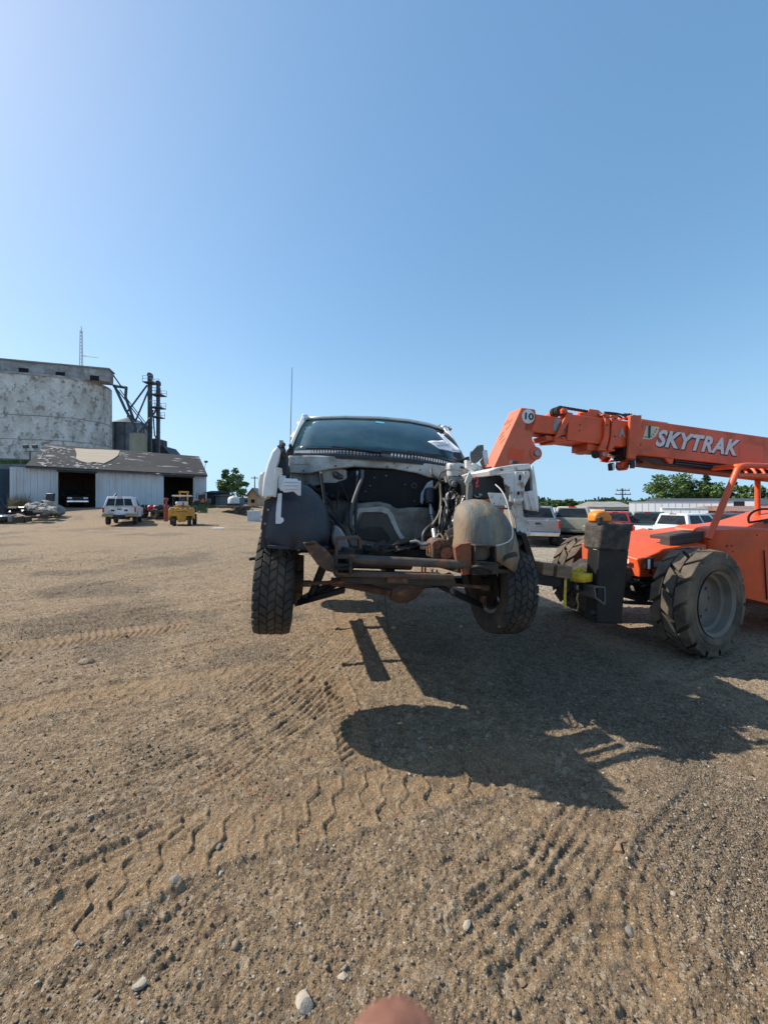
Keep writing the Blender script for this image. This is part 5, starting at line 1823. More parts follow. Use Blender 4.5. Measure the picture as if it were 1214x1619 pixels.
# chain and sheaves on top
for y_ in (.10, .02):
    b = MB()
    c = tp(884, 650, .1)
    c.y = y_
    b.lathe([(.02, -.025), (.052, -.025), (.060, -.02), (.060, -.012), (.048, -.006), (.048, .006), (.060, .012), (.060, .02), (.052, .025), (.02, .025)], c, 'Y', 24)
    b.build('chain_sheave', BLACK_DIRTY, tele, smooth=40)
b = MB()
c = tp(890, 650, .15)
b.cyl(c + Vector((0, .02, 0)), c + Vector((0, -.3, 0)), .034, n=16)
b.cyl(c + Vector((0, .03, 0)), c + Vector((0, .02, 0)), .02, n=12)
b.prism(T.poly([(884, 656), (888, 646), (896, 645), (899, 660), (890, 664)], .12), (0, -.02, 0))
b.build('sheave_bracket', ORANGE, tele, bevel=.006)
b = MB()
P0, P1 = tp(884, 643.5, .08), tp(930, 651, .08)
for k in range(18):
    a, c = P0.lerp(P1, k / 18), P0.lerp(P1, (k + .85) / 18)
    b.beam(a, c, .05, .016 if k % 2 else .022)
setting(b.build('leaf_chain', GREASE, tele), 'stuff')
b = MB()
b.prism(T.poly([(931, 646), (946, 648), (955, 655), (953, 663), (921, 659), (920, 652), (930, 652)], .12), (0, -.2, 0))
b.build('chain_anchor', ORANGE, tele, bevel=.008)
b = MB()
c = tp(947, 656, .12)
b.cyl(c, c + Vector((0, .03, 0)), .022, n=14)
b.build('anchor_pin', STEEL, tele, smooth=40)
b = MB()
b.curve([tp(955, 652, .08), tp(968, 653, .08), tp(980, 655, .1), (A_.x + .02, .1, A_.z + .03), (A_.x - .5, .1, A_.z - .01)], .012, 6)
b.curve([tp(955, 654, .02), tp(972, 656, .04), (A_.x + .02, .05, A_.z + .02), (A_.x - .6, .05, A_.z - .02)], .012, 6)
rng = random.Random(3)
for k in range(6):
    b.box(tp(986 + k * 2, 656, .1 - .02 * k), (.03, .03, .03), rz=k, rx=k)
b.build('top_hose', BLACK_PLASTIC, tele, smooth=60)
# under the boom nose: rollers, cylinder, work lamps
b = MB()
b.prism(T.poly([(929, 700), (944, 703), (945, 714), (928, 712)], .14), (0, -.28, 0))
b.build('nose_block', ORANGE, tele, bevel=.01)
b = MB()
b.cyl(tp(941, 719, .16), tp(941, 719, -.12), .045, n=18)
b.build('roller', BLACK_STEEL, tele, smooth=40, bevel=.006)
b = MB()
b.cyl(tp(952.5, 718.5, .20), tp(952.5, 718.5, -.16), .034, n=18)
b.prism(T.poly([(945, 705), (965, 708), (960, 720), (953, 727), (945, 722)], .17), (0, -.03, 0))
nb = b.build('pin_boss', ORANGE, tele, smooth=40, bevel=.004)
b = MB()
c = tp(952.5, 718.5, .205)
b.cyl(c, c + Vector((0, .02, 0)), .022, n=14)
b.build('pin', STEEL, nb, smooth=40)
b = MB()
b.cyl(tp(956, 718, .05), tp(980, 722, .05), .024, n=14)
b.build('cylinder_rod', CHROME, tele, smooth=40)
b = MB()
b.cyl(tp(974, 721, .05), tp(1012, 727, .05), .062, n=18)
b.box(tp(985, 715, .08), (.17, .2, .12))
b.build('cylinder_barrel', BLACK_STEEL, tele, smooth=40, bevel=.008)
b = MB()
c = tp(983, 737, .1)
b.lathe([(.001, -.05), (.055, -.05), (.055, .05), (.001, .05)], c, 'Y', 24)
b.build('cylinder_eye', ORANGE, tele, smooth=40, bevel=.006)
b = MB()
b.curve([tp(975, 728, .14), tp(974, 738, .18), tp(980, 742, .18), tp(990, 738, .18), tp(994, 732, .16)], .007, 6)
b.build('lamp_cable', BLACK_PLASTIC, tele, smooth=60)
for px, py, ry_, rz_ in ((965.5, 738, .25, .5), (999, 734, -.35, .9)):
    b = MB()
    c = tp(px, py, .2)
    b.box(c, (.07, .05, .085), rz=rz_, ry=ry_)
    lm = b.build('work_lamp', BLACK_PLASTIC, tele, bevel=.006)
    R_ = Matrix.Rotation(rz_, 3, 'Z') @ Matrix.Rotation(ry_, 3, 'Y')
    b = MB()
    b.box(c + R_ @ Vector((0, .026, 0)), (.06, .008, .072), rz=rz_, ry=ry_)
    b.build('lens', LAMP_GLASS, lm)
# gooseneck with its number disc
gn = [(824, 644), (846, 647), (848, 658), (847, 669), (843, 677), (841, 685), (842, 696), (847, 705), (853, 711), (854.5, 718), (851, 725), (839, 735), (812, 750), (790, 764), (765, 772)]
b = MB()
b.prism(T.poly(gn, .13), (0, -.26, 0))
neck = b.build('gooseneck', ORANGE_FADED, tele, bevel=.012)
b = MB()
b.prism([p + Vector((0, .0015, 0)) for p in T.poly([(804, 707), (829, 712), (826, 730), (801, 725)], .13)], (0, -.001, 0))
b.build('red_panel', ORANGE_DEEP, neck)
c = tp(834.5, 658.5, .1315)
rdisc = (c - tp(824.5, 658.5, .1315)).length
b = MB()
b.cyl(c, c + Vector((0, .002, 0)), rdisc, n=32)
disc = b.build('number_disc', DECAL_WHITE, neck)
t = on_boom('10', 834.8, 658.8, .1315, .1, mat('navy_number', (.012, .016, .035), None, 9, .5), 0, .003, 1.0, .0035, parent=disc)
fit(t, rdisc * 1.38, rdisc * .98)
b = MB()
c = tp(846.5, 717, .13)
b.cyl(c, c + Vector((0, .012, 0)), .075, n=26)
b.build('pin_boss', ORANGE_FADED, neck, smooth=40, bevel=.004)
b = MB()
b.cyl(c + Vector((0, .012, 0)), c + Vector((0, .035, 0)), .034, n=20)
b.build('pin', STEEL, neck, smooth=40, bevel=.004)
b = MB()      # scratched outline on the sloping face
fx = [tp(812, 655, .13), tp(800, 680, .16)]
g0, g1 = T.poly([(824, 644), (765, 772)], .13)
dd = (g1 - g0)
for t_, yy in ((.12, .04), (.12, -.04), (.2, .06), (.28, -.02), (.33, .02), (.38, .08)):
    p = g0 + dd * t_
    q = g0 + dd * (t_ + .06)
    p, q = Vector((p.x + .003, yy, p.z + .003)), Vector((q.x + .003, yy - .06, q.z + .003))
    b.beam(p, q, .006, .004)
b.build('scratch', mat('yellow_scratch', (.6, .35, .12), None, 9, .7), neck)
# carriage and forks under the truck
b = MB()
gx = tp(790, 770, 0).x
b.prism([(gx + .30, -.12, 1.78), (gx + .0, -.12, 1.78), (gx + .02, -.12, 1.2), (gx + .0, -.12, .9), (gx + .06, -.12, 1.0)], (0, .24, 0))
b.build('neck_lower', ORANGE_FADED, tele, bevel=.02)
b = MB()
for z in (.98, 1.28):
    b.box((gx + .03, -.14, z), (.06, 1.16, .10))
for y in (-.68, 0):
    b.box((gx - .01, y, 1.13), (.05, .06, .42))
b.build('carriage', BLACK_STEEL, tele, bevel=.008)
for yf in (.66, -.66):
    b = MB()
    a0, a1 = tp(838, 913, .66), tp(934, 927, .66)
    d_ = (a0 - a1).normalized()
    far = a0 + Vector((1.5, 0, .0))
    for P in (a0, a1, far):
        P.y = yf
    b.beam(a1, a0, .12, .105)
    b.beam(a0 + Vector((-.004, 0, 0)), far, .12, .08)
    b.box(a1 + Vector((.02, 0, .0)), (.06, .12, .2))
    b.build('fork', BLACK_STEEL, tele, bevel=.006)
# cab
tops = [(1114, 858, .36), (1117, 848, .40), (1124, 842, .44), (1136, 838.5, .50), (1160, 837, .57), (1214, 838, .72), (1300, 842, .90), (1420, 850, 1.05)]
bots = [(1114, 925, .36), (1117, 926, .40), (1124, 928, .44), (1136, 932, .50), (1172, 944, .60), (1214, 954, .72), (1300, 975, .90), (1420, 1005, 1.05)]
b = MB()
tpp_, btt_ = [tp(*p) for p in tops], [tp(*p) for p in bots]
b.grid([btt_, tpp_])
b.grid([tpp_, [Vector((p.x, -.02, p.z + .03)) for p in tpp_]])
b.grid([[Vector((p.x, -.02, p.z)) for p in btt_], btt_])
b.grid([[Vector((p.x, -.02, p.z + .03)) for p in tpp_], [Vector((p.x, -.02, p.z)) for p in btt_]])
for i in (0, -1):
    b.add([btt_[i], tpp_[i], Vector((tpp_[i].x, -.02, tpp_[i].z + .03)), Vector((btt_[i].x, -.02, btt_[i].z))], [(0, 1, 2, 3)])
cab = b.build('cab', ORANGE, tele, bevel=.035, seg=3, smooth=35)
bpy.context.view_layer.update()
b = MB()
b.beam(tp(1207, 870, .712), tp(1212, 948, .718), .012, .008, up=(0, 1, 0))
b.build('door_gap', BLACK_MATT, cab)
b = MB()
for px, py in ((1156, 863), (1158, 872), (1148, 864), (1196, 846), (1149, 862)):
    c = tp(px, py, .57 + (px - 1160) * .0028)
    b.box(c, (.012, .012, .010))
b.build('chip', BLACK_MATT, cab)
b = MB()
r0, r1, r2 = tp(1119, 852, .55), tp(1161, 752, .55), tp(1178, 736, .55)
zr = r2.z
b.curve([r0, r0.lerp(r1, .5), r1, r1.lerp(r2, .5) + Vector((.03, 0, .03)), r2, r2 + Vector((-.3, 0, .0)), r2 + Vector((-1.2, 0, 0))], .034, 8, 4)
b.tube([r1 + Vector((-.02, 0, 0)), Vector((r2.x - 1.2, .55, r1.z + .0))], .034, 8)
ro = Vector((0, -.66, 0))
b.tube([r2 + ro, r2 + ro + Vector((-1.2, 0, 0))], .034, 8)
b.tube([r2, r2 + ro], .03, 8)
b.tube([Vector((r2.x - 1.2, .55, .9)), Vector((r2.x - 1.2, .55, zr))], .034, 8)
b.tube([Vector((r2.x - 1.2, -.11, .9)), Vector((r2.x - 1.2, -.11, zr))], .034, 8)
b.build('roll_frame', ORANGE, tele, smooth=50)
for k in range(8):
    x = r2.x - .05 - .14 * k
    b = MB()
    b.curve([(x + .02, .55, r1.z + .02), (x + .01, .5, zr - .03), (x, .40, zr + .005), (x, .1, zr + .01), (x, -.11, zr)], .016, 6, 4)
    b.build('roof_bar', ORANGE, tele, smooth=50)
b = MB()
c = tp(1210, 822, .25)
b.lathe([(.17 + .014 * math.cos(k), .014 * math.sin(k)) for k in np.linspace(0, 2 * PI, 9)], (0, 0, 0), 'X', 26)
b.beam((0, -.16, 0), (0, .16, 0), .02, .02)
b.beam((0, 0, 0), (0, 0, -.16), .02, .02)
b.beam((0, 0, 0), (.25, 0, -.3), .05, .05)
Rm = Matrix.Rotation(rad(35), 3, 'Y') @ Matrix.Rotation(rad(25), 3, 'Z')
b.v = [Rm @ v + c for v in b.v]
b.build('steering_wheel', BLACK_PLASTIC, tele, smooth=50)
b = MB()
b.box((r2.x - 1.5, .25, 1.0), (.5, .5, .14))
b.box((r2.x - 1.78, .25, 1.3), (.14, .48, .6), ry=-.15)
b.build('seat', BLACK_PLASTIC, tele, bevel=.04)
# timbers lying on the front cover
def loose(name, b, m, label, cat, bevel=.004, group=None, smooth=None, **kw):
    o = b.build(name, m, None, bevel=bevel, smooth=smooth, **kw)
    o.location = TO
    o.rotation_euler = (0, 0, TRZ)
    return tag(o, label, cat, group)
pa, pb_ = tp(1042, 851, .22), tp(1125, 838, .22)
for dz, dy, w_, h_, lab in ((-.045, .07, .13, .07, 'thick reddish dark timber lying under another on the orange front cover'), (.012, .0, .27, .042, 'flat dark plank lying on top of the thick timber on the orange cover')):
    b = MB()
    for k in range(2 if h_ < .05 else 1):
        pass
    b.beam(pa + Vector((0, dy, dz)), pb_ + Vector((0, dy, dz)), w_, h_)
    loose('plank', b, WOOD_DARK, lab, 'plank', .005)
# blocks, strap rolls and tools lying on the near fork
fz = lambda px: a_top(px)
def a_top(px, dy=.0):
    a, c = tp(838, 905.5, .66), tp(934, 919.5, .66)
    t = (px - 838) / (934 - 838)
    return a.lerp(c, t) + Vector((0, dy, 0))
for px0, px1, hh, lab in ((849, 867, .115, 'left of the two brown wooden blocks on the black fork arm'), (868, 893, .12, 'right of the two brown wooden blocks on the black fork arm')):
    p, q = a_top(px0), a_top(px1)
    b = MB()
    wd = abs(q.x - p.x)
    c = (p + q) / 2
    b.box((c.x, .66 - (.02 if px0 == 849 else 0), c.z + hh / 2 + .004), (wd * .93, .20, hh), ry=-.14)
    loose('wood_block', b, WOOD, lab, 'wood block', .005)
c = a_top(912, .03)
b = MB()
ang = np.linspace(0, 2 * PI * 3.2, 60)
rws = [[Vector((c.x + (.045 + .005 * a) * math.cos(a), c.y + (.045 + .005 * a) * math.sin(a), c.z + z)) for a in ang] for z in (.004, .085)]
b.grid(rws)
loose('strap_roll', b, YELLOW_STRAP, 'rolled yellow strap lying on the black fork arm', 'strap', 0, smooth=60, solid=.004)
b = MB()
rws = []
for i, (px, py, y_) in enumerate(((911, 905, .60), (918, 898, .60), (926, 902, .62), (934, 899, .62), (940, 893, .62), (945, 888, .60), (938, 886, .58), (932, 895, .56))):
    p = tp(px, py, y_)
    rws.append([p + Vector((0, .03, .01 * math.sin(i * 2))), p + Vector((.01, -.03, .02))])
b.grid(rws)
loose('loose_strap', b, YELLOW_STRAP, 'loose bunched yellow strap between the strap roll and the black plate', 'strap', 0, smooth=60, solid=.005, sub=1)
b = MB()
rws = []
for i, (px, py) in enumerate(((896, 912), (893.5, 916), (893, 930), (892.5, 945), (893, 962))):
    p = tp(px, py, .74)
    rws.append([p + Vector((.014, 0, 0)), p + Vector((-.014, 0, 0))])
b.grid(rws)
loose('hanging_strap', b, YELLOW_STRAP, 'yellow strap end hanging down in front of the black fork arm', 'strap', 0, solid=.004)
b = MB()
rws = []
for i, (px, py, y_) in enumerate(((912, 925, .74), (913, 938, .74), (911, 946, .75), (913, 955, .74), (911, 966, .76))):
    p = tp(px, py, y_)
    rws.append([p + Vector((.012, .004 * i, 0)), p + Vector((-.012, 0, 0))])
b.grid(rws)
loose('hanging_strap', b, TAN_STRAP, 'faded tan strap end hanging beside the black socket below the fork', 'strap', 0, solid=.004)
b = MB()
b.cyl(tp(922, 908, .72), tp(934, 912, .72), .028, n=14)
b.cyl(tp(934, 912, .72), tp(940, 913, .72), .034, n=14, mi=1)
b.box(tp(939, 917, .72), (.05, .05, .06), mi=1)
loose('power_tool', b, [BLACK_PLASTIC, RED_PLASTIC], 'small black and red hand tool lying by the yellow strap roll', 'tool', .006, smooth=40)
b = MB()
p = tp(894, 913, .72)
b.box(p, (.08, .06, .02), ry=.3)
b.box(p + Vector((.02, 0, .02)), (.03, .07, .03))
b.cyl(p + Vector((-.03, .04, .01)), p + Vector((-.03, -.04, .01)), .012, n=10)
loose('ratchet_buckle', b, STEEL, 'small steel ratchet buckle on the fork beside the yellow roll', 'buckle', .003)
b = MB()
b.curve([tp(930, 917, .74), tp(918, 918, .76), (tp(909, 922, .76)), tp(907, 930, .76), tp(912, 935, .76), tp(918, 933, .76)], .014, 8)
b.build('tow_loop', BLACK_STEEL, tele, smooth=60)
b = MB()
rng = random.Random(12)
for k in range(8):
    p = tp(936 + rng.uniform(-4, 8), 893 + rng.uniform(-6, 10), .56)
    b.box(p, (rng.uniform(.03, .08), .06, rng.uniform(.03, .06)), rng.uniform(0, 3), rng.uniform(-.4, .4))
b.build('fork_latch', BLACK_DIRTY, tele, bevel=.004)
# ================================================================== FAR SIDE OF THE YARD, LEFT
PEEL = mat('peeling_white_silo', (0.76, 0.735, 0.68), (0.66, 0.635, 0.585), .25, 0.9, c3=(0.215, 0.185, 0.155), c3amt=.46, c3scale=.95, sharp=.08, dirt=(0.42, 0.37, 0.31), damt=.5, dscale=.5, bump=.2, bscale=2, detail=10, rgh=.78, stretch=(1, 1, .75))
CONC = mat('weathered_concrete', (0.33, 0.315, 0.29), (0.24, 0.225, 0.205), .5, 0.9, dirt=(0.15, 0.135, 0.115), damt=.4, dscale=.4)
PARAPET = mat('stained_parapet', (0.40, 0.39, 0.375), (0.27, 0.255, 0.24), .6, 0.9, c3=(0.5, .5, .5), c3amt=.4, c3scale=.8, dirt=(0.17, 0.15, 0.135), damt=.42, dscale=.3)
DARKHOLE = mat('dark_opening', (0.012, 0.012, 0.014), None, 2, .9)
GALV = mat('galvanised_sheet', (0.22, 0.245, 0.275), (0.16, 0.18, 0.205), .6, 0.5, 0.3, dirt=(0.1, 0.1, 0.1), damt=.3, dscale=.5)
GALV_DARK = mat('dark_galvanised', (0.075, 0.085, 0.10), (0.05, 0.056, 0.066), .6, 0.55, 0.2)
RIBSHEET = mat('white_ribbed_sheet', (0.60, 0.625, 0.65), (0.53, 0.55, 0.575), .6, 0.55, dirt=(0.36, 0.345, 0.32), damt=.32, dscale=.5, stretch=(1, 1, .35))
SHINGLE = mat('worn_dark_shingles', (0.030, 0.028, 0.028), (0.05, 0.046, 0.044), .5, 0.9, c3=(0.36, 0.34, 0.32), c3amt=.20, c3scale=1.1, sharp=.05, stretch=(.35, 1, 1.6), dirt=(0.10, 0.09, 0.08), damt=.25, dscale=.3)
PLYWOOD = mat('bare_roof_boards', (0.60, 0.47, 0.34), (0.52, 0.40, 0.28), 1.5, 0.9, stretch=(.2, 1, 3), dirt=(.4, .33, .27), damt=.2)
NAVY = mat('blue_steel_cladding', (0.030, 0.062, 0.105), (0.024, 0.05, 0.085), 1, 0.5, dirt=(.06, .07, .08), damt=.2)
WEED_GREEN = mat('weed_green', (0.085, 0.13, 0.03), (0.05, 0.085, 0.02), 3, .9)
WEED_DRY = mat('dry_weed', (0.30, 0.235, 0.10), (0.20, 0.17, 0.07), 3, .9)
def hit(px, py, p0, n):
    d = Vector(((px - 607) / F, 1, -(py - HZ) / F))
    o = Vector((0, 0, CAMH))
    return o + d * ((p0 - o).dot(n) / d.dot(n))

# ---- concrete silo with its gallery
SO = Vector((-50.3, 65.4, 0.6))
silo = thing('concrete_silo', 'huge white peeling concrete grain silo behind the barn', 'silo', SO)
def rel(p, o):
    return Vector(p) - Vector(o)
H_ = at(130, 600, 65.4).z - SO.z
pl = []
d_ = Vector((10.4, 3.4, 0)).normalized()
nb_ = Vector((-d_.y, d_.x, 0))
st = Vector((0, 0, 0))
for k in range(-7, 1):
    pl.append(st + d_ * (6.5 * k))
Rr = 6.2
cc = st + nb_ * Rr
for k in range(1, 15):
    a = PI * k / 15
    pl.append(cc - nb_ * Rr * math.cos(a) + d_ * Rr * math.sin(a))
for k in range(0, 8):
    pl.append(st + nb_ * 2 * Rr - d_ * (6.5 * k))
for _ in range(40):        # slide the row until its round end meets the sight line of its right edge
    if max((SO.x + p.x) / (SO.y + p.y) for p in pl) > (178 - 607) / F:
        SO = SO - d_ * .25
silo.location = SO
b = MB()
b.prism(pl, (0, 0, H_))
b.build('wall', PEEL, silo, smooth=30)
b = MB()
pr = [cc + (p - cc) * 1.004 for p in pl]
b.prism([p + Vector((0, 0, H_)) + nb_ * -.12 for p in pr], (0, 0, .35))
b.build('rim', PARAPET, silo, smooth=30)
for z in (H_ * .18, H_ * .32, H_ * .52, H_ * .70):      # casting joints
    b = MB()
    for i in range(len(pl) - 9):
        n__ = ((pl[i] - cc) if i > 7 else -nb_).normalized()
        b.beam(pl[i] + n__ * .02 + Vector((0, 0, z)), pl[i + 1] + n__ * .02 + Vector((0, 0, z)), .05, .10)
    b.build('casting_joint', CONC, silo)
g0_ = st + nb_ * 1.2 + Vector((0, 0, H_ + .35))
gl = 16.0
while (SO.x + (g0_ + d_ * gl + nb_ * 2.5).x) / (SO.y + (g0_ + d_ * gl + nb_ * 2.5).y) > (180 - 607) / F and gl > -9:
    gl -= .1
b = MB()
gtop = at(130, 581, 66.6).z - SO.z
e0, e1 = g0_ - d_ * 50, g0_ + d_ * gl
b.hexa([e0, e1, e1 + nb_ * 2.5, e0 + nb_ * 2.5] + [Vector((p.x, p.y, gtop)) for p in (e0, e1, e1 + nb_ * 2.5, e0 + nb_ * 2.5)])
gal = b.build('gallery', PARAPET, silo)
b = MB()
e0, e1 = e0 - nb_ * .2, e1 - nb_ * .2 + d_ * .2
b.hexa([Vector((p.x, p.y, gtop + .002)) for p in (e0, e1, e1 + nb_ * 2.9, e0 + nb_ * 2.9)] + [Vector((p.x, p.y, gtop + .22)) for p in (e0, e1, e1 + nb_ * 2.9, e0 + nb_ * 2.9)])
b.build('roof', CONC, silo)
for px in (38, 96, 150):
    p = hit(px, 586 + (px - 38) * .105, SO + g0_, nb_) - SO
    b = MB()
    w_, h_ = .65, .42
    c = p - nb_ * .03
    b.hexa([c - d_ * w_ - Vector((0, 0, h_)), c + d_ * w_ - Vector((0, 0, h_)), c + d_ * w_ - Vector((0, 0, h_)) + nb_ * .05, c - d_ * w_ - Vector((0, 0, h_)) + nb_ * .05,
            c - d_ * w_ + Vector((0, 0, h_)), c + d_ * w_ + Vector((0, 0, h_)), c + d_ * w_ + Vector((0, 0, h_)) + nb_ * .05, c - d_ * w_ + Vector((0, 0, h_)) + nb_ * .05])
    b.build('window', DARKHOLE, gal)

def lattice(name, label, base, top, w, mt, group=None, arms=()):
    o = thing(name, label, 'mast', base, group=group)
    h = top - base.z
    b = MB()
    for a in range(3):
        an = 2 * PI * a / 3
        b.tube([(w * math.cos(an), w * math.sin(an), 0), (w * .6 * math.cos(an), w * .6 * math.sin(an), h * .9)], .045, 5)
    n = 12
    for k in range(n):
        for a in range(3):
            a0, a1 = 2 * PI * a / 3, 2 * PI * (a + 1) / 3
            z0, z1 = h * .9 * k / n, h * .9 * (k + 1) / n
            b.tube([(w * math.cos(a0), w * math.sin(a0), z0), (w * .8 * math.cos(a1), w * .8 * math.sin(a1), z1)], .025, 4)
    b.build('lattice', mt, o)
    b = MB()
    b.tube([(0, 0, h * .88), (0, 0, h)], .05, 5)
    b.tube([(-.5, 0, h * .93), (.5, 0, h * .96)], .03, 4)
    b.build('whip', mt, o)
    b = MB()
    b.tube([(0, 0, h * .33), (2.7, .3, h * .30)], .05, 5)
    b.tube([(.0, 0, h * .32), (1.0, .1, h * .35)], .03, 4)
    b.build('side_arm', mt, o)
    return o
MASTM = mat('pale_mast_steel', (.42, .44, .46), None, 3, .5)
mb_ = at(129, 583, 68)
lattice('radio_mast', 'thin lattice radio mast standing on the silo roof', Vector((mb_.x, mb_.y, gtop + SO.z)), at(129, 516, 68).z, .28, MASTM)

# ---- steel bins, tower and bucket elevators beside the silo
Yb = 74
def bin_(name, label, px0, px1, pyt, pyp, Y, mt, roofm, cat='bin', ribs=14):
    xa, xb = at(px0, 0, Y).x, at(px1, 0, Y).x
    r, cx_ = (xb - xa) / 2, (xa + xb) / 2
    zt_, zp = at(0, pyt, Y).z, at(0, pyp, Y).z
    z0 = gz(cx_, Y)
    o = thing(name, label, cat, (cx_, Y, z0))
    b = MB()
    b.lathe([(r, 0), (r, zt_ - z0)], (0, 0, 0), 'Z', 36)
    b.build('wall', mt, o, smooth=30)
    b = MB()
    for k in range(ribs):
        a = 2 * PI * k / ribs + .1
        b.beam((r * math.cos(a), r * math.sin(a), 0), (r * math.cos(a), r * math.sin(a), zt_ - z0), .16, .16, up=(math.cos(a), math.sin(a), 0))
    setting(b.build('stiffeners', GALV_DARK, o), 'stuff')
    b = MB()
    b.lathe([(r * 1.05, zt_ - z0), (r * .16, zp - z0), (r * .16, zp - z0 + .5), (.01, zp - z0 + .6)], (0, 0, 0), 'Z', 30)
    b.build('roof', roofm, o, smooth=30)
    return o
bin_('grain_bin', 'grey blue ribbed steel grain bin with a conical roof beside the silo', 177, 236, 673, 661, 80, GALV, GALV_DARK)
bin_('feed_bin', 'small stained concrete bin with a pale patch in front of the grain bin', 207, 231, 686, 684, 70, mat('stained_yellow_concrete', (.40, .37, .27), (.3, .27, .19), .8, .9, dirt=(.12, .1, .07), damt=.4, dscale=.5, stretch=(1, 1, .3)), CONC, ribs=0)
bin_('dark_bin', 'dark bin with a rust patched roof at the right of the elevators', 234, 262, 697, 693, 84, GALV_DARK, mat('rusty_bin_roof', (.10, .045, .03), (.05, .035, .03), .7, .8))
b = MB()
p = [at(240, 700, 80), at(258, 705, 80), at(269, 718, 80), at(240, 718, 80)]
b.prism(p, (0, 5, 0))
tag(recentre(b.build('lean_to', mat('black_tar_roof', (.02, .02, .024)))), 'black sloping lean-to roof right of the elevator legs', 'shed')
def leg(name, label, px, pyt, Y, w, plats, spouts):
    p = at(px, pyt, Y)
    z0 = gz(p.x, Y)
    o = thing(name, label, 'elevator', (p.x, Y, z0))
    h = p.z - z0
    b = MB()
    b.box((-w * .42, 0, h / 2), (w * .5, w, h))
    b.box((w * .42, 0, h / 2), (w * .5, w, h))
    for z in np.arange(2, h, 2.2):
        b.box((0, 0, float(z)), (w * 1.5, w * 1.1, .12))
    b.build('casing', GALV_DARK, o)
    b = MB()
    b.lathe([(.01, -w * .6), (w * .9, -w * .6), (w * .9, w * .6), (.01, w * .6)], (0, 0, h), 'Y', 16)
    b.box((w * .6, 0, h - .3), (w, w * .8, w * 1.3))
    b.build('head', GALV_DARK, o, smooth=40)
    for (pl_, pr_, py) in plats:
        xa, xb = at(pl_, 0, Y).x - p.x, at(pr_, 0, Y).x - p.x
        z = at(0, py, Y).z - z0
        b = MB()
        b.box(((xa + xb) / 2, 0, z), (xb - xa, 2.0, .16))
        f = b.build('platform', GALV_DARK, o)
        b = MB()
        for yy in (-1, 1):
            for zz in (.6, 1.1):
                b.tube([(xa, yy, z + zz), (xb, yy, z + zz)], .04, 4)
            for xx in (xa, (xa + xb) / 2, xb):
                b.tube([(xx, yy, z), (xx, yy, z + 1.1)], .04, 4)
        b.build('railing', GALV_DARK, f)
    for pts, r in spouts:
        b = MB()
        b.tube([at(x, y, Yy) - Vector((p.x, Y, z0)) for x, y, Yy in pts], r, 8)
        b.build('spout', GALV_DARK if r < .3 else GALV, o, smooth=40)
    return o
leg('bucket_elevator', 'taller of the two dark grain elevator legs, with sloping spouts', 237.5, 593, 72, .46, [(231, 247, 606)],
    [([(233, 609, 72), (205, 647, 71), (202, 650, 71)], .16), ([(236, 615, 72), (214, 667, 71)], .15), ([(181, 609, 70), (199, 648, 70), (213, 672, 70), (217, 684, 70)], .24),
     ([(178, 591, 70), (192, 611, 70)], .12), ([(180, 610, 71), (201, 613, 71)], .26), ([(200, 613, 71), (199, 628, 71), (207, 650, 71), (212, 664, 71)], .24), ([(186, 616, 72), (226, 668, 73)], .10), ([(190, 616, 72), (230, 668, 73)], .08), ([(224, 668, 71), (235, 680, 71)], .25)])
leg('bucket_elevator', 'shorter grain elevator leg with four railed platforms, right of the taller one', 250.5, 605, 72, .40, [(242, 259, 625), (242, 258, 645), (244, 256, 660)],
    [([(251, 643, 72), (226, 677, 70), (222, 684, 70)], .18), ([(242, 648, 72.5), (245, 690, 72.5)], .12)])
# floodlights
o = thing('floodlight_pole', 'pole with two floodlights standing behind the barn roof', 'floodlight', (at(48, 0, 46).x, 46, gz(-41, 46)))
z0 = o.location.z
b = MB()
b.cyl((0, 0, 0), (0, 0, at(0, 713, 46).z - z0), .07, n=8)
b.beam((at(41, 0, 46).x - o.location.x, 0, at(0, 714, 46).z - z0), (at(57, 0, 46).x - o.location.x, 0, at(0, 714, 46).z - z0), .08, .08)
b.build('pole', GALV_DARK, o)
for px in (41.5, 56):
    b = MB()
    p = at(px, 706, 46)
    b.box((p.x - o.location.x, 0, p.z - z0), (.55, .25, .42), rx=.3)
    b.cyl((p.x - o.location.x, 0, p.z - z0 - .5), (p.x - o.location.x, 0, p.z - z0), .04, n=6)
    b.build('lamp_head', GALV_DARK, o, bevel=.03)

# ---- the barn
BA, BB = at(16, 0, 37.6), at(327, 0, 50.0)
brz = math.atan2(BB.y - BA.y, BB.x - BA.x)
BF = Frame((BA.x, BA.y, 0), brz)
BL = math.hypot(BB.x - BA.x, BB.y - BA.y)
barn = thing('barn', 'long white ribbed barn with a worn dark roof and two open doorways', 'barn', (BA.x, BA.y, 0), brz)
def bx(px):
    return BF.at(px, 770, 0).x
WT = BF.at(160, 742, 0).z
def sheets(x0, x1, z0, z1, n):
    for k in range(n):
        a, c = x0 + (x1 - x0) * k / n, x0 + (x1 - x0) * (k + 1) / n - .012
        b = MB()
        m_ = max(2, round((c - a) / .23))
        xs = []
        for i in range(m_):
            u0 = a + (c - a) * i / m_
            w_ = (c - a) / m_
            xs += [(u0, 0), (u0 + w_ * .62, 0), (u0 + w_ * .7, -.035), (u0 + w_ * .92, -.035)]
        xs.append((c, 0))
        off = .004 * (k % 2)
        b.grid([[(x, y + off, z0) for x, y in xs], [(x, y + off, z1) for x, y in xs]])
        b.build('wall_sheet', RIBSHEET, barn, solid=.003)
d1, d2, d3, d4 = bx(91), bx(153), bx(258), bx(307)
zl = BF.at(20, 738, 0).z
zr_ = BF.at(326, 753, 0).z
def wt(x):
    return zl + (zr_ - zl) * x / BL
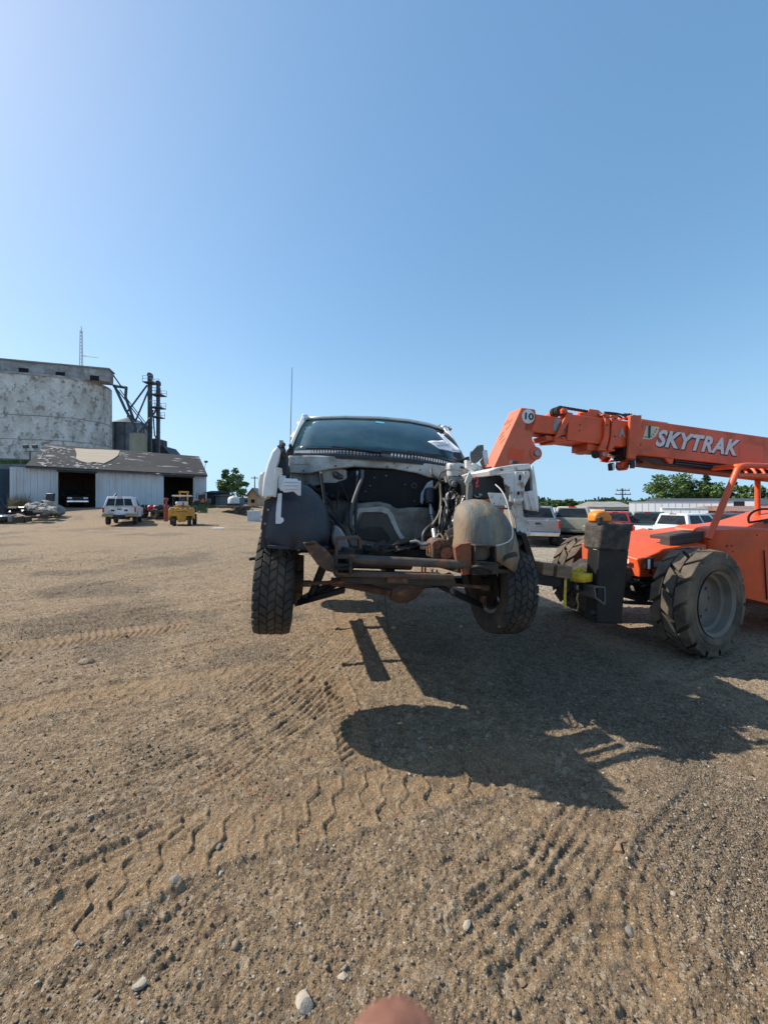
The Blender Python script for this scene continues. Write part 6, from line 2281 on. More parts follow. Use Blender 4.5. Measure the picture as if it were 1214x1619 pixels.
for x0, x1, n in ((0, d1, 7), (d2, d3, 11), (d4, BL, 3)):
    sheets(x0, x1, -.4, wt((x0 + x1) / 2), n)
b = MB()
for x0, x1 in ((d1, d2), (d3, d4)):
    b.box(((x0 + x1) / 2, .02, wt((x0 + x1) / 2) - .12), (x1 - x0 + .1, .12, .3))
b.build('door_track', GALV_DARK, barn)
for x in (d1, d2, d3, d4):
    b = MB()
    b.box((x, .06, wt(x) / 2), (.14, .18, wt(x)))
    b.build('door_post', RIBSHEET, barn)
DEP = 9.0
b = MB()
b.box((BL / 2, DEP, 2.6), (BL, .1, 6.4))
b.box((.05, DEP / 2, 2.4), (.1, DEP - .2, 5.6))
b.box((BL - .05, DEP / 2, 2.2), (.1, DEP - .2, 5.6))
b.build('rear_wall', mat('dim_barn_boards', (.10, .085, .07), (.07, .06, .05), 2, .9), barn)
b = MB()
for x in np.arange(1.5, BL, 2.6):
    b.box((float(x), DEP - .3, 2.4), (.16, .16, 5.2))
    b.beam((float(x), .3, wt(x) - .1), (float(x), DEP, wt(x) - .1), .1, .25)
b.build('frame_post', mat('barn_timber', (.12, .09, .06), None, 3, .9), barn)
eL, eR = BF.at(41, 738, -.5), BF.at(328, 752.5, -.5)
rL, rR = BF.at(72, 703.5, 4.5), BF.at(315, 723, 4.5)
b = MB()
def slope(a, c, e, f, th=.14):
    n__ = (c - a).cross(f - a).normalized()
    if n__.z < 0:
        n__ = -n__
    b.hexa([a, c, e, f] + [p + n__ * th for p in (a, c, e, f)])
slope(eL, eR, rR, rL)
roofn = (eR - eL).cross(rL - eL).normalized()
if roofn.z < 0:
    roofn = -roofn
kL, kR = Vector((eL.x, DEP + .5, eL.z)), Vector((eR.x, DEP + .5, eR.z))
roof_b = b.build('roof', SHINGLE, barn)
b = MB()
slope(kR, kL, rL + Vector((0, .05, 0)), rR + Vector((0, .05, 0)))
b.add([eL, rL, kL], [(0, 1, 2)])
b.add([eR, rR, kR], [(0, 1, 2)])
b.build('roof_back', SHINGLE, barn)
def on_roof(px, py, lift=.16):
    d = BF.Ri @ Vector(((px - 607) / F, 1, -(py - HZ) / F))
    o = BF.Ri @ (Vector((0, 0, CAMH)) - BF.o)
    p0 = eL + roofn * lift
    return o + d * ((p0 - o).dot(roofn) / d.dot(roofn))
b = MB()
rng = random.Random(9)
ol = [(119, 709), (140, 710), (165, 711), (189, 713), (187, 720), (180, 726), (164, 733), (150, 731), (138, 732), (128, 729), (120, 725), (122, 718)]
P = [on_roof(x + rng.uniform(-1, 1), y + rng.uniform(-.4, .4)) for x, y in ol]
b.prism(P, roofn * .03)
b.build('bare_boards', PLYWOOD, roof_b)
FELT = mat('pale_torn_felt', (.46, .44, .42), (.36, .34, .32), 2, .9)
b = MB()
for k in range(110):
    px = rng.choice([rng.uniform(60, 125), rng.uniform(100, 200), rng.uniform(60, 200)])
    py = rng.uniform(712, 738) if rng.random() < .7 else rng.uniform(706, 716)
    if 112 < px < 196 and py < 733:
        if rng.random() < .6:
            px, py = rng.uniform(120, 165), rng.uniform(731, 741)
    w_, h_ = rng.uniform(1.0, 5), rng.uniform(.4, 1.0)
    py = max(py, 706.5 + (px - 72) * .08)
    P = [on_roof(px - w_, py, .15), on_roof(px, py - h_, .15), on_roof(px + w_, py + rng.uniform(-.3, .3), .15), on_roof(px + w_ * .3, py + h_, .15)]
    b.prism(P, roofn * (.012 + .001 * (k % 9)))
for px, py, w_ in ((285, 746, 3), (300, 745, 6), (318, 747, 7), (250, 749, 4), (318, 744, 4)):
    b.prism([on_roof(px - w_, py, .15), on_roof(px, py - .6, .15), on_roof(px + w_, py, .15), on_roof(px, py + .6, .15)], roofn * .012)
setting(b.build('torn_felt', FELT, roof_b), 'stuff')
b = MB()
b.beam(eL + Vector((0, -.03, -.06)), eR + Vector((0, -.03, -.06)), .05, .16)
b.build('gutter_board', GALV_DARK, barn)
b = MB()
c = BF.at(326, 730, .2)
b.beam(eR + Vector((-.3, .3, .5)), c, .05, .05)
b.box(c, (.35, .3, .25))
b.build('yard_lamp', GALV_DARK, barn)

# blue building and the low grassy concrete roof at the picture's left edge
o = thing('blue_shed', 'dark blue steel shed at the far left joined to the barn', 'shed', (BA.x - 8, BA.y - 3, 0), brz)
b = MB()
b.box((4.0, 4, 2.4), (8.2, 6, 5.4))
b.build('wall', NAVY, o)
b = MB()
for k in range(20):
    b.box((.2 + .4 * k, .98, 2.4), (.05, .05, 5.3))
setting(b.build('ribs', NAVY, o), 'stuff')
b = MB()
p0, p1 = at(-40, 722, 43), at(47, 726, 43)
b.hexa([Vector((p0.x, 43, 2)), Vector((p1.x, 43, 2)), Vector((p1.x, 49, 2)), Vector((p0.x, 49, 2)), Vector((p0.x, 43, p0.z)), Vector((p1.x, 43, p1.z)), Vector((p1.x, 49, p1.z)), Vector((p0.x, 49, p0.z))])
tag(recentre(b.build('concrete_wall', CONC)), 'low pale concrete block behind the blue shed', 'wall')
def tuft(b, c, h, r, n, rng, wd=.02):
    for k in range(n):
        a = rng.uniform(0, 6.3)
        q = Vector(c) + Vector((rng.uniform(-r, r), rng.uniform(-r, r) * .6, 0))
        t = Vector((math.cos(a), math.sin(a), 0)) * h * rng.uniform(.05, .4) + Vector((0, 0, h * rng.uniform(.5, 1.1)))
        s_ = Vector((wd, 0, 0))
        b.add([q - s_, q + s_, q + t * .6 + s_ * .6, q + t, q + t * .6 - s_ * .6], [(0, 1, 2, 3, 4)])
rng = random.Random(6)
b = MB()
for k in range(90):
    px = rng.uniform(-10, 45)
    p = at(px, 733, 41.5)
    tuft(b, p, .5, .4, 5, rng, .05)
setting(b.build('grass', WEED_GREEN), 'stuff')
b = MB()
for k in range(70):
    px = rng.choice([rng.uniform(19, 26), rng.uniform(33, 44)])
    p = BF.R @ Vector((bx(px), -.35, 0)) + BF.o
    p.z = gz(p.x, p.y) - .05
    tuft(b, p, rng.uniform(.8, 1.9), .18, 7, rng, .022)
o = b.build('dry_weeds', WEED_DRY)
setting(o, 'stuff')
b = MB()
for k in range(420):
    px, Yk = rng.choice([(rng.uniform(300, 322), rng.uniform(36, 44)), (rng.uniform(318, 395), rng.uniform(40, 50)), (rng.uniform(252, 262), rng.uniform(34, 38)), (rng.uniform(200, 330), 44)])
    X = (px - 607) / F * Yk
    tuft(b, (X, Yk, gz(X, Yk)), rng.uniform(.12, .45), .45, 7, rng, .05)
setting(b.build('grass', WEED_GREEN), 'stuff')

# ================================================================== VEHICLES
def arch(cy, r, z0, n=9):
    return [(cy + r * math.cos(PI * k / n), z0 + r * math.sin(PI * k / n)) for k in range(n + 1)]
def car_wheel(o, x, y, R=.38, w=.25, rimm=None):
    s_ = 1 if x > 0 else -1
    b = MB()
    b.lathe([(.12, -w * .4), (R * .62, -w * .45), (R * .93, -w * .5), (R, -w * .38), (R, w * .38), (R * .93, w * .5), (R * .62, w * .45), (.12, w * .4)], (x, y, R), 'X', 24)
    t = b.build('wheel', RUBBER, o, smooth=40)
    b = MB()
    b.lathe([(.001, s_ * w * .35), (R * .3, s_ * w * .38), (R * .56, s_ * w * .40), (R * .63, s_ * w * .5), (R * .56, s_ * w * .51)], (x, y, R), 'X', 20)
    b.build('rim', rimm or RIM_GREY, t, smooth=40)
def pickup(name, label, loc, rz, paint, group=None, tailgate=True, topper=False, crew=False, bumper=True, front=True, cat='pickup truck', muddy=False, bedin=None):
    o = thing(name, label, cat, loc, rz, group=group)
    hw, R = .95, .38
    cy0 = -1.35 if crew else -.70
    ra, fa = -1.62, 1.85
    for sx in (-1, 1):
        b = MB()
        pr_ = [(2.72, .62), (2.74, .98), (2.6, 1.14), (1.15, 1.22), (cy0, 1.24), (-2.72, 1.26), (-2.75, .62)] + [(ra - .47, .55)] + arch(ra, .47, .55)[::-1] + [(ra + .47, .5), (fa - .47, .5)] + arch(fa, .47, .55)[::-1] + [(fa + .47, .55)]
        b.prism([(sx * hw, y, z) for y, z in pr_], (-sx * .07, 0, 0))
        b.build('body_side', paint, o, bevel=.015)
        for y in (ra, fa):
            car_wheel(o, sx * (hw - .16), y)
        b = MB()
        b.box((sx * (hw + .003), cy0 + .01, .92), (.012, .014, .62))
        if crew:
            b.box((sx * (hw + .003), -.25, .92), (.012, .014, .62))
        b.box((sx * (hw + .003), .95, .92), (.012, .014, .6))
        setting(b.build('door_gap', BLACK_MATT, o), 'stuff')
        b = MB()
        b.box((sx * (hw + .015), cy0 + .2, 1.1), (.03, .14, .03))
        b.build('door_handle', BLACK_PLASTIC, o)
        b = MB()
        b.box((sx * (hw + .12), .86, 1.32), (.2, .08, .17))
        b.build('side_mirror', BLACK_PLASTIC, o, bevel=.03)
        b = MB()
        b.box((sx * (hw - .035), -2.752, 1.06), (.10, .05, .34))
        b.build('tail_light', RED_LENS, o, bevel=.01)
        if front:
            b = MB()
            b.box((sx * .68, 2.74, .95), (.4, .06, .18))
            b.build('headlight', LAMP_GLASS, o, bevel=.02)
    b = MB()
    b.box((0, .5, .62), (1.7, 4.2, .2))
    b.box((0, -1.7, .74), (1.72, 2.0, .06))
    b.box((0, -.2, .5), (.9, 5.0, .16))
    b.build('floor', BLACK_DIRTY, o)
    b = MB()
    b.hexa([(-.88, 1.1, .7), (.88, 1.1, .7), (.86, 2.68, .7), (-.86, 2.68, .7), (-.88, 1.05, 1.23), (.88, 1.05, 1.23), (.82, 2.62, 1.12), (-.82, 2.62, 1.12)])
    b.build('hood', paint, o, bevel=.04)
    b = MB()
    b.box((0, -.78 + (cy0 + .7), 1.0), (1.76, .06, .5))
    for sx in (-1, 1):
        b.box((sx * .72, ra, .86), (.32, .95, .24))
    b.build('bed', bedin or paint, o, bevel=.01)
    # cab upper
    zt_ = 1.88
    c0 = [(-.90, cy0, 1.23), (.90, cy0, 1.23), (.90, 1.12, 1.22), (-.90, 1.12, 1.22)]
    c1 = [(-.70, cy0 + .16, zt_), (.70, cy0 + .16, zt_), (.70, .42, zt_), (-.70, .42, zt_)]
    b = MB()
    b.hexa(c0 + c1)
    cab_ = b.build('cab', paint, o, bevel=.05)
    def face(i, j, u0, u1, v0, v1, nm, mt, push):
        A, B = Vector(c0[i]), Vector(c0[j])
        C_, D = Vector(c1[i]), Vector(c1[j])
        def q(u, v):
            return A.lerp(B, u).lerp(C_.lerp(D, u), v)
        n__ = (B - A).cross(C_ - A).normalized()
        mid = q(.5, .5)
        if n__.dot(Vector((mid.x, mid.y - .2, 0))) < 0:
            n__ = -n__
        b = MB()
        b.prism([q(u0, v0) + n__ * push, q(u1, v0) + n__ * push, q(u1 - (u1 - u0) * .03, v1) + n__ * push, q(u0 + (u1 - u0) * .03, v1) + n__ * push], -n__ * .02)
        return b.build(nm, mt, o)
    face(0, 1, .07, .93, .14, .86, 'rear_window', GLASS_DARK, .006)
    face(2, 3, .05, .95, .08, .92, 'windscreen', GLASS_DARK, .006)
    if crew:
        face(1, 2, .07, .46, .12, .86, 'side_window', GLASS_DARK, .006)
        face(1, 2, .50, .88, .12, .86, 'side_window', GLASS_DARK, .006)
        face(3, 0, .54, .93, .12, .86, 'side_window', GLASS_DARK, .006)
        face(3, 0, .12, .50, .12, .86, 'side_window', GLASS_DARK, .006)
    else:
        face(1, 2, .08, .84, .12, .86, 'side_window', GLASS_DARK, .006)
        face(3, 0, .16, .92, .12, .86, 'side_window', GLASS_DARK, .006)
    b = MB()
    b.box((0, cy0 + .155, zt_ - .015), (.34, .05, .05))
    b.build('brake_light', RED_LENS, o, bevel=.01)
    if tailgate:
        b = MB()
        b.box((0, -2.72, .98), (1.76, .05, .54))
        tg = b.build('tailgate', paint, o, bevel=.015)
        b = MB()
        b.box((0, -2.75, 1.10), (.24, .02, .08))
        b.build('tailgate_handle', BLACK_PLASTIC, tg)
    if bumper:
        b = MB()
        b.box((0, -2.84, .62), (1.8, .16, .18))
        b.build('rear_bumper', CHROME if not muddy else STEEL, o, bevel=.03)
    b = MB()
    b.box((0, 2.80, .60), (1.86, .16, .22))
    b.build('front_bumper', CHROME, o, bevel=.04)
    b = MB()
    b.box((0, 2.72, .95), (.9, .05, .26))
    b.build('grille', BLACK_PLASTIC, o, bevel=.01)
    if topper:
        b = MB()
        z_ = 1.96
        b.hexa([(-.93, -2.74, 1.27), (.93, -2.74, 1.27), (.93, cy0 - .03, 1.27), (-.93, cy0 - .03, 1.27), (-.72, -2.60, z_), (.72, -2.60, z_), (.74, cy0 - .03, z_), (-.74, cy0 - .03, z_)])
        tpp = b.build('topper', paint, o, bevel=.05)
        def q(u, v):
            A, B, C_, D = Vector((-.93, -2.74, 1.27)), Vector((.93, -2.74, 1.27)), Vector((-.72, -2.60, z_)), Vector((.72, -2.60, z_))
            return A.lerp(B, u).lerp(C_.lerp(D, u), v) + Vector((0, -.008, 0))
        for u0, u1 in ((.07, .34), (.36, .64), (.66, .93)):
            b = MB()
            b.prism([q(u0, .10), q(u1, .10), q(u1 - .005, .80), q(u0 + .005, .80)], (0, .01, 0))
            b.build('topper_window', GLASS_DARK, tpp)
        b = MB()
        b.box((0, -2.62, 1.93), (.3, .04, .05))
        b.build('topper_lamp', AMBER, tpp)
    return o
MUDDY = mat('muddy_white_paint', (0.74, 0.75, 0.76), (0.68, 0.69, 0.70), 1.5, .35, dirt=(0.24, 0.17, 0.105), damt=.30, dscale=1.6, c3=(.3, .22, .14), c3amt=.12, c3scale=6)
X = (163 - 607) / F * 27.0
o = pickup('pickup_truck', 'white muddy pickup with a canopy over its bed parked before the barn', (X, 29.3, gz(X, 29.3) + .06), rad(27), MUDDY, topper=True, bumper=False, muddy=True)
b = MB()
TANB = mat('tan_wood_bumper', (.42, .29, .17), (.33, .22, .12), 5, .8, dirt=(.2, .14, .09), damt=.3)
for sx in (-1, 1):
    b.box((sx * .66, -2.86, .70), (.62, .18, .22))
b.build('wood_bumper', TANB, o, bevel=.01)
b = MB()
b.box((0, -2.80, .64), (.8, .12, .14))
b.box((0, -2.9, .5), (.2, .3, .12))
b.beam((-.6, -2.7, .5), (.6, -2.7, .42), .12, .1)
b.build('hitch', GREASE, o, bevel=.01)
for sx in (-1, 1):
    b = MB()
    b.box((sx * .38, -2.757, 1.02), (.2, .02, .12))
    b.build('dark_recess', GREASE, o, bevel=.01)
b = MB()
b.beam((-.42, -2.0, 1.95), (-.30, -1.9, 2.17), .10, .08)
b.build('roof_vent', BLACK_PLASTIC, o)
# dark pickup in the barn, nose out
p = BF.R @ Vector((bx(125), 3.6, 0)) + BF.o
pickup('pickup_truck', 'dark pickup with chrome bumper facing out of the left barn doorway', (p.x, p.y, gz(p.x, p.y) + .0), brz + PI, mat('near_black_paint', (.012, .012, .016), None, 3, .3))

# forklift
YEL = mat('yellow_machine_paint', (0.62, 0.30, 0.028), (0.54, 0.25, 0.022), 2, .5, dirt=(.26, .16, .07), damt=.3, dscale=2, c3=(.2, .13, .06), c3amt=.12, c3scale=4)
X = (281 - 607) / F * 27.2
fk = thing('forklift', 'yellow forklift with white overhead guard seen from behind by the barn', 'forklift', (X, 27.9, gz(X, 27.9)), rad(23))
b = MB()
b.prism([(-.95, -1.1, .45), (-.95, -1.1, 1.22), (-.8, -1.1, 1.35), (.8, -1.1, 1.35), (.95, -1.1, 1.22), (.95, -1.1, .45), (.78, -1.1, .72), (.35, -1.1, .72), (.28, -1.1, .3), (-.28, -1.1, .3), (-.35, -1.1, .72), (-.78, -1.1, .72)], (0, .8, 0))
cw_ = b.build('counterweight', YEL, fk, bevel=.05)
b = MB()
for k in range(8):
    b.box((-.62 + .18 * k, -1.105, 1.27), (.10, .02, .055), mi=k % 2)
b.build('reflector_band', [RED_LENS, DECAL_WHITE], cw_)
b = MB()
for k in range(9):
    b.box((-.36 + .09 * k, -1.105, 1.05), (.06, .02, .08), mi=0)
b.build('worn_lettering', mat('brown_lettering', (.2, .11, .03), None, 5, .7), cw_)
b = MB()
b.box((0, .2, .75), (1.5, 1.9, .7))
b.box((0, -.3, 1.32), (1.3, 1.0, .3))
b.build('body', YEL, fk, bevel=.04)
for sx in (-1, 1):
    b = MB()
    b.box((sx * .92, -.1, 1.18), (.3, .8, .45))
    b.build('side_tank', mat('navy_tank_paint', (.02, .03, .07), None, 3, .5), fk, bevel=.03)
    car_wheel(fk, sx * .56, -.75, .34, .26, YEL)
    car_wheel(fk, sx * .86, .95, .42, .32, YEL)
    b = MB()
    b.tube([(sx * .66, -.75, 1.4), (sx * .66, -.55, 2.15)], .04, 6)
    b.tube([(sx * .66, .6, 1.0), (sx * .62, .35, 2.15)], .04, 6)
    b.build('guard_post', BLACK_STEEL, fk, smooth=40)
    b = MB()
    b.box((sx * .3, 1.15, 1.45), (.12, .2, 2.2))
    b.build('mast_rail', YEL, fk, bevel=.01)
b = MB()
b.box((0, 1.15, 2.52), (.8, .2, .12))
b.box((0, 1.15, 1.5), (.6, .16, .1))
b.build('mast_crossbar', YEL, fk, bevel=.01)
b = MB()
b.beam((-.72, -.6, 2.2), (.72, -.6, 2.2), .1, .1)
b.beam((-.70, .35, 2.2), (.70, .35, 2.2), .1, .1)
for k in range(6):
    b.beam((-.65 + .26 * k, -.6, 2.2), (-.65 + .26 * k, .35, 2.2), .06, .05)
for sx in (-1, 1):
    b.beam((sx * .7, -.6, 2.2), (sx * .7, .35, 2.2), .08, .09)
b.build('overhead_guard', WHITE_DIRTY, fk, bevel=.02)
b = MB()
b.tube([(-.46, -.8, 1.62), (-.38, -.8, 1.62), (.38, -.8, 1.62), (.46, -.8, 1.62)], [.10, .17, .17, .10], 14)
b.build('gas_bottle', WHITE_DIRTY, fk, smooth=40)
b = MB()
b.box((0, -.1, 1.55), (.5, .5, .14))
b.box((0, -.36, 1.85), (.48, .1, .5))
b.build('seat', BLACK_PLASTIC, fk, bevel=.03)
b = MB()
b.cyl((.1, -1.0, 1.35), (.12, -.98, 1.75), .05, n=8)
b.build('exhaust_stack', RUST_RED, fk)
b = MB()
b.cyl((0, 1.45, .4), (0, 2.3, .4), .05, n=6)
for sx in (-1, 1):
    b.box((sx * .3, 1.8, .2), (.12, 1.1, .05))
b.build('fork', BLACK_STEEL, fk)
fk.scale = (.84, .9, .95)
# red mounted pump behind the forklift
X = (261 - 607) / F * 29
b = MB()
b.cyl((0, 0, 0), (0, 0, 1.3), .18, n=12)
b.box((.05, 0, 1.0), (.35, .3, .5))
b.cyl((0, 0, 1.3), (0, 0, 1.75), .1, n=10)
b.box((0, 0, 1.75), (.3, .25, .2))
o = b.build('pump', mat('faded_red_paint', (.35, .06, .045), None, 2, .5, dirt=(.3, .2, .15), damt=.3), bevel=.02)
o.location = (X - .12, 29.4, gz(X, 29) + .2)
o.scale = (.8, .8, .95)
tag(o, 'faded red upright pump standing just left of the yellow forklift', 'pump')
# trailer with red cans
X = (236 - 607) / F * 33
o = thing('farm_trailer', 'low rusty two wheeled trailer with gear between pickup and forklift', 'trailer', (X, 33, gz(X, 33)), rad(-20))
b = MB()
b.box((0, .6, .62), (3.0, 1.4, .12))
b.beam((-.9, -.2, .5), (-1.6, -1.6, .4), .12, .12)
b.beam((.2, -.2, .5), (-1.5, -1.6, .4), .12, .12)
b.box((.9, .6, .95), (1.0, .05, .5))
b.build('deck', GREASE, o, bevel=.01)
for x, R in ((-.2, .42), (1.1, .42)):
    b = MB()
    b.lathe([(.1, -.1), (R * .9, -.12), (R, -.08), (R, .08), (R * .9, .12), (.1, .1)], (x, -.35, R), 'X' if x < 0 else 'Y', 22)
    b.build('wheel', RUBBER, o, smooth=40)
b = MB()
rng = random.Random(4)
for k in range(14):
    b.box((rng.uniform(-1.6, 1.4), rng.uniform(0, 1.2), .75 + rng.random() * .3), (rng.uniform(.15, .6), .2, rng.uniform(.1, .4)), rng.uniform(0, 3))
setting(b.build('scrap_load', BLACK_DIRTY, o), 'stuff')
for k, (dx, lab) in enumerate(((.15, 'left red fuel can standing on the low trailer'), (.62, 'right red fuel can standing on the low trailer'))):
    b = MB()
    b.lathe([(.001, 0), (.19, 0), (.2, .05), (.2, .34), (.12, .42), (.05, .46), (.001, .46)], (0, 0, 0), 'Z', 16)
    q = b.build('fuel_can', RED_PLASTIC, smooth=40)
    q.location = (X + dx, 32.9, gz(X, 33) + .69)
    tag(q, lab, 'can')
# lawn tractor with triangle
X = (321 - 607) / F * 42
o = thing('tractor', 'small dark tractor with an orange triangle on its back by the barn', 'tractor', (X, 42, gz(X, 42)), rad(5))
b = MB()
b.box((0, 0, .62), (.95, 1.6, .5))
b.box((0, 1.0, .75), (.7, 1.0, .5))
b.box((0, -.3, 1.15), (.7, .2, .6))
b.box((0, -.1, .92), (.6, .5, .14))
b.build('body', BLACK_PLASTIC, o, bevel=.04)
for sx in (-1, 1):
    b = MB()
    b.lathe([(.1, -.14), (.42, -.16), (.46, -.1), (.46, .1), (.42, .16), (.1, .14)], (sx * .58, -.45, .46), 'X', 20)
    b.build('wheel', RUBBER, o, smooth=40)
b = MB()
b.prism([(.05, -.86, .62), (.55, -.86, .62), (.3, -.86, 1.06)], (0, .02, 0))
b.build('warning_triangle', mat('orange_reflector', (.9, .12, .02), None, 5, .4), o)
b = MB()
for sx in (-1, 1):
    b.tube([(sx * .42, -.6, .8), (sx * .42, -.6, 1.5)], .03, 6)
b.tube([(-.42, -.6, 1.5), (.42, -.6, 1.5)], .03, 6)
b.build('roll_bar', BLACK_STEEL, o)
# black shed, blue hall, tan house, flatbed
def shed(name, label, pxl, pxr, pyt, Y, dep, mt, roofm=None, ridge=0, rz=0, cat='shed', gable=False, windows=0):
    xa, xb = at(pxl, 0, Y).x, at(pxr, 0, Y).x
    z1 = at(0, pyt, Y).z
    cx_ = (xa + xb) / 2
    z0 = gz(cx_, Y) - .2
    o = thing(name, label, cat, (cx_, Y, z0), rz)
    w_, h = xb - xa, z1 - z0
    b = MB()
    b.box((0, dep / 2, h / 2), (w_, dep, h))
    b.build('wall', mt, o)
    b = MB()
    if gable:
        b.prism([(-w_ / 2 - .3, -.3, h - .15), (0, -.3, h + ridge), (w_ / 2 + .3, -.3, h - .15), (w_ / 2 + .3, -.3, h), (0, -.3, h + ridge + .2), (-w_ / 2 - .3, -.3, h)], (0, dep + .6, 0))
        b.prism([(-w_ / 2, .0, h), (w_ / 2, .0, h), (0, .0, h + ridge)], (0, dep, 0), 1)
        b.build('roof', [roofm or mt, mt], o)
    else:
        b.prism([(-w_ / 2 - .3, -.4, h + .01), (-w_ / 2 - .3, dep / 2, h + ridge), (-w_ / 2 - .3, dep + .4, h + .01)], (w_ + .6, 0, 0))
        b.build('roof', roofm or mt, o)
    for k in range(windows):
        b = MB()
        b.box((-w_ / 2 + w_ * (k + .5) / windows, -.01, h * .55), (w_ / windows * .35, .06, h * .3))
        b.build('window', GLASS_DARK, o)
    return o
shed('black_shed', 'small black open fronted shed at the right end of the barn', 327, 340, 779, 50, 4, mat('black_board', (.02, .02, .022), None, 2, .8), ridge=.3)
shed('grey_lean_to', 'grey lean-to with a sloping roof beside the black shed', 341, 348, 784, 49.5, 4, mat('grey_board', (.10, .115, .125), None, 2, .8), ridge=.2)
shed('blue_hall', 'long low blue steel hall far behind the lone tree', 344, 396, 787, 85, 8, mat('pale_blue_cladding', (.13, .22, .27), (.11, .19, .23), 1, .6), ridge=.5, roofm=mat('pale_blue_roof', (.26, .36, .42), None, 1, .6), cat='hall', windows=4)
shed('tan_house', 'small tan gabled house in the distance left of the lifted truck', 392, 408, 784, 62, 7, mat('tan_siding', (.52, .36, .22), (.46, .31, .19), 1, .7), roofm=mat('tan_grey_roof', (.28, .24, .2), None, 1, .8), ridge=1.1, cat='house', gable=True, windows=1)
X = (376 - 607) / F * 38
o = thing('flatbed_trailer', 'long rusty flatbed trailer standing in the grass beyond the yard', 'trailer', (X, 38, gz(X, 38)), rad(-6))
b = MB()
b.box((0, 0, .62), (3.4, 1.9, .14))
b.beam((1.6, 0, .55), (2.5, -.2, .5), .15, .12)
b.build('deck', RUST_TUBE, o, bevel=.01)
for x in (.5, 1.1):
    b = MB()
    b.lathe([(.08, -.1), (.3, -.11), (.33, -.07), (.33, .07), (.3, .11), (.08, .1)], (x, -.98, .33), 'Y', 20)
    b.build('wheel', RUBBER, o, smooth=40)
b = MB()
for k in range(3):
    b.box((-.7 + .5 * k, 0, .8), (.3, 1.2, .22), rz=.1 * k)
setting(b.build('scrap_load', GREASE, o), 'stuff')
b = MB()
b.lathe([(.001, 0), (.5, .03), (.55, .2), (.55, .8), (.4, .98), (.12, 1.05), (.12, 1.15), (.001, 1.15)], (0, 0, 0), 'Z', 20)
o = b.build('water_tank', WHITE_DIRTY, smooth=40)
o.location = (X - 1.0, 39.6, gz(X, 39.6) + .5)
tag(o, 'white plastic tank standing behind the flatbed trailer', 'tank')
X = (402 - 607) / F * 33
b = MB()
b.box((0, 0, .42), (1.0, .5, .84))
b.box((0, 0, .86), (1.05, .55, .06))
o = b.build('white_cabinet', mat('blue_white_panel', (.5, .55, .6), None, 3, .5), bevel=.02)
o.location = (X, 33, gz(X, 33))
tag(o, 'pale blue white metal cabinet standing at the edge of the grass', 'cabinet')
X, Y = gpx(345, 836)
b = MB()
b.box((0, 0, .02), (.7, .35, .02), rz=.1)
o = b.build('board', PAPER)
o.location = (X, Y, gz(X, Y) + .02)
tag(o, 'pale flat board lying on the dirt right of the forklift', 'board')

# ---- scrap heap at the left edge
rng = random.Random(31)
RUBBLE = mat('broken_pale_concrete', (.46, .42, .37), (.31, .275, .24), 1.5, .9, dirt=(.15, .12, .1), damt=.3, dscale=2)
RUBBLE2 = mat('broken_grey_concrete', (.27, .25, .235), (.18, .165, .15), 1.5, .9)
k = 0
while k < 46:
    t = rng.random()
    px = rng.uniform(40, 88)
    top = 793 + abs(px - 60) * .42
    py = rng.uniform(top, 806 + (px - 40) * .06)
    Yk = 33.5 - (py - 793) * .12
    p = at(px, py, Yk)
    b = MB()
    b.rock((0, 0, 0), rng.uniform(.14, .34), rng, .75)
    o = b.build('rubble_chunk', RUBBLE if rng.random() < .72 else RUBBLE2)
    o.location = p
    tag(o, 'chunk of broken concrete in the rubble heap before the barn', 'rubble', 'concrete chunks in the rubble heap')
    k += 1
b = MB()
for k in range(9):
    a = k / 8
    px = 36 + 54 * a
    b.rock(at(px, 804, 33.5) + Vector((0, .3, -.2)), .55, rng, .8)
setting(b.build('rubble_core', RUBBLE2), 'stuff')
def scrap(name, label, cat, px, py, Y, fn, m, **kw):
    b = MB()
    fn(b)
    o = b.build(name, m, **kw)
    o.location = at(px, py, Y)
    return tag(o, label, cat)
scrap('tub', 'black round tub in the scrap before the rubble heap', 'tub', 49, 816, 31, lambda b: b.lathe([(.001, 0), (.30, 0), (.48, .42), (.52, .44), (.46, .42), (.28, .04), (.001, .04)], (0, 0, 0), 'Z', 20), BLACK_PLASTIC, smooth=40)
scrap('tyre', 'loose tyre lying flat at the right end of the scrap', 'tyre', 69, 820, 30, lambda b: b.lathe([(.18, .02), (.33, 0), (.36, .1), (.33, .22), (.18, .2), (.18, .02)], (0, 0, 0), 'Z', 24), RUBBER, smooth=40)
scrap('hub_cap_wheel', 'shiny round wheel trim lying on a tyre at the far left', 'wheel', 9, 821, 29.5, lambda b: (b.lathe([(.2, 0), (.40, 0), (.43, .12), (.38, .22), (.2, .2)], (0, 0, 0), 'Z', 24), b.lathe([(.001, .30), (.12, .31), (.30, .27), (.36, .22)], (0, 0, 0), 'Z', 24, 1)), [RUBBER, CHROME], smooth=40)
scrap('crate', 'grey metal crate between the wheel trim and the dark engine block', 'crate', 20, 825, 29.3, lambda b: (b.box((0, 0, .24), (.36, .34, .46)), b.box((0, -.18, .24), (.28, .02, .36))), mat('grey_green_metal', (.16, .17, .15), None, 4, .6), bevel=.02)
scrap('engine_block', 'dark engine block lying on the ground in the scrap', 'engine', 35, 825, 29.3, lambda b: (b.box((0, 0, .22), (.8, .5, .42), ry=.1), b.cyl((-.3, -.2, .3), (.3, -.2, .34), .12, n=10), b.box((.5, 0, .2), (.3, .4, .36), rz=.4)), BLACK_DIRTY, bevel=.03)
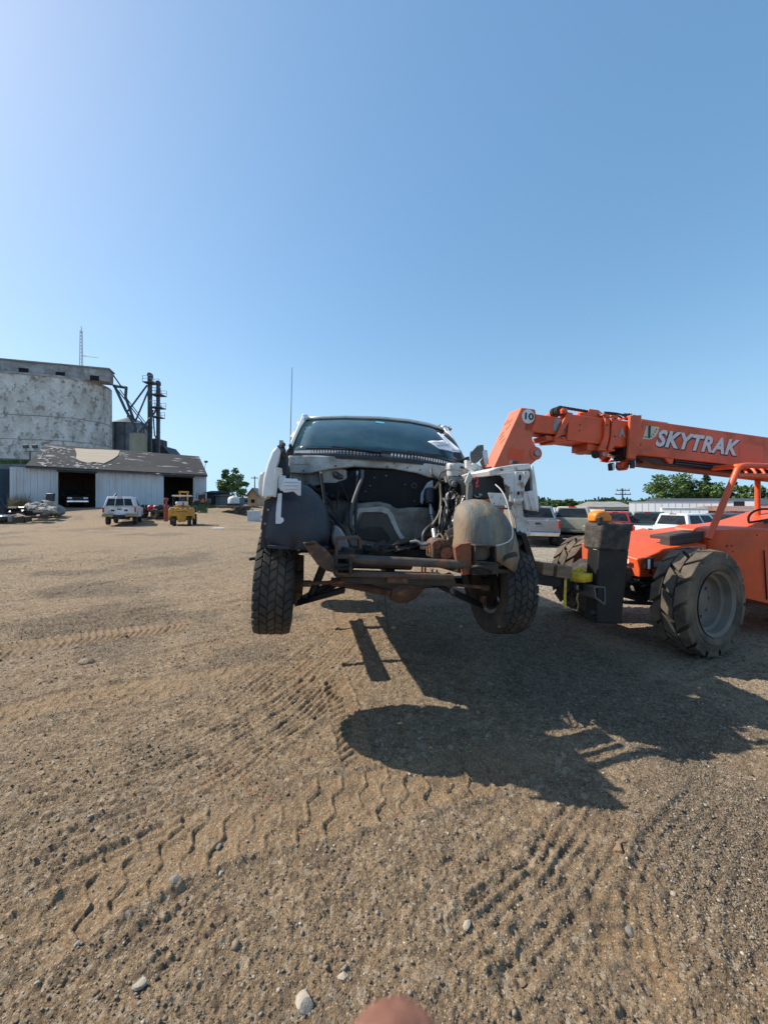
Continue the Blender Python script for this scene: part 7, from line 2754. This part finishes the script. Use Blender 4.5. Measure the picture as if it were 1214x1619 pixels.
scrap('bench_seat', 'black worn seat standing on the scrap against the barn door', 'seat', 77, 800, 34.5, lambda b: (b.box((0, 0, .35), (.75, .6, .3)), b.box((0, .2, .75), (.72, .2, .75), rx=-.15)), BLACK_PLASTIC, bevel=.06)
scrap('wash_basin', 'pale basin on top of the right end of the rubble heap', 'basin', 80, 800, 33.4, lambda b: (b.box((0, 0, .2), (.7, .45, .3)), b.box((0, -.02, .36), (.78, .5, .06))), RUBBLE, bevel=.04)
scrap('axle_beam', 'long dark axle beam lying in front of the tub', 'axle', 58, 820, 29.8, lambda b: (b.beam((-.8, 0, .12), (.75, .1, .16), .16, .16), b.cyl((.55, -.15, .18), (.55, .2, .18), .2, n=12)), BLACK_DIRTY, bevel=.02)
scrap('door_panel', 'dark car door lying tilted in the scrap at far left', 'car door', 28, 812, 30.5, lambda b: (b.box((0, 0, .25), (1.2, .12, .6), rx=-.9), b.box((.1, .1, .46), (.8, .1, .2), rx=-.9)), BLACK_PLASTIC, bevel=.03)
scrap('plank', 'broken grey plank sticking up from the scrap at the far left', 'plank', 17, 797, 31.5, lambda b: b.beam((-.4, 0, -.2), (.5, .2, .3), .12, .05), RUBBLE2)
for k, (px, py, lab) in enumerate(((60, 811, 'dark steel plate across the middle of the scrap'), (66, 810, 'pale edged tray above the loose tyre'), (24, 805, 'dark sheet standing on edge in the back of the scrap'))):
    scrap('scrap_plate', lab, 'scrap metal', px, py, 31 - .3 * k, lambda b: (b.box((0, 0, 0), (1.1 - .2 * k, .5, .08 + .05 * k), rx=.2 - .4 * k), b.box((0, -.1, .06), (.9 - .2 * k, .3, .04))), [BLACK_DIRTY, RUBBLE2, BLACK_STEEL][k], bevel=.01)
X = at(-42, 0, 30).x
pickup('wrecked_car', 'dark wrecked car cut off by the left picture edge', (X - .4, 31.5, gz(X, 31.5) - .1), rad(60), mat('dark_purple_paint', (.022, .02, .035), None, 3, .35), cat='car')
# ================================================================== FAR SIDE OF THE YARD, RIGHT
def paint(nm, c, d=.12):
    return mat(nm, c, tuple(x * .9 for x in c), 2, .3, dirt=DUST, damt=d, dscale=2, coat=.3)
def park(px, Y, phi, label, pm, **kw):
    X = (px - 607) / F * Y
    # px, Y give the middle of the cab
    return pickup('pickup_truck', label, (X + .15 * math.sin(phi), Y + .15 * math.cos(phi), gz(X, Y)), -phi, pm, group='pickups parked beyond the lifting machine', **kw)
BEIGE, SILV = paint('beige_paint', (.42, .39, .33)), mat('silver_paint', (.30, .31, .32), (.25, .26, .27), 2, .3, .3, dirt=DUST, damt=.15, dscale=2)
park(905, 20.3, rad(30), 'beige pickup without a tailgate parked behind the far tyre', BEIGE, tailgate=False, bumper=False, bedin=mat('sandy_bed_liner', (.36, .35, .27), (.28, .27, .2), 3, .7))
park(848, 20.5, rad(20), 'silver pickup partly hidden by the white fender of the wreck', SILV, crew=True)
park(975, 25, rad(38), 'red pickup behind the orange knob of the black plate', paint('red_paint', (.36, .018, .02)), crew=True)
park(1026, 24.5, rad(40), 'dark green pickup with a white cab edge left of the white crew cab', paint('dark_green_paint', (.03, .055, .05)), crew=True)
park(1086, 20.5, rad(72), 'silver white crew cab pickup parked broadside in the middle of the row', mat('silver_white_paint', (.62, .64, .66), (.56, .58, .6), 2, .3, dirt=DUST, damt=.12, dscale=2), crew=True)
park(1150, 21, rad(55), 'dark blue pickup behind the orange machine hood', paint('dark_blue_paint', (.03, .04, .06)), crew=True)
park(1160, 27, rad(45), 'maroon pickup in the back row before the white trailer', paint('maroon_paint', (.16, .02, .025)), crew=True)
park(1205, 25, rad(50), 'black pickup at the right end of the parked row', paint('black_paint', (.015, .016, .018)), crew=True)
park(862, 29, rad(35), 'white pickup far back at the left end of the parked row', paint('clean_white', (.74, .75, .76)))

# white trailers and low buildings
def trailer(label, px0, px1, pyt, pyb, Y, dep, door=False, turn=rad(-32)):
    xa = at(px0, 0, Y).x
    k_ = (px1 - 607) / F
    L_ = (k_ * Y - xa) / (math.cos(turn) - k_ * math.sin(turn))
    xb = xa + L_
    zt_, zb_ = at(0, pyt, Y).z, at(0, pyb, Y).z
    z0 = gz(xa + L_ / 2 * math.cos(turn), Y)
    o = thing('box_trailer', label, 'trailer', (xa + L_ / 2 * math.cos(turn), Y + L_ / 2 * math.sin(turn), z0), turn)
    w_ = xb - xa
    zb_ = max(zb_ - z0, .7)
    h = zt_ - z0 - zb_
    b = MB()
    b.box((0, dep / 2, zb_ + h / 2), (w_, dep, h))
    bx_ = b.build('box', WHITE_DIRTY if dep < 2.2 else mat('white_trailer_side', (.84, .84, .83), (.79, .79, .78), .5, .4, dirt=(.6, .58, .54), damt=.2, dscale=.4), o)
    b = MB()
    n = int(w_ / .6)
    for k in range(1, n):
        b.box((-w_ / 2 + w_ * k / n, -.012, zb_ + h / 2), (.03, .02, h * .97))
    setting(b.build('seams', mat('pale_seam', (.6, .61, .62)), bx_), 'stuff')
    b = MB()
    b.box((0, -.01, zb_ + h - .05), (w_ + .02, .06, .1))
    b.build('top_rail', SILVER, o)
    for x in (-w_ * .36, -w_ * .24, w_ * .38):
        b = MB()
        b.lathe([(.1, -.12), (.42, -.13), (.46, -.08), (.46, .08), (.42, .13), (.1, .12)], (x, .2, .46), 'Y', 20)
        b.build('wheel', RUBBER, o, smooth=40)
    if door:
        b = MB()
        b.box((w_ / 2 + .43, dep / 2, zb_ + h / 2), (.85, dep, h - .02))
        b.build('open_end', DARKHOLE, o)
        b = MB()
        b.box((w_ / 2 + 1.25, .04, zb_ + h / 2), (.75, .06, h))
        b.build('open_door', mat('white_trailer_side', (.7, .7, .7)), o)
    return o
trailer('long white box trailer with one open end door beyond the parked pickups', 994, 1159, 793, 819, 46, 2.5, True)
trailer('shorter white box trailer standing in front of the long one', 1046, 1119, 803, 822, 36, 2.3)
def lowb(name, label, pxl, pxr, pyw, pyr, Y, wm, rm, cat='building', wins=0):
    xa, xb = at(pxl, 0, Y).x, at(pxr, 0, Y).x
    z0 = gz((xa + xb) / 2, Y) - .3
    o = thing(name, label, cat, ((xa + xb) / 2, Y, z0))
    w_, h, hr = xb - xa, at(0, pyw, Y).z - z0, at(0, pyr, Y + 4).z - z0
    b = MB()
    b.box((0, 4, h / 2), (w_, 8, h))
    b.build('wall', wm, o)
    b = MB()
    b.prism([(-w_ / 2 - .4, -.5, h - .05), (-w_ / 2 - .4, 4, hr), (-w_ / 2 - .4, 8.5, h - .05)], (w_ + .8, 0, 0))
    b.build('roof', rm, o)
    for k in range(wins):
        b = MB()
        b.box((-w_ / 2 + w_ * (k + .5) / wins, -.02, h * .6), (1.2, .08, 1.0))
        b.build('window', GLASS_DARK, o)
    return o
lowb('low_building', 'low building with a grey tan roof left of the long trailer', 955, 998, 801, 793, 58, mat('cream_wall', (.5, .48, .42), None, 1, .8), mat('grey_tan_roof', (.26, .26, .24), (.2, .2, .185), 1, .9), wins=3)
lowb('dark_roof_hall', 'long hall with a dark blue grey roof beneath the conifers', 1063, 1300, 797, 788, 62, mat('white_hall_wall', (.6, .61, .62), None, 1, .7), mat('dark_slate_roof', (.06, .07, .085), (.05, .058, .07), 1, .7), wins=9)
lowb('red_canopy', 'low rusty red roofed shelter behind the machine cab', 1184, 1300, 808, 800, 34, mat('red_brown_wall', (.18, .05, .035), None, 1, .8), mat('rusty_sheet_roof', (.26, .16, .12), (.18, .1, .075), 1, .8))

# ---- trees
def leafmat(nm, c):
    m = mat(nm, c, tuple(x * .55 for x in c), 1.3, .6, c3=tuple(min(1, x * 1.5) for x in c), c3amt=.3, c3scale=2.5, sharp=.2, spec=.3)
    return m
LEAF = [leafmat('leaf_green', (.10, .17, .045)), leafmat('leaf_dark', (.07, .125, .045)), leafmat('leaf_light', (.11, .175, .042)), leafmat('needle_green', (.045, .085, .042))]
BARK = mat('bark', (.09, .07, .05), (.06, .045, .035), 6, .9)
def tree(label, px, pyt, pyb, pxw, Y, lm, seed, kind='round', n=2600, leaf=.22, base=None, group=None, name='tree', gaps=.0):
    rng = random.Random(seed)
    p = at(px, pyb, Y)
    z0 = gz(p.x, Y) if base is None else base
    h = at(0, pyt, Y).z - z0
    w_ = pxw / F * Y / 2
    o = thing(name, label, 'tree', (p.x, Y, z0), group=group)
    b = MB()
    th = .85 if kind == 'fir' else .62
    b.tube([(0, 0, -.1), (rng.uniform(-.1, .1), 0, h * .3), (rng.uniform(-.2, .2), .1, h * th)], [h * .028, h * .02, h * .006], 8)
    clumps = []
    if kind == 'fir':
        for k in range(46):
            t = k / 45
            z = h * (.12 + .86 * t)
            r = w_ * (1 - t) ** .8 * rng.uniform(.75, 1.15)
            a = rng.uniform(0, 6.3)
            q = Vector((math.cos(a) * r, math.sin(a) * r, z - r * .22))
            b.tube([(0, 0, z), q], [.05, .015], 4)
            for j in range(3):
                f = .35 + .3 * j
                clumps.append((Vector((0, 0, z)).lerp(q, f), Vector((.55, .55, .28)) * (w_ * .30 * (1.15 - t * .6))))
        clumps.append((Vector((0, 0, h * .97)), Vector((.15, .15, .5))))
    else:
        for k in range(34):
            a = rng.uniform(0, 6.3)
            u = rng.uniform(-1, 1)
            rr_ = rng.uniform(.5, 1.0)
            zc = h * (.60 + .36 * u * rr_)
            rad_ = w_ * rr_ * math.sqrt(max(0, 1 - (u * .85) ** 2))
            q = Vector((math.cos(a) * rad_, math.sin(a) * rad_, zc))
            if rng.random() < gaps:
                continue
            b.tube([(0, 0, h * rng.uniform(.22, .5)), q * .5 + Vector((0, 0, h * .2)), q], [h * .012, h * .007, .01], 4)
            s_ = rng.uniform(.22, .42)
            clumps.append((q, Vector((w_ * s_, w_ * s_, h * s_ * .34))))
    b.build('trunk', BARK, o, smooth=60)
    vs_, fs = [], []
    per = max(8, n // len(clumps))
    for c, e in clumps:
        for k in range(per):
            d = Vector((rng.gauss(0, 1), rng.gauss(0, 1), rng.gauss(0, 1))).normalized() * rng.random() ** .45
            q = c + Vector((d.x * e.x, d.y * e.y, d.z * e.z))
            n1 = Vector((rng.gauss(0, 1), rng.gauss(0, 1), rng.gauss(0, .6))).normalized()
            n2 = n1.cross(Vector((rng.gauss(0, 1), rng.gauss(0, 1), rng.gauss(0, 1)))).normalized()
            L = leaf * rng.uniform(.6, 1.3)
            i = len(vs_)
            vs_ += [q - n1 * L, q - n2 * L * .5, q + n1 * L, q + n2 * L * .5]
            fs.append((i, i + 1, i + 2, i + 3))
    b = MB()
    b.v, b.f, b.m = vs_, fs, [0] * len(fs)
    b.build('crown', lm, o)
    return o
tree('lone leafy tree with a gappy crown between the barn and the lifted truck', 368, 741, 800, 44, 58, leafmat('leaf_bright', (.15, .24, .06)), 3, n=2300, leaf=.24, gaps=.30)
tree('big broad leafy tree left of the conifers at right', 1058, 751, 800, 74, 82, LEAF[0], 7, n=5200, leaf=.32)
tree('dark conifer right of the broad leafy tree', 1116, 750, 800, 46, 84, LEAF[3], 9, 'fir', n=4600, leaf=.32)
tree('leafy tree in front of the dark conifer', 1122, 763, 800, 40, 78, LEAF[0], 12, n=2600, leaf=.3)
tree('second dark conifer behind the orange cab pillar', 1158, 756, 800, 44, 84, LEAF[3], 15, 'fir', n=4200, leaf=.32)
tree('pale green bushy tree right of the orange cab pillar', 1184, 764, 800, 42, 80, LEAF[2], 18, n=2800, leaf=.3)
tree('leafy tree at the right picture edge behind the hall', 1216, 766, 800, 44, 78, LEAF[0], 21, n=2800, leaf=.3)
tree('small leafy tree between the broad tree and the conifer', 1090, 768, 800, 26, 80, LEAF[2], 25, n=1500, leaf=.3)
for k, (px, t_, w_, lm, lab) in enumerate(((838, 792, 20, 0, 'distant tree just right of the white fender'), (858, 793, 22, 1, 'distant dark tree left of the beige pickup roof'), (876, 790, 22, 0, 'distant rounded tree above the beige pickup'), (895, 789, 22, 2, 'pale distant tree above the beige pickup'), (914, 792, 20, 0, 'low distant tree left of the thin pole'), (934, 789, 22, 1, 'dark distant tree right of the thin pole'), (951, 792, 20, 0, 'distant tree left of the tan roof'), (975, 789, 26, 1, 'distant tree behind the crossarm pole'), (1003, 790, 30, 0, 'distant tree over the long trailer'))):
    tree(lab, px, t_, 803, w_, 130, LEAF[lm], 40 + k, n=1300, leaf=.42, name='tree')
# far hedgerow that closes the horizon
b = MB()
rng = random.Random(77)
for k in range(5200):
    px, Yk = rng.uniform(-200, 1500), rng.uniform(300, 330)
    if 420 < px < 800 and rng.random() < .3:
        continue
    X = (px - 607) / F * Yk
    hh = 5.5 + 2.5 * math.sin(X * .03) + 2 * math.sin(X * .11 + 1)
    q = Vector((X, Yk, rng.uniform(-.5, max(hh, 2))))
    n1 = Vector((rng.gauss(0, 1), rng.gauss(0, .4), rng.gauss(0, 1))).normalized()
    n2 = Vector((n1.z, 0, -n1.x)).normalized()
    b.add([q - n1 * 1.6, q - n2, q + n1 * 1.6, q + n2], [(0, 1, 2, 3)])
setting(b.build('treeline', LEAF[1]), 'stuff')
def upole(label, px, pyt, Y, arms, lean=0):
    p = at(px, pyt, Y)
    z0 = gz(p.x, Y)
    o = thing('utility_pole', label, 'utility pole', (p.x, Y, z0))
    h = p.z - z0
    b = MB()
    b.tube([(0, 0, -.2), (lean, 0, h)], [.17, .11], 8)
    b.build('pole', BARK, o, smooth=60)
    for z, w_ in arms:
        b = MB()
        b.box((0, -.15, h * z), (w_, .12, .14))
        b.build('crossarm', BARK, o)
        for k in range(4):
            b = MB()
            b.cyl((-w_ / 2 + .1 + (w_ - .2) * k / 3, -.15, h * z + .07), (-w_ / 2 + .1 + (w_ - .2) * k / 3, -.15, h * z + .3), .05, n=6)
            b.build('insulator', GALV_DARK, o)
    return o
upole('wooden utility pole with crossarms standing above the tan roof', 983.5, 772, 66, ((.93, 2.2), (.80, 2.6)))
upole('thin bare pole above the red pickup', 945.5, 785, 62, ())
upole('dark pole in front of the lone leafy tree', 362.5, 771, 56, ())
upole('thin far pole left of the wreck mirror', 403, 753, 95, ((.93, 1.6),))
# ---- photographer's fingertip at the lens
SKIN = mat('skin', (0.24, 0.11, 0.07), (0.17, 0.07, 0.045), 160, 0.5, bump=.2, bscale=900, c3=(.32, .16, .11), c3amt=.35, c3scale=420)
hand = thing('hand', 'blurred fingertip poking up in front of the lens at the bottom edge', 'hand', (.0018, .045, CAMH - .17))
def finger(nm, pts, rs, parent):
    b = MB()
    P = [Vector(p) for p in pts]
    b.curve(P, 0.01, 14, 6)
    n = 14
    m_ = len(b.v) // n
    for i in range(m_):
        t = i / (m_ - 1) * (len(rs) - 1)
        j = min(int(t), len(rs) - 2)
        r = rs[j] + (rs[j + 1] - rs[j]) * (t - j)
        c = sum((b.v[i * n + k] for k in range(n)), Vector()) / n
        for k in range(n):
            b.v[i * n + k] = c + (b.v[i * n + k] - c) * (r / .01)
    return b.build(nm, SKIN, parent, smooth=80, sub=1)
tipz = at(0, 1636, .058).z - (CAMH - .17)
finger('index_finger', [(0, .03, -.01), (0, .022, .03), (0, .018, tipz - .03), (0.0, .0135, tipz - .012), (0, .013, tipz - .004), (0, .013, tipz)], [.0100, .0102, .0102, .0102, .0082, .0005], hand)
for k, (x, l) in enumerate(((.02, .05), (.04, .045), (.058, .035))):
    finger('finger', [(x, .03, -.012), (x, .03, .012), (x + .001, .02, .012 + l * .3), (x + .002, .0, l * .3), (x + .002, -.008, .002), (x + .002, -.006, -.012)], [.0095, .0092, .0088, .0082, .0075, .0005], hand)
finger('thumb', [(-.012, .02, -.05), (-.024, .004, -.03), (-.02, -.008, -.006), (-.012, -.01, .014), (-.01, -.01, .017)], [.013, .0115, .0105, .008, .0005], hand)
b = MB()
b.hexa([(-.012, .018, -.085), (.052, .018, -.085), (.052, .045, -.085), (-.012, .045, -.085), (-.012, .018, -.004), (.068, .018, -.008), (.068, .042, -.008), (-.012, .042, -.004)])
b.build('palm', SKIN, hand, smooth=80, sub=2)
b = MB()
b.tube([(.02, .032, -.30), (.02, .032, -.14), (.02, .032, -.07)], [.036, .029, .027], 16)
b.build('forearm', SKIN, hand, smooth=80)
